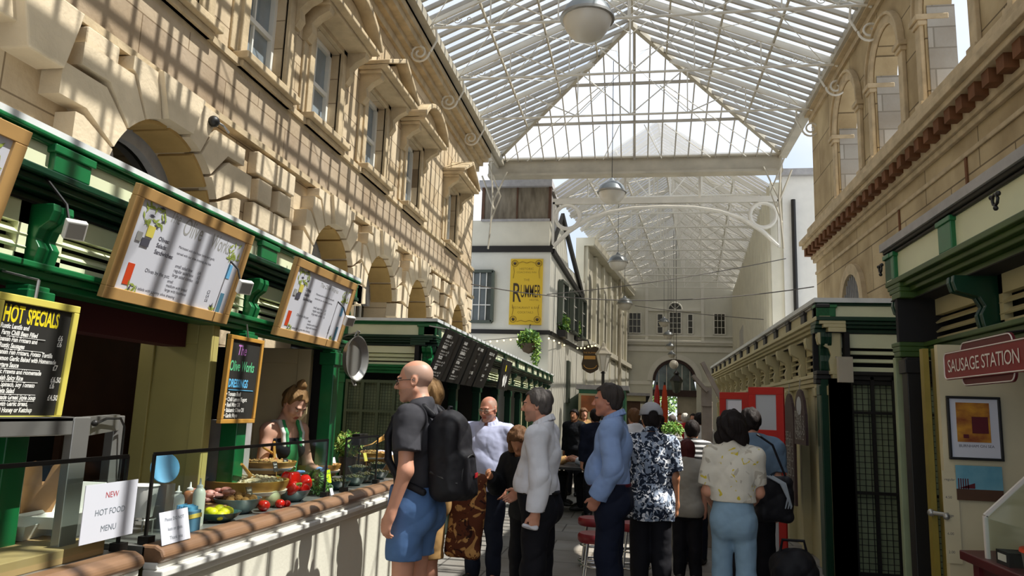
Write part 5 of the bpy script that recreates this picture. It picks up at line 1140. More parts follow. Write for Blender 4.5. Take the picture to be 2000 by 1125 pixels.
def pepper_mesh(o, r):
    XF[o.name] = Matrix(); q = MB(); n, k = 20, 12; vs = []; fs = []
    for i in range(k+1):
        t = i/k; th = pi*t; rr_ = r*math.sin(th)**.7*(1.05-.25*t); z = r*1.15*math.cos(th) - (.25*r*math.exp(-(t/.12)**2))
        for j in range(n): a = 2*pi*j/n; f = 1+.13*math.cos(4*a); vs.append((rr_*f*math.cos(a), rr_*f*math.sin(a), z))
    for i in range(k):
        for j in range(n): fs.append((i*n+j,i*n+(j+1)%n,(i+1)*n+(j+1)%n,(i+1)*n+j))
    q.add(vs, [f[::-1] for f in fs]); q.build('flesh','pepperred',o,smooth=70); MB().tube([(0,0,r*.85),(.004,.002,r*1.15),(.02,.0,r*1.4)], [.014,.008,.009], 7).build('stem','stemgreen',o,smooth=60)
labs = ['upright red pepper on top of the heaped blue bowl','red pepper lying on its side with curling green stalk','red pepper at the near rim of the heaped blue bowl','red pepper at the back of the heaped blue bowl','small red pepper at the bottom of the heaped bowl']
for k, (dx, dy, dz, r, e) in enumerate(((0,-.02,.13,.062,(0,0,.4)),(.04,.09,.11,.05,(1.3,.2,2.2)),(.05,-.09,.09,.042,(.7,.5,1)),(-.07,.03,.10,.05,(-.5,.3,3)),(.08,.01,.08,.038,(.9,-.6,0)))):
    o = thing('red_pepper', labs[k], 'pepper', (0,0,0), group='red peppers in the blue bowl'); pepper_mesh(o, r); o.location = cp+V3(dx,dy,dz); o.rotation_euler = e
def roundfruit(name, lab, px, py, x, r, m, sq=.88, grp=None):
    c = on_x(px,py,x); o = thing(name, lab, 'melon' if name == 'melon' else 'tomato', (0,0,0), group=grp); XF[o.name] = Matrix(); MB().ball((0,0,0),(r,r,r*sq),18,12).build('skin',m,o,smooth=60); q = MB()
    for k in range(5): a = k*1.257; q.add([(0,0,r*sq),(.35*r*math.cos(a-.25),.35*r*math.sin(a-.25),r*sq*.97),(.6*r*math.cos(a),.6*r*math.sin(a),r*sq*.86),(.35*r*math.cos(a+.25),.35*r*math.sin(a+.25),r*sq*.97)],[(0,1,2,3)])
    q.build('calyx','stemgreen',o); o.location = (c.x,c.y,TZ+r*sq)
roundfruit('tomato','red tomato beside the pale melon, nearest the lemons',514,1000,-2.17,.037,'tomatored',grp='loose tomatoes by the glass'); roundfruit('tomato','red tomato wedged between melon and pepper bowl',546,995,-2.15,.03,'tomatored',grp='loose tomatoes by the glass'); roundfruit('tomato','small red tomato under the pepper bowl rim',560,985,-2.13,.024,'tomatored',grp='loose tomatoes by the glass'); roundfruit('melon','round pale netted melon between tomatoes and tubs',528,985,-2.22,.058,'melon',.95)
c = on_x(615,945,-2.26); o = thing('parsley_bunch', 'leafy bunch of green parsley beside the red peppers', 'herbs', (c.x,c.y,TZ)); f = MB(); foliage(f,(c.x,c.y,1.06),(.07,.13,.08),520,.02,31); foliage(f,(c.x+.05,c.y+.02,1.0),(.06,.12,.05),260,.02,32); f.build('leaves',['parsley','parsleydk'],o); q = MB()
for k in range(9): q.tube([(c.x+.004*k-.02,c.y+.01*(k-4),TZ),(c.x+.008*k-.03,c.y+.018*(k-4),1.06)],.004,5)
q.build('stalks','stemgreen',o)
# charcuterie and wraps between bottles and tub
o = thing('meat_board', 'wooden board of cured meats behind the lemon bowl', 'platter', (-2.42,4.1,TZ)); cm = on_x(415,985,-2.36); MB().box((cm.x-.1,cm.y-.16,TZ),(cm.x+.1,cm.y+.14,TZ+.06)).build('board','kraft',o,bevel=.004); M['meat'] = mat('cured_meat', '#9a4f3a', .5, col2='#d09a92', vs=25); q = MB(); rg = random.Random(4)
for _ in range(26): q.ball((cm.x+rg.uniform(-.08,.08),cm.y+rg.uniform(-.14,.1),TZ+.075+rg.uniform(0,.06)),(rg.uniform(.02,.035),rg.uniform(.02,.035),.014),8,6)
q.build('sliced_meat','meat',o,smooth=50)
# teal bowls of olives at the far end
M['olivemix'] = mat('mixed_olives', '#5a5a2c', .3, col2='#2a1f1c', vs=60)
for k, (px, py, rd, lb) in enumerate(((655,972,.11,'teal bowl of olives beside the neon price card'),(688,962,.10,'teal bowl of olives beside the guard upright'),(712,955,.10,'teal bowl of olives past the guard upright'),(738,947,.09,'teal bowl of olives at the counter end'),(700,935,.10,'teal bowl of olives behind the front row by the upright'),(735,925,.09,'teal bowl of olives behind the front row at the end'))):
    c = bowl(px,py,-2.24 if k < 4 else -2.42,rd,.07,'bowlteal',lb, TZ if k < 4 else TZ+.03, group='teal olive bowls at the counter end'); q = MB(); q.lathe([(rd*.9,.055),(rd*.5,.075),(0,.085)], c, 18); rg = random.Random(k)
    for _ in range(40): a = rg.uniform(0,6.3); r_ = rd*.8*rg.random()**.5; q.ball((c.x+r_*math.cos(a),c.y+r_*math.sin(a),c.z+.085-.02*(r_/rd)),.009,6,5)
    ol = q.build('olives','olivemix',None,smooth=60); tag(ol, 'glossy dark olives filling the '+lb.replace(' of olives',''), 'olives', kind='stuff')
def price(px, py, x, w, h, m, lab, txt='', mt='whitechalk', tilt=.02):
    c = on_x(px,py,x); F = Face(c+V3(-tilt,-w/2,h/2),c+V3(-tilt,w/2,h/2),c+V3(0,-w/2,-h/2)); o = thing('price_card', lab, 'price tag', tuple(c)); q = MB(); F.rect(q,0,0,w,h,0,.003); q.build('card',m,o); t = MB()
    for k, s in enumerate(txt.split('|')): F.txt(t, s, h*.26, w*.1, h*(.34+.28*k), 0)
    if txt: t.build('lettering',mt,o)
    MB().tube([F.p(w/2,h,-.002),F.p(w/2,h+.05,-.01)],.003,5).build('stake','tubwood',o)
price(644,931,-2.2,.085,.095,'neon','bright neon yellow price card by the parsley','Parsley|1.50','ink'); price(651,962,-2.12,.05,.06,'paper','small white card leaning on the teal bowl'); price(491,964,-2.22,.065,.075,'board','black slate tag standing in the falafel bowl','Falafel|4 for|2.00'); price(541,912,-2.45,.06,.07,'board','black slate tag clipped on the couscous tub','Greek|salad'); price(612,898,-2.55,.08,.07,'board','black slate tag by the gloved hands','Feta|mix'); price(562,904,-2.5,.07,.06,'board','black slate tag in front of the green apron','Bean|salad')
price(642,873,-2.5,.06,.09,'paper','pale pink card standing at the back by the post'); price(716,893,-2.4,.08,.075,'paleyellow','yellow card above the teal bowls at the end'); price(655,902,-2.4,.06,.07,'paper','white card clipped above the olive tubs'); price(706,925,-2.3,.06,.05,'board','black slate tag on the teal bowl by the upright','Kalamata'); price(730,918,-2.3,.06,.05,'board','black slate tag on the teal bowl at the end','Garlic')
# herb pots and cartons
c = on_x(680,880,-2.62); o = thing('herb_pot', 'feathery green herb in a pot at the counter end', 'plant', (c.x,c.y,TZ)); MB().lathe([(.06,0),(.085,.16),(.09,.16),(.08,.15)],(c.x,c.y,TZ),16).build('pot','inndark',o,smooth=40); f = MB(); foliage(f,(c.x,c.y,c.z+.06),(.13,.16,.12),420,.028,41); f.build('foliage',['olivegreen','parsley'],o)
for k in range(1): q = MB(); q.tube([(c.x,c.y,c.z),(c.x+.1,c.y+.35,c.z+.05),(c.x+.12,c.y+.6,c.z+.12)],.006,5); q.add([(c.x+.12,c.y+.4,c.z+.05),(c.x+.13,c.y+.7,c.z+.09),(c.x+.13,c.y+.75,c.z+.17),(c.x+.11,c.y+.5,c.z+.1)],[(0,1,2,3)]); q.build('frond','tubwood',o)
c = on_x(745,900,-2.5); o = thing('cardboard_carton', 'open cardboard carton with paper at the far counter end', 'carton', (c.x,c.y,TZ)); open_ = MB().box((c.x-.14,c.y-.15,TZ),(c.x+.14,c.y+.2,c.z+.06)).build('carton_body','card',o); MB().hexa([(c.x-.1,c.y-.1,c.z+.06),(c.x+.1,c.y-.1,c.z+.06),(c.x+.1,c.y+.1,c.z+.06),(c.x-.1,c.y+.1,c.z+.06),(c.x-.06,c.y-.02,c.z+.1),(c.x+.08,c.y-.05,c.z+.11),(c.x+.06,c.y+.12,c.z+.09),(c.x-.05,c.y+.1,c.z+.1)]).build('paper_wad','paper',o)
# black till box on the post
c = on_x(705,858,-2.5); o = thing('card_terminal', 'small black box fixed above the herbs at the stall end', 'box', tuple(c)); MB().box((c.x-.05,c.y-.1,c.z-.05),(c.x+.03,c.y+.1,c.z+.05)).build('case','black',o,bevel=.006); MB().bar((c.x-.01,c.y,TZ),(c.x-.01,c.y,c.z),.015,.015).build('stand','black',o)
# ------------------------------------------------------------------ right-hand counter in front of the sausage stall
M['redwood'] = mat('dark_red_stained_wood', '#5a1414', .4, var=.35, vs=4)
o = thing('counter', 'dark red wooden counter of the sausage stall', 'counter', (2.1,3.6,0)); MB().hexa([V3(1.80,2.4,.86),V3(2.5,2.4,.86),V3(2.6,4.95,.86),V3(1.80,4.75,.86),V3(1.80,2.4,.91),V3(2.5,2.4,.91),V3(2.6,4.95,.91),V3(1.80,4.75,.91)]).build('worktop','redwood',o,bevel=.006)
MB().box((1.86,2.4,0),(2.45,4.7,.86)).build('cabinet','redwood',o); q = MB()
for y in (2.45,3.2,3.95,4.62): q.box((1.845,y,.05),(1.862,y+.07,.85))
q.build('stiles','maroon',o)
o = thing('glass_guard', 'clear folding glass guard standing on the dark red counter', 'sneeze guard', (1.85,4.0,.91)); MB().hexa([V3(1.84,3.0,1.12),V3(1.848,3.0,1.12),V3(1.848,4.5,1.12),V3(1.84,4.5,1.12),V3(2.15,3.0,1.42),V3(2.158,3.0,1.42),V3(2.158,4.5,1.42),V3(2.15,4.5,1.42)]).build('sloped_pane','clear',o); MB().box((1.838,3.0,.91),(1.85,4.5,1.12)).build('front_pane','clear',o); q = MB(); q.bar((1.845,4.5,.91),(1.845,4.5,1.13),.02,.02); q.bar((1.845,4.5,1.13),(2.155,4.5,1.43),.02,.02); q.bar((2.155,4.5,1.43),(2.155,4.5,.91),.02,.02); q.build('white_strut','signwhite',o)
c = V3(1.98,4.05,.91); o = thing('steel_pan', 'round steel pan with copper rim behind the glass guard', 'pan', tuple(c)); MB().lathe([(0,0),(.13,0),(.15,.02),(.16,.11),(.15,.11),(.14,.03),(0,.02)],c,26).build('pan_body','steel',o,smooth=40); MB().lathe([(.158,.10),(.168,.105),(.165,.12),(.15,.118)],c,26).build('copper_rim','orangered',o,smooth=40)
c = V3(1.9,4.32,.91); o = thing('tea_box', 'small black and white box on the dark red counter', 'box', tuple(c)); MB().box((c.x-.06,c.y-.07,.91),(c.x+.06,c.y+.07,.98)).build('box_body','black',o); MB().box((c.x-.061,c.y-.04,.93),(c.x-.058,c.y+.05,.965)).build('white_label','signwhite',o)
for k in range(3):
    F = Face((2.14+.0,5.20,1.22-.16*k),(2.20,5.20,1.22-.16*k),(2.14,5.20,1.12-.16*k)); 
o = thing('wall_notice', 'faint handwritten prices on the cream board edge', 'notice', (1.93,5.19,.9)); q = MB(); F = Face((1.90,5.205,1.32),(2.0,5.205,1.32),(1.90,5.205,.75)); F.rect(q,0,0,.09,.56,0,.003); q.build('sheet','dimcream',o); t = MB()
for k, s in enumerate(('regular','4.50','large','6.00','2.00')): F.txt(t, s, .022, .012, .06+.11*k, 0)
t.build('lettering','ink',o)
# ------------------------------------------------------------------ street furniture
M['chrome'] = mat('chromed_tube', '#b9b9b9', .2, metal=1); M['redvinyl'] = mat('red_vinyl_seat', '#7e1620', .4)
def stool(x, y, lab):
    o = thing('bar_stool', lab, 'stool', (0,0,0), group='red bar stools behind the blue shirt'); XF[o.name] = Matrix()
    MB().lathe([(0,.42),(.16,.42),(.175,.44),(.175,.48),(.16,.50),(0,.505)],(0,0,0),24).build('seat','redvinyl',o,smooth=40)
    for k in range(4): a = pi/4+pi/2*k; MB().tube([(.11*math.cos(a),  .11*math.sin(a),.42),(.17*math.cos(a),.17*math.sin(a),.0)],.012,8).build('leg','chrome',o,smooth=60)
    for z, r in ((.22,.142),(.06,.162)): MB().tube([(r*math.cos(a*pi/10),r*math.sin(a*pi/10),z) for a in range(20)],.010,7,closed=True).build('foot_ring','chrome',o,smooth=60)
    o.location = (x,y,0)
c = on_z(1172,1043,.76); stool(-.37, 7.25, 'red round bar stool with chrome legs just behind the blue-shirted man'); stool(-.02, 8.1, 'red round bar stool farther back between blue shirt and cap')
stool(-.45, 8.3, 'red round bar stool farthest back of the three')
# red framed notice boards by the cream row
def redboard(p, q_, z0, z1, lab, split, sheet=None):
    p, q_ = V3(*p,0), V3(*q_,0); F = Face(p+V3(0,0,z1),q_+V3(0,0,z1),p+V3(0,0,z0)); o = thing('notice_board', lab, 'notice board', tuple(p+V3(0,0,z0))); fw = .075
    M.setdefault('redpaint', mat('pillar_red_paint', '#b01c16', .4)); M.setdefault('greyboard', mat('pale_grey_board', '#aeb2b6', .6)); q = MB()
    for x, y, w, h in ((0,0,F.w,fw),(0,F.h-fw,F.w,fw),(0,fw,fw,F.h-2*fw),(F.w-fw,fw,fw,F.h-2*fw)) + (((fw,split,F.w-2*fw,fw),) if split else ()): F.rect(q,x,y,w,h,.012,.035)
    q.build('red_frame','redpaint',o,bevel=.003); q = MB(); F.rect(q,fw*.9,fw*.9,F.w-1.8*fw,F.h-1.8*fw,0,.01); q.build('grey_panel','greyboard',o)
    if sheet: q = MB(); F.rect(q,*sheet,.006,.003); q.build('white_sheet','paper',o)
    q = MB()
    for x in (fw/2,F.w-fw/2): a = F.p(x,F.h,0); q.bar((a.x,a.y,0),(a.x,a.y,a.z+.02),.05,.05)
    if z0 > .05: q.build('leg','redpaint',o)
a, b = on_y(1462,756,7.9), on_y(1530,756,7.7); redboard((a.x,7.9),(b.x,7.7),.05,a.z,'tall red-framed grey board standing before the cream wall',.42)
a, b = on_y(1406,766,8.5), on_y(1462,766,8.3); redboard((a.x,8.5),(b.x,8.3),.9,a.z,'smaller red-framed board with a white sheet above the dark-haired woman',None,(.1,.09,.16,.3))
# tall black pointed price boards on the cream wall
for i, (px0, px1, ty, by) in enumerate(((1530,1548,770,980),(1549,1571,762,868))):
    p, q_ = on_x(px0,ty,1.86), on_x(px1,ty,1.86); bz = on_x((px0+px1)/2,by,1.86).z
    y0, y1 = max(p.y,q_.y), min(p.y,q_.y); w = y0-y1; F = Face((1.86,y0,p.z),(1.86,y1,p.z),(1.86,y0,bz)); o = thing('price_board', ['long black pointed price board with chalk lettering on the cream wall','shorter black pointed price board with an oval window of light'][i], 'price board', (1.86,(y0+y1)/2,bz))
    pts = [F.p(0,F.h),F.p(w,F.h),F.p(w,w*.7)]+[F.p(w/2+w/2*math.cos(R(a)),w*.7-w*.7*math.sin(R(a))) for a in (20,45,70,90,110,135,160)]+[F.p(0,w*.7)]; n_ = len(pts); bk = [v-F.N*.03 for v in pts]
    q = MB(); q.add(pts+bk,[tuple(range(n_)),tuple(range(2*n_-1,n_-1,-1))]+[(k,n_+k,n_+(k+1)%n_,(k+1)%n_) for k in range(n_)]); q.build('board_face','archdk',o); t = MB()
    for k in range(9 if i == 0 else 5): t.text(('PIES 4','SOUP 3','STEW 5','RAGU 5','CHAI 2','BREW 2','MINT 1','COLA 1','BUNS 2')[k], w*.24, F.p(w*.12,F.h*(.42+.065*k if i == 0 else .55+.09*k),.004), F.U, -F.D)
    t.build('lettering','inklight',o); MB().tube([F.p(w/2,0,-.01),F.p(w/2,-.12,-.02)],.005,5).build('hanging_cord','steel',o)
    if i: MB().add([F.p(w*.5+w*.22*math.cos(k*pi/8),F.h*.3+F.h*.17*math.sin(k*pi/8),.003) for k in range(16)],[tuple(range(16))][::-1]).build('pale_oval','greyboard',o)  # flat pale grey oval on the shorter board
# weathered wooden finger-post construction near the archway
M['greywood'] = mat('weathered_grey_wood', '#a5988b', .8, var=.3, vs=6); o = thing('wooden_post', 'weathered grey wooden post with angled boards on top', 'post', (.88,10,0))
MB().box((.82,9.95,0),(.95,10.08,1.80)).build('post','greywood',o,bevel=.006); q = MB(); q.bar((.70,9.93,2.13),(.88,9.93,1.93),.04,.17,(0,1,0)); q.build('small_board','greywood',o); q = MB(); q.bar((.82,9.9,2.30),(1.05,9.9,1.84),.05,.09,(0,1,0)); q.build('long_board','greywood',o); q = MB(); q.box((.81,9.92,1.74),(.94,9.98,1.98)); q.build('block','greywood',o)
# red and orange banner poles in front of the archway
for px, m_, lb in ((1283,'redpaint','red draped banner pole left of the archway'),(1298,'orangered','orange furled parasol before the archway')):
    c = on_y(px,800,27); zt = on_y(px,752,27).z; o = thing('banner_pole', lb, 'banner', (c.x,27,0)); MB().tube([(c.x,27,0),(c.x,27,zt+.1)],.03,8).build('pole','black',o); MB().lathe([(.09,c.z-.6),(.12,c.z),(.09,zt-.3),(.04,zt)],(c.x,27,0),10).build('cloth',m_,o,smooth=60)
# dark dining table with chairs beyond
M['blackwood'] = mat('black_stained_wood', '#15120f', .5)
c = on_z(1140,905,.74); o = thing('dining_table', 'dark bare-topped cafe table where the bald man eats', 'table', (-1.0,12.6,0)); q = MB(); q.box((-1.35,12.1,.70),(-.75,13.4,.74)); q.build('tabletop','blackwood',o)
for x in (-1.3,-.8):
    for y in (12.15,13.3): MB().box((x-.025,y-.025,0),(x+.025,y+.025,.70)).build('leg','blackwood',o)
# ------------------------------------------------------------------ people: smooth-blended bodies polygonised as one surface
class Vol:
    def __init__(s, lo, hi, h):
        s.lo = np.array(lo, float); s.h = h; n = np.ceil((np.array(hi)-s.lo)/h).astype(int)+1; s.n = n
        s.F = np.full(n, 1.0, np.float32); s.ax = [(s.lo[i]+h*np.arange(n[i])).astype(np.float32) for i in range(3)]
    def win(s, lo, hi):
        a = np.clip(np.floor((np.array(lo)-s.lo)/s.h).astype(int), 0, s.n); b = np.clip(np.ceil((np.array(hi)-s.lo)/s.h).astype(int)+1, 0, s.n)
        sl = tuple(slice(a[i], b[i]) for i in range(3))
        return sl, s.ax[0][sl[0]][:,None,None], s.ax[1][sl[1]][None,:,None], s.ax[2][sl[2]][None,None,:]
    def put(s, lo, hi, fn, k, op='u'):
        pad = k+2.5*s.h; sl, x, y, z = s.win(np.array(lo)-pad, np.array(hi)+pad)
        if 0 in s.F[sl].shape: return
        d = fn(x, y, z).astype(np.float32); f = s.F[sl]
        if op == 'u':
            if k > 0: g = np.clip(.5+.5*(f-d)/k, 0, 1); s.F[sl] = f*(1-g)+d*g-k*g*(1-g)
            else: s.F[sl] = np.minimum(f, d)
        else:
            d = -d
            if k > 0: g = np.clip(.5-.5*(f-d)/k, 0, 1); s.F[sl] = f*(1-g)+d*g+k*g*(1-g)
            else: s.F[sl] = np.maximum(f, d)
    def cone(s, a, b, ra, rb, k=.02, op='u', fl=None):
        """round cone a-b; fl=(axis, f): cross-section thinned to f along axis"""
        a, b = np.array(a, float), np.array(b, float); ab = b-a; L2 = max(float(ab@ab), 1e-9); R_ = max(ra, rb)
        def fn(x, y, z):
            px, py, pz = x-a[0], y-a[1], z-a[2]; t = np.clip((px*ab[0]+py*ab[1]+pz*ab[2])/L2, 0, 1)
            qx, qy, qz = px-t*ab[0], py-t*ab[1], pz-t*ab[2]; d2 = qx*qx+qy*qy+qz*qz; r = ra+(rb-ra)*t
            if fl is not None:
                n, f = fl; dn = qx*n[0]+qy*n[1]+qz*n[2]; d2 = d2+dn*dn*(1/f**2-1); dd = np.sqrt(d2+1e-12)
                return (dd-r)*(f+(1-f)*.35)
            return np.sqrt(d2+1e-12)-r
        s.put(np.minimum(a, b)-R_, np.maximum(a, b)+R_, fn, k, op)
    def ell(s, c, r, k=.02, op='u', M3=None):
        c, r = np.array(c, float), np.array(r, float); R_ = float(max(r)); m = np.eye(3) if M3 is None else M3
        def fn(x, y, z):
            px, py, pz = x-c[0], y-c[1], z-c[2]
            u = [(m[0][i]*px+m[1][i]*py+m[2][i]*pz) for i in range(3)]
            k0 = np.sqrt((u[0]/r[0])**2+(u[1]/r[1])**2+(u[2]/r[2])**2+1e-12); k1 = np.sqrt((u[0]/r[0]**2)**2+(u[1]/r[1]**2)**2+(u[2]/r[2]**2)**2+1e-9)
            return k0*(k0-1)/k1
        s.put(c-R_, c+R_, fn, k, op)
    def cut(s, p, n):            # keep the side against n
        n = np.array(n, float); n /= np.linalg.norm(n)
        s.F = np.maximum(s.F, ((s.ax[0]-p[0])*n[0])[:,None,None]+((s.ax[1]-p[1])*n[1])[None,:,None]+((s.ax[2]-p[2])*n[2])[None,None,:]).astype(np.float32)
    def grid(s): return s.ax[0][:,None,None], s.ax[1][None,:,None], s.ax[2][None,None,:]
    def folds(s, amp, sc=1.0, seed=0):
        x, y, z = s.grid(); r = np.random.RandomState(seed).uniform(0, 6, 6)
        a1 = 15*sc*z+10*sc*x+r[0]+1.6*np.sin(9*sc*y+r[1])+1.2*np.sin(7*sc*x+5*sc*z+r[5]); a2 = 24*sc*z-21*sc*x+11*sc*y+r[2]+1.5*np.sin(6*sc*z+r[4]); a3 = 23*sc*x+17*sc*y+r[3]+2*np.sin(8*sc*z+r[4])
        w = .8*np.sin(a1)+1.1*(1-2*np.abs(np.sin(a2*.5))**.6)+.6*(1-2*np.abs(np.sin(a3*.5))**.6)+.5*np.sin(a2*.55+a3*.3)
        s.F += (amp*w/2.0).astype(np.float32)
    def mesh(s):
        F = s.F; I = F < 0; n = F.shape
        acc = np.zeros((n[0]-1, n[1]-1, n[2]-1), np.int8)
        for i in (0,1):
            for j in (0,1):
                for k in (0,1): acc += I[i:n[0]-1+i, j:n[1]-1+j, k:n[2]-1+k]
        act = (acc > 0) & (acc < 8); idx = np.argwhere(act)
        if not len(idx): return np.zeros((0,3)), []
        val = {(i,j,k): F[idx[:,0]+i, idx[:,1]+j, idx[:,2]+k] for i in (0,1) for j in (0,1) for k in (0,1)}
        P = np.zeros((len(idx),3)); cnt = np.zeros(len(idx))
        for e in range(3):
            for o in ((0,0),(0,1),(1,0),(1,1)):
                a = [0,0,0]; q = [i for i in range(3) if i != e]; a[q[0]], a[q[1]] = o; b = list(a); b[e] = 1
                va, vb = val[tuple(a)], val[tuple(b)]; m = (va < 0) != (vb < 0); t = np.where(m, va/np.where(m, va-vb, 1), 0)
                for i in range(3): P[:,i] += np.where(m, (t if i == e else a[i]), 0)
                cnt += m
        V = s.lo + s.h*(idx + P/np.maximum(cnt,1)[:,None])
        ID = np.full(act.shape, -1, np.int64); ID[act] = np.arange(len(idx)); Q = []
        for e in range(3):
            sa = [slice(None)]*3; sb = [slice(None)]*3; sa[e] = slice(0,-1); sb[e] = slice(1,None)
            A, B = I[tuple(sa)], I[tuple(sb)]; ed = np.argwhere(A != B); u, v = (e+1)%3, (e+2)%3
            ok = (ed[:,u] > 0) & (ed[:,v] > 0) & (ed[:,u] < n[u]-1) & (ed[:,v] < n[v]-1); ed = ed[ok]; g = A[tuple(ed.T)]
            def at(du, dv): q = ed.copy(); q[:,u] -= du; q[:,v] -= dv; return ID[tuple(q.T)]
            q4 = np.stack([at(1,1), at(0,1), at(0,0), at(1,0)], 1); q4[~g] = q4[~g][:,::-1]; Q.append(q4)
        return V, np.concatenate(Q)
def vol_build(name, vols, mats, parent, regions=None, label=None):
    if not isinstance(vols, list): vols = [vols]
    Vs, Qs, o = [], [], 0
    for v in vols:
        V, Q = v.mesh()
        if len(V): Vs.append(V); Qs.append(Q+o); o += len(V)
    V = np.concatenate(Vs); Q = np.concatenate(Qs); me = bpy.data.meshes.new(name)
    me.vertices.add(len(V)); me.vertices.foreach_set('co', V.astype(np.float32).ravel()); me.loops.add(Q.size); me.loops.foreach_set('vertex_index', Q.astype(np.int32).ravel())
    me.polygons.add(len(Q)); me.polygons.foreach_set('loop_start', np.arange(0, Q.size, 4, dtype=np.int32)); me.update(calc_edges=True); me.validate()
    me.polygons.foreach_set('use_smooth', np.ones(len(me.polygons), bool))
    for m in (mats if isinstance(mats, (list, tuple)) else [mats]): me.materials.append(M[m] if isinstance(m, str) else m)
    if regions is not None and len(me.polygons) == len(Q): me.polygons.foreach_set('material_index', regions(V[Q].mean(1)).astype(np.int32))
    ob = bpy.data.objects.new(name, me); COL.objects.link(ob); ob.parent = parent
    if label: ob['label'] = label
    return ob
A_ = lambda v: np.array(v, float)
def nrm(v): v = A_(v); return v/np.linalg.norm(v)
def rot(yaw=0, pitch=0, roll=0): return np.array((Matrix.Rotation(R(yaw),3,'Z') @ Matrix.Rotation(R(pitch),3,'X') @ Matrix.Rotation(R(roll),3,'Y')))
for nm, c in (('skinpale','#d6a58c'),('skinpink','#cf9478'),('skintan','#b97f5c'),('skinred','#c4846a')): M[nm] = mat(nm, c, .55, var=.10, vs=14)
for nm, c in (('eyewhite','#d8d2c8'),('iris','#2c2018'),('lip','#a8584c'),('browgrey','#5a4a40'),('stubble','#b98a74'),('shaved','#b8937f')): M[nm] = mat(nm, c, .5)
def hand(B, w, d, pn, side, k, s=1.0, curl=.35, fist=False, fine=True):
    """palm, four unequal bent fingers and a thumb from the side of the palm; d along hand, pn palm normal, side = thumb side"""
    d, pn, side = nrm(d), nrm(pn), nrm(side); pe = w+d*.085*s
    B.cone(w-d*.01, w+d*.02*s, .026*s, .028*s, .02); B.cone(w+d*.03*s, pe-d*.015*s, .036*s, .040*s, .02, fl=(pn,.42))
    for i, ln in enumerate((.070,.080,.075,.058)):
        o = side*(.027-.018*i)*s; a = pe-d*.012*s+o; c1 = curl*(1+.12*i)
        e1 = nrm(d*math.cos(c1)+pn*math.sin(c1)); e2 = nrm(d*math.cos(c1*2.3)+pn*math.sin(c1*2.3)); e3 = nrm(d*math.cos(c1*3.2)+pn*math.sin(c1*3.2))
        b = a+e1*ln*.48*s; c = b+e2*ln*.32*s; f = c+e3*ln*.26*s
        B.cone(a, b, .0092*s, .0088*s, .004); B.cone(b, c, .0088*s, .008*s, .003); B.cone(c, f, .008*s, .0066*s, .003)
    a = w+d*.022*s+side*.022*s; b = a+nrm(d*.75+side*.75+pn*.25)*.042*s; c = b+nrm(d+side*.25+pn*.35)*.034*s
    B.cone(a, b, .015*s, .0115*s, .012); B.cone(b, c, .0112*s, .0085*s, .003)
def head_prims(B, H, Rh, s, face=True, k=1.0):
    T = lambda p: H+Rh@(A_(p)*s); E = lambda c, r, kk, op='u', m=None: B.ell(T(c), A_(r)*s, kk, op, Rh if m is None else Rh@m)
    E((0,-.018,.032),(.076,.098,.086),.02); E((0,.022,-.03),(.062,.070,.084),.03)
    for x in (-1,1): B.cone(T((x*.048,-.005,-.055)), T((x*.012,.062,-.098)), .026*s, .021*s, .02)
    B.ell(T((0,.072,-.100)), A_((.022,.018,.018))*s, .015, 'u', Rh)
    if not face:
        B.cone(T((0,.085,0)), T((0,.108,-.03)), .011*s, .013*s, .012)
        for x in (-1,1): E((x*.077,-.012,-.008),(.012,.02,.032),.008)
        return
    for x in (-1,1): E((x*.040,.056,-.030),(.026,.028,.028),.02)
    B.cone(T((-.034,.082,.022)), T((.034,.082,.022)), .012*s, .012*s, .014)
    for x in (-1,1): E((x*.031,.098,.000),(.019,.016,.012),.010,'s')
    for x in (-1,1): E((x*.031,.0765,.000),(.0135,.0125,.0115),.003)
    for x in (-1,1): B.cone(T((x*.018,.089,.009)), T((x*.044,.083,.008)), .0045*s, .0045*s, .004)
    B.cone(T((0,.088,.006)), T((0,.110,-.030)), .009*s, .0125*s, .010)
    for x in (-1,1): E((x*.0125,.098,-.036),(.009,.011,.008),.006)
    B.cone(T((-.020,.0845,-.060)), T((.020,.0845,-.060)), .0065*s, .0065*s, .006); B.cone(T((-.017,.0845,-.071)), T((.017,.0845,-.071)), .007*s, .007*s, .006)
    B.cone(T((-.022,.094,-.0655)), T((.022,.094,-.0655)), .0022*s, .0022*s, .004, 's')
    for x in (-1,1):
        m = rot(x*-14,12,0); E((x*.077,-.014,-.006),(.010,.021,.034),.006,'u',m); E((x*.085,-.010,-.004),(.005,.011,.019),.004,'s',m)
PID = [0]
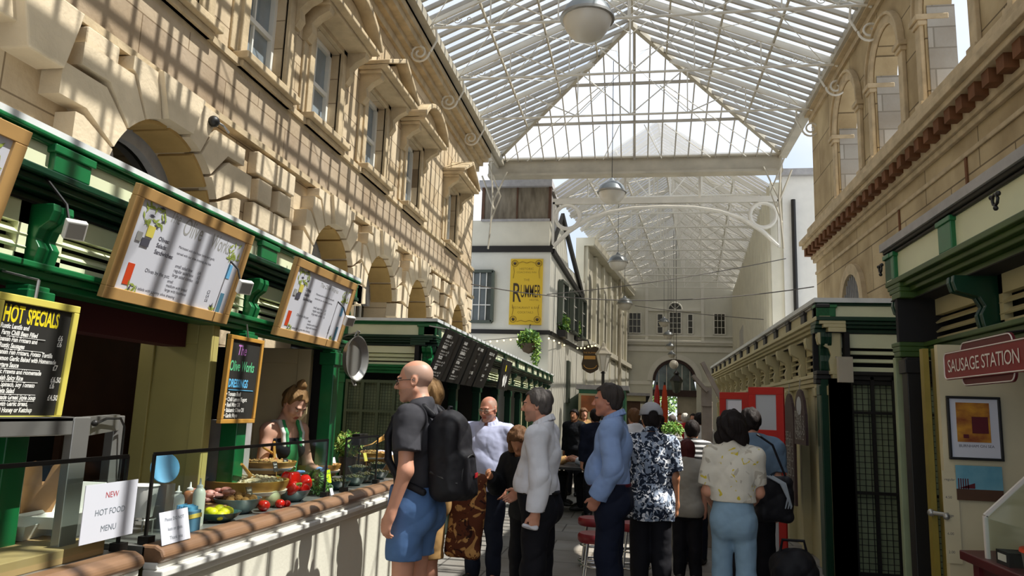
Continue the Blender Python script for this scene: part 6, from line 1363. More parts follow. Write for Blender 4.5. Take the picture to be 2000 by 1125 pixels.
def person(label, x, y, rz, h=1.75, vox=.0062, skin='skinpink', bw=1.0, belly=0.0, lean=0, twist=0, head=(0,0,0), neckf=0.0, arms=None, legs=None, seat=None, shirt=None, trous=None, shoes='black',
           hair=None, collar=None, belt=None, bust=0, cat='person', group=None, browm='browgrey', stub=False, shave=False, fine=True, hem_z=None, z0=0):
    PID[0] += 1; seed = PID[0]
    root = thing('person', label, cat, (x,y,z0), R(rz), group); s = h/1.75; bw_ = bw*s; cl = 1.0 if fine else 0
    hipz = .93*s if seat is None else seat+.09; piv = A_((0,0,hipz+.04*s)); L = rot(twist,-lean,0)
    U = lambda p: piv+L@(A_(p)*A_((bw_,bw_,s))-A_((0,0,.97*s)))    # torso point (standing coordinates for h=1.75)
    pel = A_((0,0,hipz))
    J = {}
    D1 = {'R': ((.10,-.06,-1),(.04,.10,-1)), 'L': ((-.10,-.06,-1),(-.04,.10,-1))}
    for sd, sg in (('R',1),('L',-1)):
        spec = dict(arms.get(sd, {})) if arms else {}
        d1, d2 = spec.get('d', D1[sd]); sh = U((sg*.183,-.012,1.415)); el = sh+nrm(d1)*.285*s; wr = el+nrm(d2)*.245*s; hd = nrm(spec.get('hd', d2))
        pn = spec.get('pn', (-sg*1.0,.15,0)); pn = A_(pn); pn = nrm(pn-hd*(pn@hd)); th = spec.get('th', (0,1,.1)); th = A_(th); th = nrm(th-hd*(th@hd)-pn*(pn@th))
        J[sd] = (sh, el, wr, hd, pn, th, spec.get('curl',.3))
        lg = legs.get(sd) if legs else None; hp = pel+A_((sg*.088*bw_,0,0)); t1, t2 = lg if lg else ((sg*.02,.02,-1),(sg*.01,-.03,-1)); kn = hp+nrm(t1)*.425*s
        an = kn+nrm(t2)*.42*s
        if seat is None and not lg: an[2] = .085*s
        ft = nrm((sg*.2,1,0)); J['l'+sd] = (hp, kn, an, ft)
    nb = U((0,-.02,1.455)); Hc = U((0,.015+neckf,1.635)); Rh = rot(0,0,0) if False else L@rot(*head)
    def torso(B, t=0, k=.05):
        B.ell(pel+A_((0,0,.0)), A_((.165*bw_,.118*bw_,.125*s))+t, k); B.ell(U((0,.0,1.10)), A_((.142*bw_,.108*bw_,.15*s))+t, k, 'u', L)
        B.ell(U((0,-.006,1.29)), A_((.165*bw_,.115*bw_,.17*s))+t, k, 'u', L); B.cone(U((-.145,-.012,1.405)), U((.145,-.012,1.405)), .056*s+t, .056*s+t, k)
        for sg in (-1,1): B.cone(U((sg*.12,-.018,1.43)), U((sg*.025,-.02,1.50)), .036*s+t, .042*s+t, .04)
        for sg in (-1,1): B.ell(pel+A_((sg*.075*bw_,-.055*bw_,-.045*s)), A_((.085*bw_,.085*bw_,.10*s))+t, k)
        if belly: B.ell(U((0,.055+.05*belly,1.10)), A_((.135*bw_,.07+.05*belly,.14*s))+t, k, 'u', L)
        if bust:
            for sg in (-1,1): B.ell(U((sg*.075,.085,1.29)), A_((.062,.055,.062))*bw_+t, .03)
    def arm(B, sd, t=0, k=.03, upto=1.0, skin_=True, puff=0):
        sh, el, wr, hd, pn, th, cu = J[sd]; B.ell(sh, A_((.056,.056,.062))*s+t, k); 
        if upto <= 1: B.cone(sh, sh+(el-sh)*upto, .050*s+t, (.050-.010*upto)*s+t+puff, k)
        else:
            B.cone(sh, el, .050*s+t, .040*s+t+puff*.6, k); f = upto-1; B.cone(el, el+(wr-el)*f, .041*s+t+puff*.6, (.041-.014*f)*s+t+puff, k)
    def leg(B, sd, t=0, k=.03, tk=None, ta=None):
        hp, kn, an, ft = J['l'+sd]; tk = t if tk is None else tk; ta = tk if ta is None else ta
        B.cone(hp, kn, .086*bw_+t, .055*s+tk, k); B.cone(kn, an, .055*s+tk, .036*s+ta, k)
        calf = kn+(an-kn)*.3; B.ell(calf+A_((0,-.018,0))*s, A_((.046,.046,.10))*s+tk*.9, k)
    pts = [U((0,0,1.78)), Hc+A_((0,0,.13)), pel-A_((.24,.24,.2))*1.0, pel+A_((.26,.26,.1)), U((.27,.18,1.3)), U((-.27,-.2,1.3))]
    for sd in 'RL':
        sh, el, wr, hd, *_ = J[sd]; pts += [sh, el, wr, wr+hd*.19*s]; hp, kn, an, ft = J['l'+sd]; pts += [kn, an, an+ft*.2, A_((an[0],an[1],an[2]-.09))]
    pts = np.array(pts); lo, hi = pts.min(0)-.1, pts.max(0)+.1
    # --- body, one continuous surface
    B = Vol(lo, hi, vox); torso(B)
    for sd in 'RL':
        sh, el, wr, hd, pn, th, cu = J[sd]; arm(B, sd, 0, .03, 2.0); leg(B, sd); hand(B, wr, hd, pn, th, .01, s, cu)
        hp, kn, an, ft = J['l'+sd]; B.cone(an, an+ft*.13*s-A_((0,0,.05*s)), .036*s, .03*s, .03)
    B.cone(nb-A_((0,0,.02)), Hc+Rh@A_((0,-.022,-.05))*s, .060*s, .054*s, .03); head_prims(B, Hc, Rh, s, fine)
    inv = Rh.T
    def reg(C):
        p = (C-Hc)@Rh/s; m = np.zeros(len(C), int); x_, y_, z_ = np.abs(p[:,0]), p[:,1], p[:,2]; fr = y_ > .06
        e = fr & ((x_-.031)**2/.0115**2+z_**2/.0062**2 < 1); m[e] = 1; m[fr & ((x_-.031)**2+(z_)**2 < .0052**2)] = 2
        m[fr & (x_ < .023) & (np.abs(z_+.0655) < .0105) & (y_ > .078)] = 3
        m[fr & (x_ > .014) & (x_ < .048) & (np.abs(z_-.019-.10*(.03-x_)) < .0045)] = 4
        if shave: zb_ = np.interp(p[:,1], [-.2,-.045,-.02,.0,.03,.05,.08], [-.085,-.08,-.03,.0,.012,.07,.2]); m[(m == 0) & (z_ > zb_) & (z_ < .085) & ~((x_ > .074) & (y_ > -.04) & (y_ < .02) & (z_ < .03))] = 6
        if stub: m[(m == 0) & (z_ < -.045) & (y_ > -.01) & (z_ > -.13) & (y_ > .0) & ((z_ < -.085) | (x_ > .02) | (y_ < .08))] = 5
        return m
    vol_build('body', B, [skin,'eyewhite','iris','lip',browm,'stubble','shaved'], root, reg if fine else None)
    cv = vox*1.25
    if trous:
        T = Vol(lo, hi, cv); t = trous.get('t',.014); tk = trous.get('tk', t+.010); T.ell(pel, A_((.165*bw_,.118*bw_,.125*s))+t, .05)
        for sg in (-1,1): T.ell(pel+A_((sg*.075*bw_,-.055*bw_,-.045*s)), A_((.085*bw_,.085*bw_,.10*s))+t, .05)
        T.ell(pel+A_((0,0,.10*s)), A_((.148*bw_,.112*bw_+.0,.10*s))+t, .05)
        if belly: T.ell(U((0,.045+.03*belly,1.03)), A_((.13*bw_,.06+.035*belly,.09*s))+t*.8, .05)
        for sd in 'RL': leg(T, sd, t, .025, tk, trous.get('ta', tk+.004))
        T.folds(trous.get('fold',.005), 1, seed); T.cut((0,0,trous.get('waist', hipz+.11*s)), (0,0,1))
        for sd in 'RL':
            hp, kn, an, ft = J['l'+sd]
            if trous.get('hem') is None: d = nrm(an-kn); q = an+d*.01
            else: q = kn if False else A_((0,0,trous['hem'])); d = A_((0,0,-1))
            if seat is None: T.cut(q, (0,0,-1)) if trous.get('hem') is not None else T.cut((0,0,.05*s), (0,0,-1))
            else: T.cut((0,0,.07), (0,0,-1))
        vol_build('shorts' if trous.get('short') else 'trousers', T, trous['m'], root)
    if shirt:
        hz = shirt.get('hem', hipz-.02*s); S = Vol(lo, hi, cv); t = shirt.get('t',.014)+(.012 if hz < hipz+.05 and seat is None else 0); torso(S, t)
        up = {'short':.62,'long':1.93,'half':.78,'none':.0,'strap':0}[shirt.get('sleeve','short')]
        A2 = Vol(lo, hi, cv)
        for sd in 'RL':
            if up <= 0: continue
            sh, el, wr, *_ = J[sd]; K = Vol(lo, hi, cv); arm(K, sd, shirt.get('ts',t), .03, min(up+.15,2), puff=shirt.get('puff',.008))
            if up <= 1: K.cut(sh+(el-sh)*up, el-sh)
            else: K.cut(el+(wr-el)*(up-1), wr-el)
            g = np.clip(.5+.5*(A2.F-K.F)/.01, 0, 1); A2.F = np.minimum(A2.F, K.F)
        if shirt.get('loose'): S.cone(U((0,.01,1.22)), A_((0,.01,hz)), .155*bw_+t, .165*bw_+t+shirt['loose'], .05, fl=(A_((0,1,0)), .72))
        if shirt.get('blouse'): S.ell(U((0,.02+.03*belly,1.06)), A_((.155*bw_,.125*bw_+.03*belly,.075*s))+shirt['blouse'], .04)
        if shirt.get('sleeve') == 'strap': S.cut(U((0,0,shirt.get('neckz',1.40))), (0,0,1))
        S.cut((0,0,hz), (0,0,-1)); k_ = .03; g = np.clip(.5+.5*(S.F-A2.F)/k_, 0, 1); S.F = S.F*(1-g)+A2.F*g-k_*g*(1-g)
        S.folds(shirt.get('fold',.006), 1, seed+3)
        nd = L@rot(0,-18,0)@A_((0,0,1)); S.cut(U((0,0,shirt.get('nk',1.497 if shirt.get('button') else 1.52))), nd); S.cone(U((0,.0,1.46)), U((0,.015,1.6)), .063*s, .066*s, .008, 's')
        vol_build('shirt' if shirt.get('button') else shirt.get('name','t_shirt'), S, shirt['m'], root)
        if shirt.get('button'):
            q = MB(); cz = [U((.0, .0, zz)) for zz in (1.44,)]
            C_ = Vol(U((-.14,-.14,1.40)), U((.14,.16,1.60)), .0045); 
            for a in range(0, 330, 22):
                an_ = R(a+105); an2 = R(a+127); P = lambda v, zz, rr=1.0: U((.070*rr*math.cos(v),-.012+.070*rr*math.sin(v), 1.515+zz-.036*math.sin(v)))
                C_.cone(P(an_,.018,1.0), P(an2,.018,1.0), .0065*s, .0065*s, .004); C_.cone(P(an_,.004,1.08), P(an2,.004,1.08), .0065*s, .0065*s, .010); C_.cone(P(an_,-.012,1.19), P(an2,-.012,1.19), .0065*s, .0065*s, .012)
            vol_build('collar', C_, shirt['m'], root)
    if belt:
        q = MB(); zz = trous.get('waist', hipz+.11*s)-.012; bl = .03*belly
        q.tube([(( .150*bw_+.018)*math.cos(a*pi/16), bl+(.118*bw_+.016+bl)*math.sin(a*pi/16), zz) for a in range(32)], .016, 6, closed=True); b_ = q.build('belt', belt, None, smooth=60); b_.parent = root
    if shoes:
        for sd in 'RL':
            hp, kn, an, ft = J['l'+sd]; fz = an[2]-.085*s; Sx = Vol(A_((an[0]-.2,an[1]-.2,fz-.02)), A_((an[0]+.22,an[1]+.32,fz+.2)), max(vox,.007)); c = A_((an[0],an[1],fz)); sd_ = A_((ft[1],-ft[0],0))
            Sx.cone(c+A_((0,0,.045))-ft*.045*s, c+ft*.10*s+A_((0,0,.04)), .045*s, .048*s, .03); Sx.cone(c+ft*.10*s+A_((0,0,.035)), c+ft*.165*s+A_((0,0,.028)), .046*s, .034*s, .03); Sx.cone(c+A_((0,0,.05)), c+A_((0,0,.10)), .046*s, .046*s, .03); Sx.cut((0,0,fz+.001), (0,0,-1)); Sx.cut((0,0,fz+.125), (0,0,1))
            vol_build('shoe', Sx, shoes, root)
    if hair:
        Hh = Vol(Hc-.24, Hc+.24, .006 if fine else .011); st = hair['style']; t = hair.get('t',.012); T = lambda p: Hc+Rh@(A_(p)*s)
        gx, gy, gz = Hh.grid(); px = (gx-Hc[0])*Rh[0,0]+(gy-Hc[1])*Rh[1,0]+(gz-Hc[2])*Rh[2,0]; py = (gx-Hc[0])*Rh[0,1]+(gy-Hc[1])*Rh[1,1]+(gz-Hc[2])*Rh[2,1]; pz = (gx-Hc[0])*Rh[0,2]+(gy-Hc[1])*Rh[1,2]+(gz-Hc[2])*Rh[2,2]
        px, py, pz = px/s, py/s, pz/s
        Hh.ell(T((0,-.018,.032)), A_((.077,.099,.087))*s+t, .02, 'u', Rh)
        if st in ('short','crop','fringe'): Hh.ell(T((0,-.03,-.03)), A_((.068,.075,.06))*s+t*.6, .03, 'u', Rh)
        if st == 'bob': Hh.ell(T((0,-.03,-.0)), A_((.118,.115,.13))*s, .03, 'u', Rh); Hh.ell(T((.07,-.02,-.085)), A_((.06,.075,.065))*s, .03, 'u', Rh); Hh.ell(T((-.07,-.02,-.085)), A_((.06,.075,.065))*s, .03, 'u', Rh)
        if st == 'long': Hh.ell(T((0,-.04,-.08)), A_((.10,.07,.16))*s, .04, 'u', Rh)
        if st == 'bun': Hh.ell(T((0,-.045,.150)), A_((.040,.040,.036))*s, .014, 'u', Rh); Hh.ell(T((0,-.05,-.02)), A_((.07,.06,.06))*s, .03, 'u', Rh)
        fy = {'short':.072,'crop':.070,'fringe':.01,'bob':.085,'long':.08,'bun':.078}[st]
        if st in ('bob','long'): zb = np.where(py > .045, .045, np.where(py > .02, -.11, -.2))
        else:
            zs = hair.get('top', .064); zb = np.where(py > .05, zs, np.interp(py, [-.2,-.045,-.02,.0,.03,.05], [-.085,-.08,-.03,.0,.012,zs]))
            if st == 'fringe': Hh.F = np.maximum(Hh.F, (pz-hair.get('crown',.045)).astype(np.float32)*.8)
        Hh.F = np.maximum(Hh.F, ((zb-pz)*.7*s).astype(np.float32)); Hh.F = np.maximum(Hh.F, ((py-fy-.25*np.clip(pz-.06,0,1))*.8*s).astype(np.float32)) if st != 'fringe' else np.maximum(Hh.F, ((py-.045)*s).astype(np.float32))
        Hh.F += (hair.get('wave',.003)*(np.sin(70*px+40*pz+3*np.sin(30*py))+np.sin(95*py-55*px+20*pz))).astype(np.float32)
        vol_build('hair', Hh, hair['m'], root)
    root['_H'] = 0; del root['_H']
    return root, dict(H=Hc, Rh=Rh, J=J, U=U, pel=pel, s=s, root=root, L=L)
def glasses(P, m='black', sun_=False):
    T = lambda p: Vector(P['H']+P['Rh']@(A_(p)*P['s'])); q = MB()
    for sg in (-1,1):
        q.tube([T((sg*.032+.021*math.cos(a*pi/8), .100-.006*abs(math.cos(a*pi/8)), -.004+.015*math.sin(a*pi/8))) for a in range(16)], .0022, 5, closed=True)
        q.tube([T((sg*.053,.094,.003)), T((sg*.078,.05,.006)), T((sg*.082,-.01,.004)), T((sg*.08,-.022,-.008))], .0022, 5)
    q.tube([T((-.011,.101,.0)), T((0,.106,.004)), T((.011,.101,.0))], .002, 5); o = q.build('glasses', m, None); o.parent = P['root']
def world(P, p):
    r = P['root']; return Matrix.Translation(r.location) @ Matrix.Rotation(r.rotation_euler.z,4,'Z') @ Vector([float(v) for v in p])
# ------------------------------------------------------------------ who is in the market
def pattern_mat(name, base, spots, rough=.8):
    """spots: list of (colour, scale, threshold, seed)"""
    m = bpy.data.materials.new(name); m.use_nodes = True; nt = m.node_tree; b = nt.nodes['Principled BSDF']; L = nt.links.new; b.inputs['Roughness'].default_value = rough; b.inputs['Specular IOR Level'].default_value = .2
    tc = nt.nodes.new('ShaderNodeTexCoord'); prev = None
    for col, sc, th, sd in spots:
        mp = nt.nodes.new('ShaderNodeMapping'); mp.inputs['Location'].default_value = (sd, sd*1.7, sd*.6); L(tc.outputs['Object'], mp.inputs['Vector'])
        n = nt.nodes.new('ShaderNodeTexNoise'); n.inputs['Scale'].default_value = sc; n.inputs['Detail'].default_value = 3; n.inputs['Distortion'].default_value = 1.5; L(mp.outputs[0], n.inputs['Vector'])
        r = nt.nodes.new('ShaderNodeValToRGB'); r.color_ramp.elements[0].position = th; r.color_ramp.elements[1].position = th+.03; r.color_ramp.elements[0].color = (0,0,0,1); r.color_ramp.elements[1].color = (1,1,1,1); L(n.outputs['Fac'], r.inputs['Fac'])
        mx = nt.nodes.new('ShaderNodeMix'); mx.data_type = 'RGBA'; L(r.outputs['Color'], mx.inputs[0]); mx.inputs[7].default_value = lin(col)
        if prev is None: mx.inputs[6].default_value = lin(base)
        else: L(prev, mx.inputs[6])
        prev = mx.outputs[2]
    L(prev, b.inputs['Base Color']); n2 = nt.nodes.new('ShaderNodeTexNoise'); n2.inputs['Scale'].default_value = 11; n2.inputs['Detail'].default_value = 1.2; L(tc.outputs['Object'], n2.inputs['Vector']); bp = nt.nodes.new('ShaderNodeBump'); bp.inputs['Strength'].default_value = .7; bp.inputs['Distance'].default_value = .02; L(n2.outputs['Fac'], bp.inputs['Height']); L(bp.outputs['Normal'], b.inputs['Normal']); return m
M['hawaii'] = pattern_mat('navy_floral_cotton', '#1d2636', [('#8d99ab',17,.52,1.0),('#e4e6ea',21,.57,4.0)])
M['teeprint'] = pattern_mat('cream_cotton_print', '#d9d3c4', [('#b8b0a0',9,.60,2.0),('#cdb83e',12,.62,6.0)])
M['stripebag'] = pattern_mat('brown_tribal_cloth', '#5a2f1c', [('#b98a52',9,.52,1.0),('#2a1512',14,.60,3.0)])
for nm, c, r in (('charcoal','#3d3c40',.85),('shortsblue','#5878a6',.85),('lavender','#b9bcd6',.8),('navyjean','#1c2130',.85),('whitecotton','#e3e4ea',.75),('blacktrouser','#14141a',.8),('blueshirt','#8da6d2',.75),('navytrouser','#141a2c',.8),
                 ('slate','#64788c',.85),('palejean','#87a3b8',.85),('tanshort','#b08a58',.85),('apron','#3f9a5f',.75),('greyband','#9aa0a4',.8),('hairgrey','#5a5450',.6),('hairdark','#1d1614',.5),('hairgreydark','#3d3733',.55),('hairbrown','#6a4a30',.6),('hairblond','#8a6a44',.6),('hairwhite','#b9b4aa',.6),
                 ('nylon','#1e1d20',.55),('belt_red','#5a1420',.6),('glove','#7fa6d6',.35),('capgrey','#a3a4a8',.8),('greytop','#9a968c',.85),('maroonhair','#4a1c1c',.5),('redlabel','#c02028',.5),('offwhite','#d6d3cc',.8),('blackjacket','#17181c',.8)): M[nm] = mat(nm, c, max(r,.66) if 'hair' in nm else r, var=.12, vs=7, spec=.2, bump=.0 if nm in ('redlabel','belt_red','glove') else (.55 if 'hair' in nm else .85), bs=55 if 'hair' in nm else 11, stretch=(1,1,.22) if 'hair' in nm else None)
# 1 the man with the backpack
p1, P1 = person('tall shaven-headed person in charcoal T-shirt and blue shorts wearing a black backpack', -1.36, 4.6, 82, 1.89, skin='skinpink', head=(14,-6,0), neckf=.03,
    arms={'L': {'d': ((-.20,-.12,-1),(-.05,.30,-1)),'curl':.35,'pn':(.8,-.4,0)}, 'R': {'d': ((.15,.1,-1),(.0,.6,-1))}},
    shirt=dict(m='charcoal',hem=1.06,sleeve='short',t=.016,ts=.024,puff=.014,loose=.0,fold=.010,nk=1.53), trous=dict(m='shortsblue',hem=.70,short=1,t=.018,tk=.040,fold=.009,waist=1.12), shoes='offwhite', stub=True, shave=True)
glasses(P1)
H = MB(); T = lambda p: Vector(P1['H']+P1['Rh']@(A_(p)*P1['s']))
def softbox(V, c, hx, hy, hz, r, k=.02, M3=None, op='u'):
    c = A_(c); m = np.eye(3) if M3 is None else M3; hh = A_((hx,hy,hz))-r; R_ = float(np.linalg.norm(A_((hx,hy,hz))))
    def fn(x, y, z):
        q = [np.abs(m[0][i]*(x-c[0])+m[1][i]*(y-c[1])+m[2][i]*(z-c[2]))-hh[i] for i in range(3)]
        return np.sqrt(sum(np.maximum(v,0)**2 for v in q))+np.minimum(np.maximum(q[0],np.maximum(q[1],q[2])),0)-r
    V.put(c-R_, c+R_, fn, k, op)
bp = thing('backpack', 'black nylon backpack with small red label on the tall shaven-headed person', 'backpack', tuple(p1.location), p1.rotation_euler.z)
V = Vol((-.32,-.50,.95),(.32,.05,1.68),.008); softbox(V,(0,-.225,1.30),.155,.10,.25,.07,.03,rot(0,-6,0)); softbox(V,(0,-.325,1.20),.12,.05,.14,.05,.03,rot(0,-6,0)); V.ell((0,-.20,1.53),(.11,.07,.06),.05); V.folds(.010,1.0,5); vol_build('pack_body',V,'nylon',bp)
V = Vol((-.32,-.40,.95),(.32,.25,1.75),.007)
for sg in (-1,1):
    pts = [(sg*.08,-.13,1.555),(sg*.095,-.07,1.60),(sg*.105,.02,1.595),(sg*.12,.105,1.53),(sg*.135,.14,1.42),(sg*.155,.12,1.28),(sg*.175,.03,1.16),(sg*.15,-.12,1.10)]
    for a, b in zip(pts[:-1], pts[1:]): V.cone(a,b,.022,.022,.015)
vol_build('shoulder_straps',V,'nylon',bp)
q = MB(); q.bar((.02,-.385,1.20),(.10,-.372,1.20),.004,.028); b_ = q.build('red_label','redlabel',None); b_.parent = bp
q = MB(); q.tube([(.115*math.cos(R(a)),-.372+.02*abs(math.cos(R(a))),1.20+.125*math.sin(R(a))) for a in range(-20,201,10)],.0045,5); b_ = q.build('zipper','black',None); b_.parent = bp
for sg in (-1,1): q = MB(); q.tube([(sg*.15,-.16,1.22),(sg*.158,-.24,1.19),(sg*.13,-.33,1.16)],.008,6); b_ = q.build('compression_strap','black',None); b_.parent = bp
q = MB(); q.tube([(-.03,-.2,1.565),(-.02,-.21,1.61),(.02,-.21,1.61),(.03,-.2,1.565)],.008,6); b_ = q.build('grab_handle','nylon',None); b_.parent = bp
# 2 partly hidden person in tan shorts with the patterned bag
p2, P2 = person('person in tan shorts half hidden behind the backpack wearer', -1.53, 5.4, 60, 1.80, vox=.009, skin='skinpink', hair=dict(style='short',m='hairblond',t=.02), shirt=dict(m='charcoal',hem=.98,sleeve='short'), trous=dict(m='tanshort',hem=.52,short=1,t=.02,tk=.04), shoes='black', fine=False)
bg = thing('shoulder_bag', 'brown patterned woven shoulder bag hanging beside the tan shorts', 'bag', (-1.24,5.55,.55)); V = Vol((-.25,-.2,-.1),(.25,.2,.75),.009); softbox(V,(0,0,.28),.13,.045,.30,.04,.02,rot(10,0,4)); V.folds(.012,1,8); vol_build('bag_body',V,'stripebag',bg)
q = MB(); q.tube([(-.1,0,.56),(-.12,-.02,.75),(-.14,-.05,.92)],.012,6); b_ = q.build('strap','stripebag',None); b_.parent = bg
# 3 bald man facing us
p3, P3 = person('bald person with glasses in pale lavender short-sleeved shirt facing the camera', -1.42, 7.15, 172, 1.72, skin='skinred', bw=1.08, belly=.4, head=(-10,-12,0),
    arms={'R': {'d': ((.14,-.02,-1),(-.02,.15,-1))}, 'L': {'d': ((-.22,.0,-1),(.1,.45,-1))}},
    shirt=dict(m='lavender',hem=.86,sleeve='half',t=.018,ts=.03,puff=.018,button=1,loose=.02,fold=.009), trous=dict(m='navyjean',t=.014,tk=.026,fold=.009), shoes='black', stub=True, shave=True)
glasses(P3, 'irondk')
# 4 dark-jacketed person behind the white shirt
p4, P4 = person('stooping person in black jacket half hidden behind the white-shirted one', -.90, 6.35, 150, 1.47, vox=.009, skin='skintan', lean=14, head=(20,-20,0), hair=dict(style='bob',m='hairbrown',wave=.005), shirt=dict(m='blackjacket',hem=.72,sleeve='long',t=.022,ts=.026,name='jacket'), trous=dict(m='blacktrouser'), fine=False,
    arms={'R': {'d': ((.3,.3,-1),(-.3,.8,.5))}})
# 5 white shirt
p5, P5 = person('grey-haired person in white long-sleeved shirt and black trousers facing the counter', -.70, 5.55, 82, 1.765, skin='skinpink', belly=.35, head=(6,-4,0), neckf=.025,
    arms={'L': {'d': ((-.10,-.16,-1),(-.02,.10,-1)),'curl':.75,'pn':(.7,.5,0)}, 'R': {'d': ((.12,.1,-1),(.0,.8,-.6))}},
    hair=dict(style='short',m='hairgrey',t=.010,top=.078), browm='browgrey', shirt=dict(m='whitecotton',hem=1.025,sleeve='long',t=.020,ts=.022,puff=.012,button=1,blouse=.026,fold=.010), trous=dict(m='blacktrouser',t=.016,tk=.03,fold=.009,waist=1.04), belt='black', stub=True)
wr = P5['J']['L']; c = A_(wr[2])+A_(wr[3])*.09
nk = thing('paper_napkin', 'crumpled white paper napkin held by the white-shirted person', 'napkin', tuple(p5.location), p5.rotation_euler.z); V = Vol(c-.1,c+.1,.006); softbox(V,c+A_((.0,.03,-.005)),.03,.055,.012,.01,.01,rot(20,10,15)); V.folds(.005,3,2); vol_build('napkin','dummy' and V,'paper',nk)
# 6 blue shirt
p6, P6 = person('tall dark-haired person in light blue shirt with hands clasped low', -.20, 6.05, 84, 1.83, skin='skinred', bw=1.05, belly=.45, head=(4,-2,0), neckf=.02,
    arms={'L': {'d': ((-.16,-.10,-1),(.22,.55,-1)),'curl':.6,'pn':(.9,0,.3)}, 'R': {'d': ((.16,-.08,-1),(-.28,.55,-1)),'curl':.6}},
    hair=dict(style='short',m='hairgreydark',t=.014,top=.07), shirt=dict(m='blueshirt',hem=1.055,sleeve='long',t=.020,ts=.024,puff=.014,button=1,blouse=.012,fold=.010), trous=dict(m='navytrouser',t=.016,tk=.03,fold=.009,waist=1.07), belt='belt_red')
# 7 cap and floral shirt
p7, P7 = person('person seen from behind in grey cap and navy floral shirt', .115, 6.6, -4, 1.68, skin='skintan', bw=.94, head=(14,-4,0),
    arms={'R': {'d': ((.12,.05,-1),(.05,.28,-1))}, 'L': {'d': ((-.06,.2,-1),(.1,.6,-1))}},
    hair=dict(style='short',m='hairdark',t=.008), shirt=dict(m='hawaii',hem=.74,sleeve='half',t=.020,ts=.026,puff=.016,button=1,loose=.02,fold=.010), trous=dict(m='blacktrouser',t=.014,tk=.03))
Hc, Rh, s_ = P7['H'], P7['Rh'], P7['s']; cp_ = thing('baseball_cap', 'grey baseball cap worn back-strap towards the camera', 'cap', tuple(p7.location), p7.rotation_euler.z)
V = Vol(Hc-.22,Hc+.24,.006); V.ell(Hc+Rh@A_((0,-.014,.045))*s_,(.100,.122,.104),.01,'u',Rh); V.cut(Hc+Rh@A_((0,0,.03)),Rh@A_((0,0,-1))); V.ell(Hc+Rh@A_((.0,-.13,.035)),(.042,.05,.030),.006,'s',Rh)
V.cone(Hc+Rh@A_((-.04,.10,.042)),Hc+Rh@A_((.04,.10,.042)),.05,.05,.01,fl=(Rh@A_((0,0,1)),.2)); vol_build('cap_dome',V,'capgrey',cp_)
q = MB(); q.ball(Vector(Hc+Rh@A_((0,-.014,.150))),.008,8,6); b_ = q.build('top_button','capgrey',None); b_.parent = cp_
# 8 woman in jeans
p8, P8 = person('dark-haired person seen from behind in cream printed T-shirt and pale jeans', .70, 5.85, -8, 1.64, skin='skinpink', bw=.90, head=(-6,-6,0),
    arms={'L': {'d': ((-.10,.06,-1),(.05,.9,-.4))}, 'R': {'d': ((.10,.2,-1),(-.1,.9,-.3))}},
    legs={'L': ((-.03,.10,-1),(-.02,-.02,-1)), 'R': ((.03,-.04,-1),(.02,-.22,-1))},
    hair=dict(style='bob',m='hairdark',wave=.006), bust=0, shirt=dict(m='teeprint',hem=1.0,sleeve='half',t=.018,ts=.016,puff=.012,loose=.006,fold=.010), trous=dict(m='palejean',t=.016,tk=.016,ta=.016,waist=1.05,fold=.004), shoes='offwhite')
# 9 slate T-shirt
p9, P9 = person('short-haired person in slate-blue T-shirt seen from behind by the red board', .99, 6.95, -6, 1.68, skin='skinpink', bw=1.08, head=(-4,-8,0), hair=dict(style='short',m='hairdark',t=.016,wave=.004),
    shirt=dict(m='slate',hem=.86,sleeve='half',t=.018,ts=.03,puff=.02,fold=.010,loose=.01), trous=dict(m='blacktrouser',t=.015,tk=.03))
hb_ = thing('handbag', 'black shoulder bag with grey tassels between jeans wearer and slate T-shirt', 'bag', (1.07,6.35,.80)); V = Vol((-.3,-.2,-.1),(.3,.2,.6),.009); softbox(V,(0,0,.18),.15,.07,.18,.06,.03,rot(10,0,0)); V.folds(.01,1,3); vol_build('bag_body',V,'nylon',hb_)
for k_ in range(3): q = MB(); q.tube([(-.06+.02*k_,-.07,.36),(.04+.015*k_,-.10,.31),(.09+.012*k_,-.10,.2-.03*k_),(.07+.02*k_,-.095,.12)],[.008,.011,.009,.005],7); b_ = q.build('tassel','greyband',None,smooth=60); b_.parent = hb_
q = MB(); q.tube([(-.12,0,.34),(-.18,-.05,.55),(-.22,-.08,.66)],.010,6); q.tube([(.1,0,.34),(.0,-.0,.6),(-.12,.0,.68)],.010,6); b_ = q.build('strap','nylon',None); b_.parent = hb_
rs = thing('rolling_bag', 'large soft black bag standing on the floor by the cream wall', 'bag', (1.2,6.3,0)); V = Vol((-.4,-.35,-.02),(.4,.35,.9),.011); softbox(V,(0,0,.28),.17,.13,.28,.10,.03); V.ell((0,0,.52),(.13,.10,.10),.06); V.folds(.016,1,6); V.cut((0,0,.002),(0,0,-1)); vol_build('bag_body',V,'nylon',rs)
q = MB(); q.tube([(-.1,0,.58),(-.08,0,.68),(.08,0,.68),(.1,0,.58)],.012,6); b_ = q.build('handle','nylon',None); b_.parent = rs
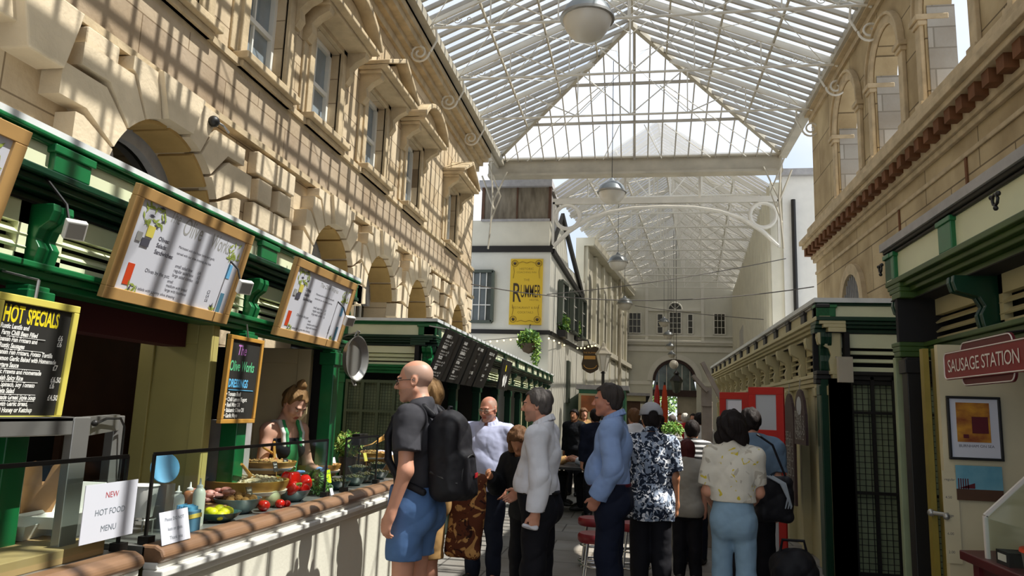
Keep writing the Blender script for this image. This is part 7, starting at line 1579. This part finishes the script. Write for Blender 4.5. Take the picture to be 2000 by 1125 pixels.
# 10 the woman serving
c = on_x(565,745,-2.72)
p10, P10 = person('person with hair bun in green apron serving behind the counter', -2.72, 5.42, -112, 1.73, skin='skinpale', bw=.90, lean=12, head=(0,-27,0), neckf=.02, bust=.8,
    arms={'R': {'d': ((.22,.10,-1),(-.35,1,-.22)),'curl':.6}, 'L': {'d': ((-.22,.15,-1),(.30,1,-.12)),'curl':.6}},
    hair=dict(style='bun',m='hairblond',t=.012,wave=.004,top=.078), shirt=dict(m='blackjacket',hem=.98,sleeve='strap',t=.012,neckz=1.36,name='vest_top'), trous=dict(m='blacktrouser'))
V = Vol((-.3,-.3,.55),(.3,.35,1.6),.008); U = P10['U']; L = P10['L']; pel = P10['pel']
V.ell(U((0,.02,1.10)),A_((.15,.125,.17))*.95,.05,'u',L); V.ell(U((0,.01,1.26)),A_((.14,.14,.16))*.95,.05,'u',L); V.ell(pel+A_((0,.02,-.05)),(.175,.135,.22),.05); V.cut(U((0,.045,1.1)),L@A_((0,-1,0))); V.cut(U((0,0,1.34)),L@A_((0,0,1)))
for sg in (-1,1):
    a = [U((sg*.07,.135,1.33)),U((sg*.075,.10,1.42)),U((sg*.075,.03,1.495)),U((sg*.07,-.06,1.48))]
    for i in range(3): V.cone(a[i],a[i+1],.012,.012,.01)
V.folds(.004,1,2); vol_build('apron',V,'apron',p10)
V2 = Vol((-.3,-.3,1.0),(.3,.35,1.7),.007)
for sg in (-1,1):
    a = [U((sg*.10,.125,1.33)),U((sg*.105,.09,1.42)),U((sg*.105,.02,1.488)),U((sg*.10,-.07,1.47))]
    for i in range(3): V2.cone(a[i],a[i+1],.017,.017,.01)
vol_build('vest_straps',V2,'offwhite',p10)
for sd in 'RL':
    sh, el, wr_, hd, pn, th, cu = P10['J'][sd]; V = Vol(A_(wr_)-.25,A_(wr_)+.25,.006); hand(V,A_(wr_),hd,pn,th,.01,P10['s']*1.10,cu); V.cone(A_(wr_)-A_(hd)*.05,A_(wr_)+A_(hd)*.02,.033,.031,.01); vol_build('glove',V,'glove',p10)
# ------------------------------------------------------------------ people farther off
def bgp(px, topy, Y, h, rz, label, skin, hair, shirt, trous, **kw):
    c = on_y(px, topy, Y); return person(label, c.x, Y, rz, h, vox=.013, skin=skin, hair=hair, shirt=shirt, trous=trous, fine=False, group='market visitors beyond the queue', **kw)
SH = lambda m, sl='long', **k: dict(m=m, sleeve=sl, t=.02, ts=.024, **k)
TR = lambda m: dict(m=m, t=.016, tk=.026)
HR = lambda m, st='short', **k: dict(style=st, m=m, t=.016, **k)
sit_legs = {'R': ((.12,1,-.05),(0,-.05,-1)), 'L': ((-.12,1,-.05),(0,-.05,-1))}
def wchair(x, y, rz, lab):
    o = thing('wooden_chair', lab, 'chair', (0,0,0), group='wooden cafe chairs at the dark table'); XF[o.name] = Matrix(); MB().box((-.2,-.2,.42),(.2,.2,.46)).build('seat','tubwood',o,bevel=.008)
    for sx in (-1,1):
        for sy in (-1,1): MB().box((sx*.17-.018,sy*.17-.018,0),(sx*.17+.018,sy*.17+.018,.42)).build('leg','blackwood',o)
    q = MB(); q.box((-.19,-.2,.62),(.19,-.175,.84)); q.box((-.18,-.2,.46),(-.15,-.17,.84)); q.box((.15,-.2,.46),(.18,-.17,.84)); q.build('backrest','tubwood',o); o.location = (x,y,0); o.rotation_euler = (0,0,R(rz))
wchair(-.42,12.7,90,'wooden chair of the bald diner in pale blue shirt'); wchair(-1.72,12.9,-90,'wooden chair of the diner opposite at the dark table')
person('bald person in pale blue shirt seated eating at the dark table', -.50, 12.7, 90, 1.75, vox=.012, skin='skinpink', lean=22, head=(0,-18,0), seat=.46, legs=sit_legs, shirt=SH('whitecotton',hem=.5), trous=TR('blacktrouser'), fine=False, group='market visitors beyond the queue', arms={'R':{'d':((.2,.5,-1),(-.2,1,.35))},'L':{'d':((-.2,.5,-1),(.2,1,.35))}})
person('brown-haired person in tan top seated opposite the bald diner', -1.62, 12.9, -90, 1.62, vox=.012, skin='skintan', lean=18, head=(0,-12,0), seat=.46, legs=sit_legs, hair=HR('hairbrown','bob'), shirt=SH('tanshort',hem=.5), trous=TR('blacktrouser'), fine=False, group='market visitors beyond the queue', arms={'R':{'d':((.2,.5,-1),(-.2,1,.35))},'L':{'d':((-.2,.5,-1),(.2,1,.35))}})
bgp(1122,806,15,1.66,160,'person in black jacket standing by the pale house corner','skintan',HR('hairdark'),SH('blackjacket'),TR('blacktrouser'))
bgp(1140,802,16.5,1.7,200,'person in tan coat standing before the small green kiosk','skinpink',HR('hairbrown','long'),SH('tanshort',hem=.7),TR('navyjean'))
bgp(1163,806,12,1.66,20,'person in navy jacket standing by the kiosk seen from behind','skinpink',HR('hairdark'),SH('navytrouser'),TR('blacktrouser'))
bgp(1181,803,14,1.68,-20,'person in pale blue shirt beside the navy jacket','skinpink',HR('hairgrey'),SH('blueshirt'),TR('navyjean'))
bgp(1238,800,11,1.68,30,'person in white shirt just past the blue shirt collar','skinpink',HR('hairbrown'),SH('whitecotton'),TR('blacktrouser'))
bgp(1342,852,7.9,1.36,-10,'maroon-haired short person in grey top beyond the floral shirt','skinpink',HR('maroonhair','long'),SH('greytop','half',hem=.62),TR('blacktrouser'))
bgp(1358,812,9.4,1.6,0,'person in black and white striped top beyond the grey top','skintan',HR('hairdark'),dict(m='stripes',sleeve='half',t=.02,ts=.024),TR('navyjean')) if 'stripes' in M else None
M['stripes'] = mat('striped_jersey', '#e0e0e0', .8); _n = M['stripes'].node_tree; _w = _n.nodes.new('ShaderNodeTexWave'); _w.bands_direction = 'Z'; _w.inputs['Scale'].default_value = 6; _t = _n.nodes.new('ShaderNodeTexCoord'); _c = _n.nodes.new('ShaderNodeValToRGB'); _c.color_ramp.interpolation = 'CONSTANT'; _c.color_ramp.elements[0].color = (.02,.02,.02,1); _c.color_ramp.elements[1].position = .6; _c.color_ramp.elements[1].color = (.7,.7,.7,1)
_n.links.new(_t.outputs['Object'], _w.inputs['Vector']); _n.links.new(_w.outputs['Fac'], _c.inputs['Fac']); _n.links.new(_c.outputs['Color'], _n.nodes['Principled BSDF'].inputs['Base Color'])
bgp(1352,826,8.8,1.55,-5,'person in black and white striped top beyond the grey top','skintan',HR('hairdark'),SH('stripes','half'),TR('navyjean'))
bgp(1366,806,13,1.66,0,'person in loose white top in the far crowd by the wooden post','skintan',HR('hairdark'),SH('offwhite','half'),TR('navyjean'))
bgp(1338,802,17,1.66,10,'white-haired person with red scarf in the far crowd','skinpink',HR('hairwhite'),SH('redlabel'),TR('greyband'))
bgp(1313,806,19,1.62,-30,'person in grey-green coat in the far crowd below the archway','skinpink',HR('hairgrey'),SH('greytop'),TR('navyjean'))
bgp(1262,803,21,1.7,170,'person in dark top walking towards us left of the archway','skintan',HR('hairdark'),SH('blackjacket'),TR('navyjean'))
bgp(1292,808,24,1.6,0,'small figure in black below the archway opening','skintan',HR('hairdark','long'),SH('blackjacket'),TR('blacktrouser'))
bgp(1328,806,26,1.7,180,'small figure in white walking in from the archway','skinpink',HR('hairbrown'),SH('offwhite'),TR('blacktrouser'))
bgp(1354,806,22,1.68,150,'small figure in slate top by the wooden post in the far crowd','skinpink',HR('hairdark'),SH('slate'),TR('navyjean'))
c = on_y(1314,838,9.5); o = thing('potted_bush', 'rounded bright green bush on a stand beyond the cap', 'plant', (c.x,9.5,0)); f = MB(); foliage(f,c,(.14,.14,.09),500,.022,51); f.build('foliage',['parsley','leaf'],o); MB().lathe([(.09,0),(.1,c.z-.2),(.12,c.z-.1),(.06,c.z-.04)],(c.x,9.5,0),16).build('planter','greytop',o,smooth=40)
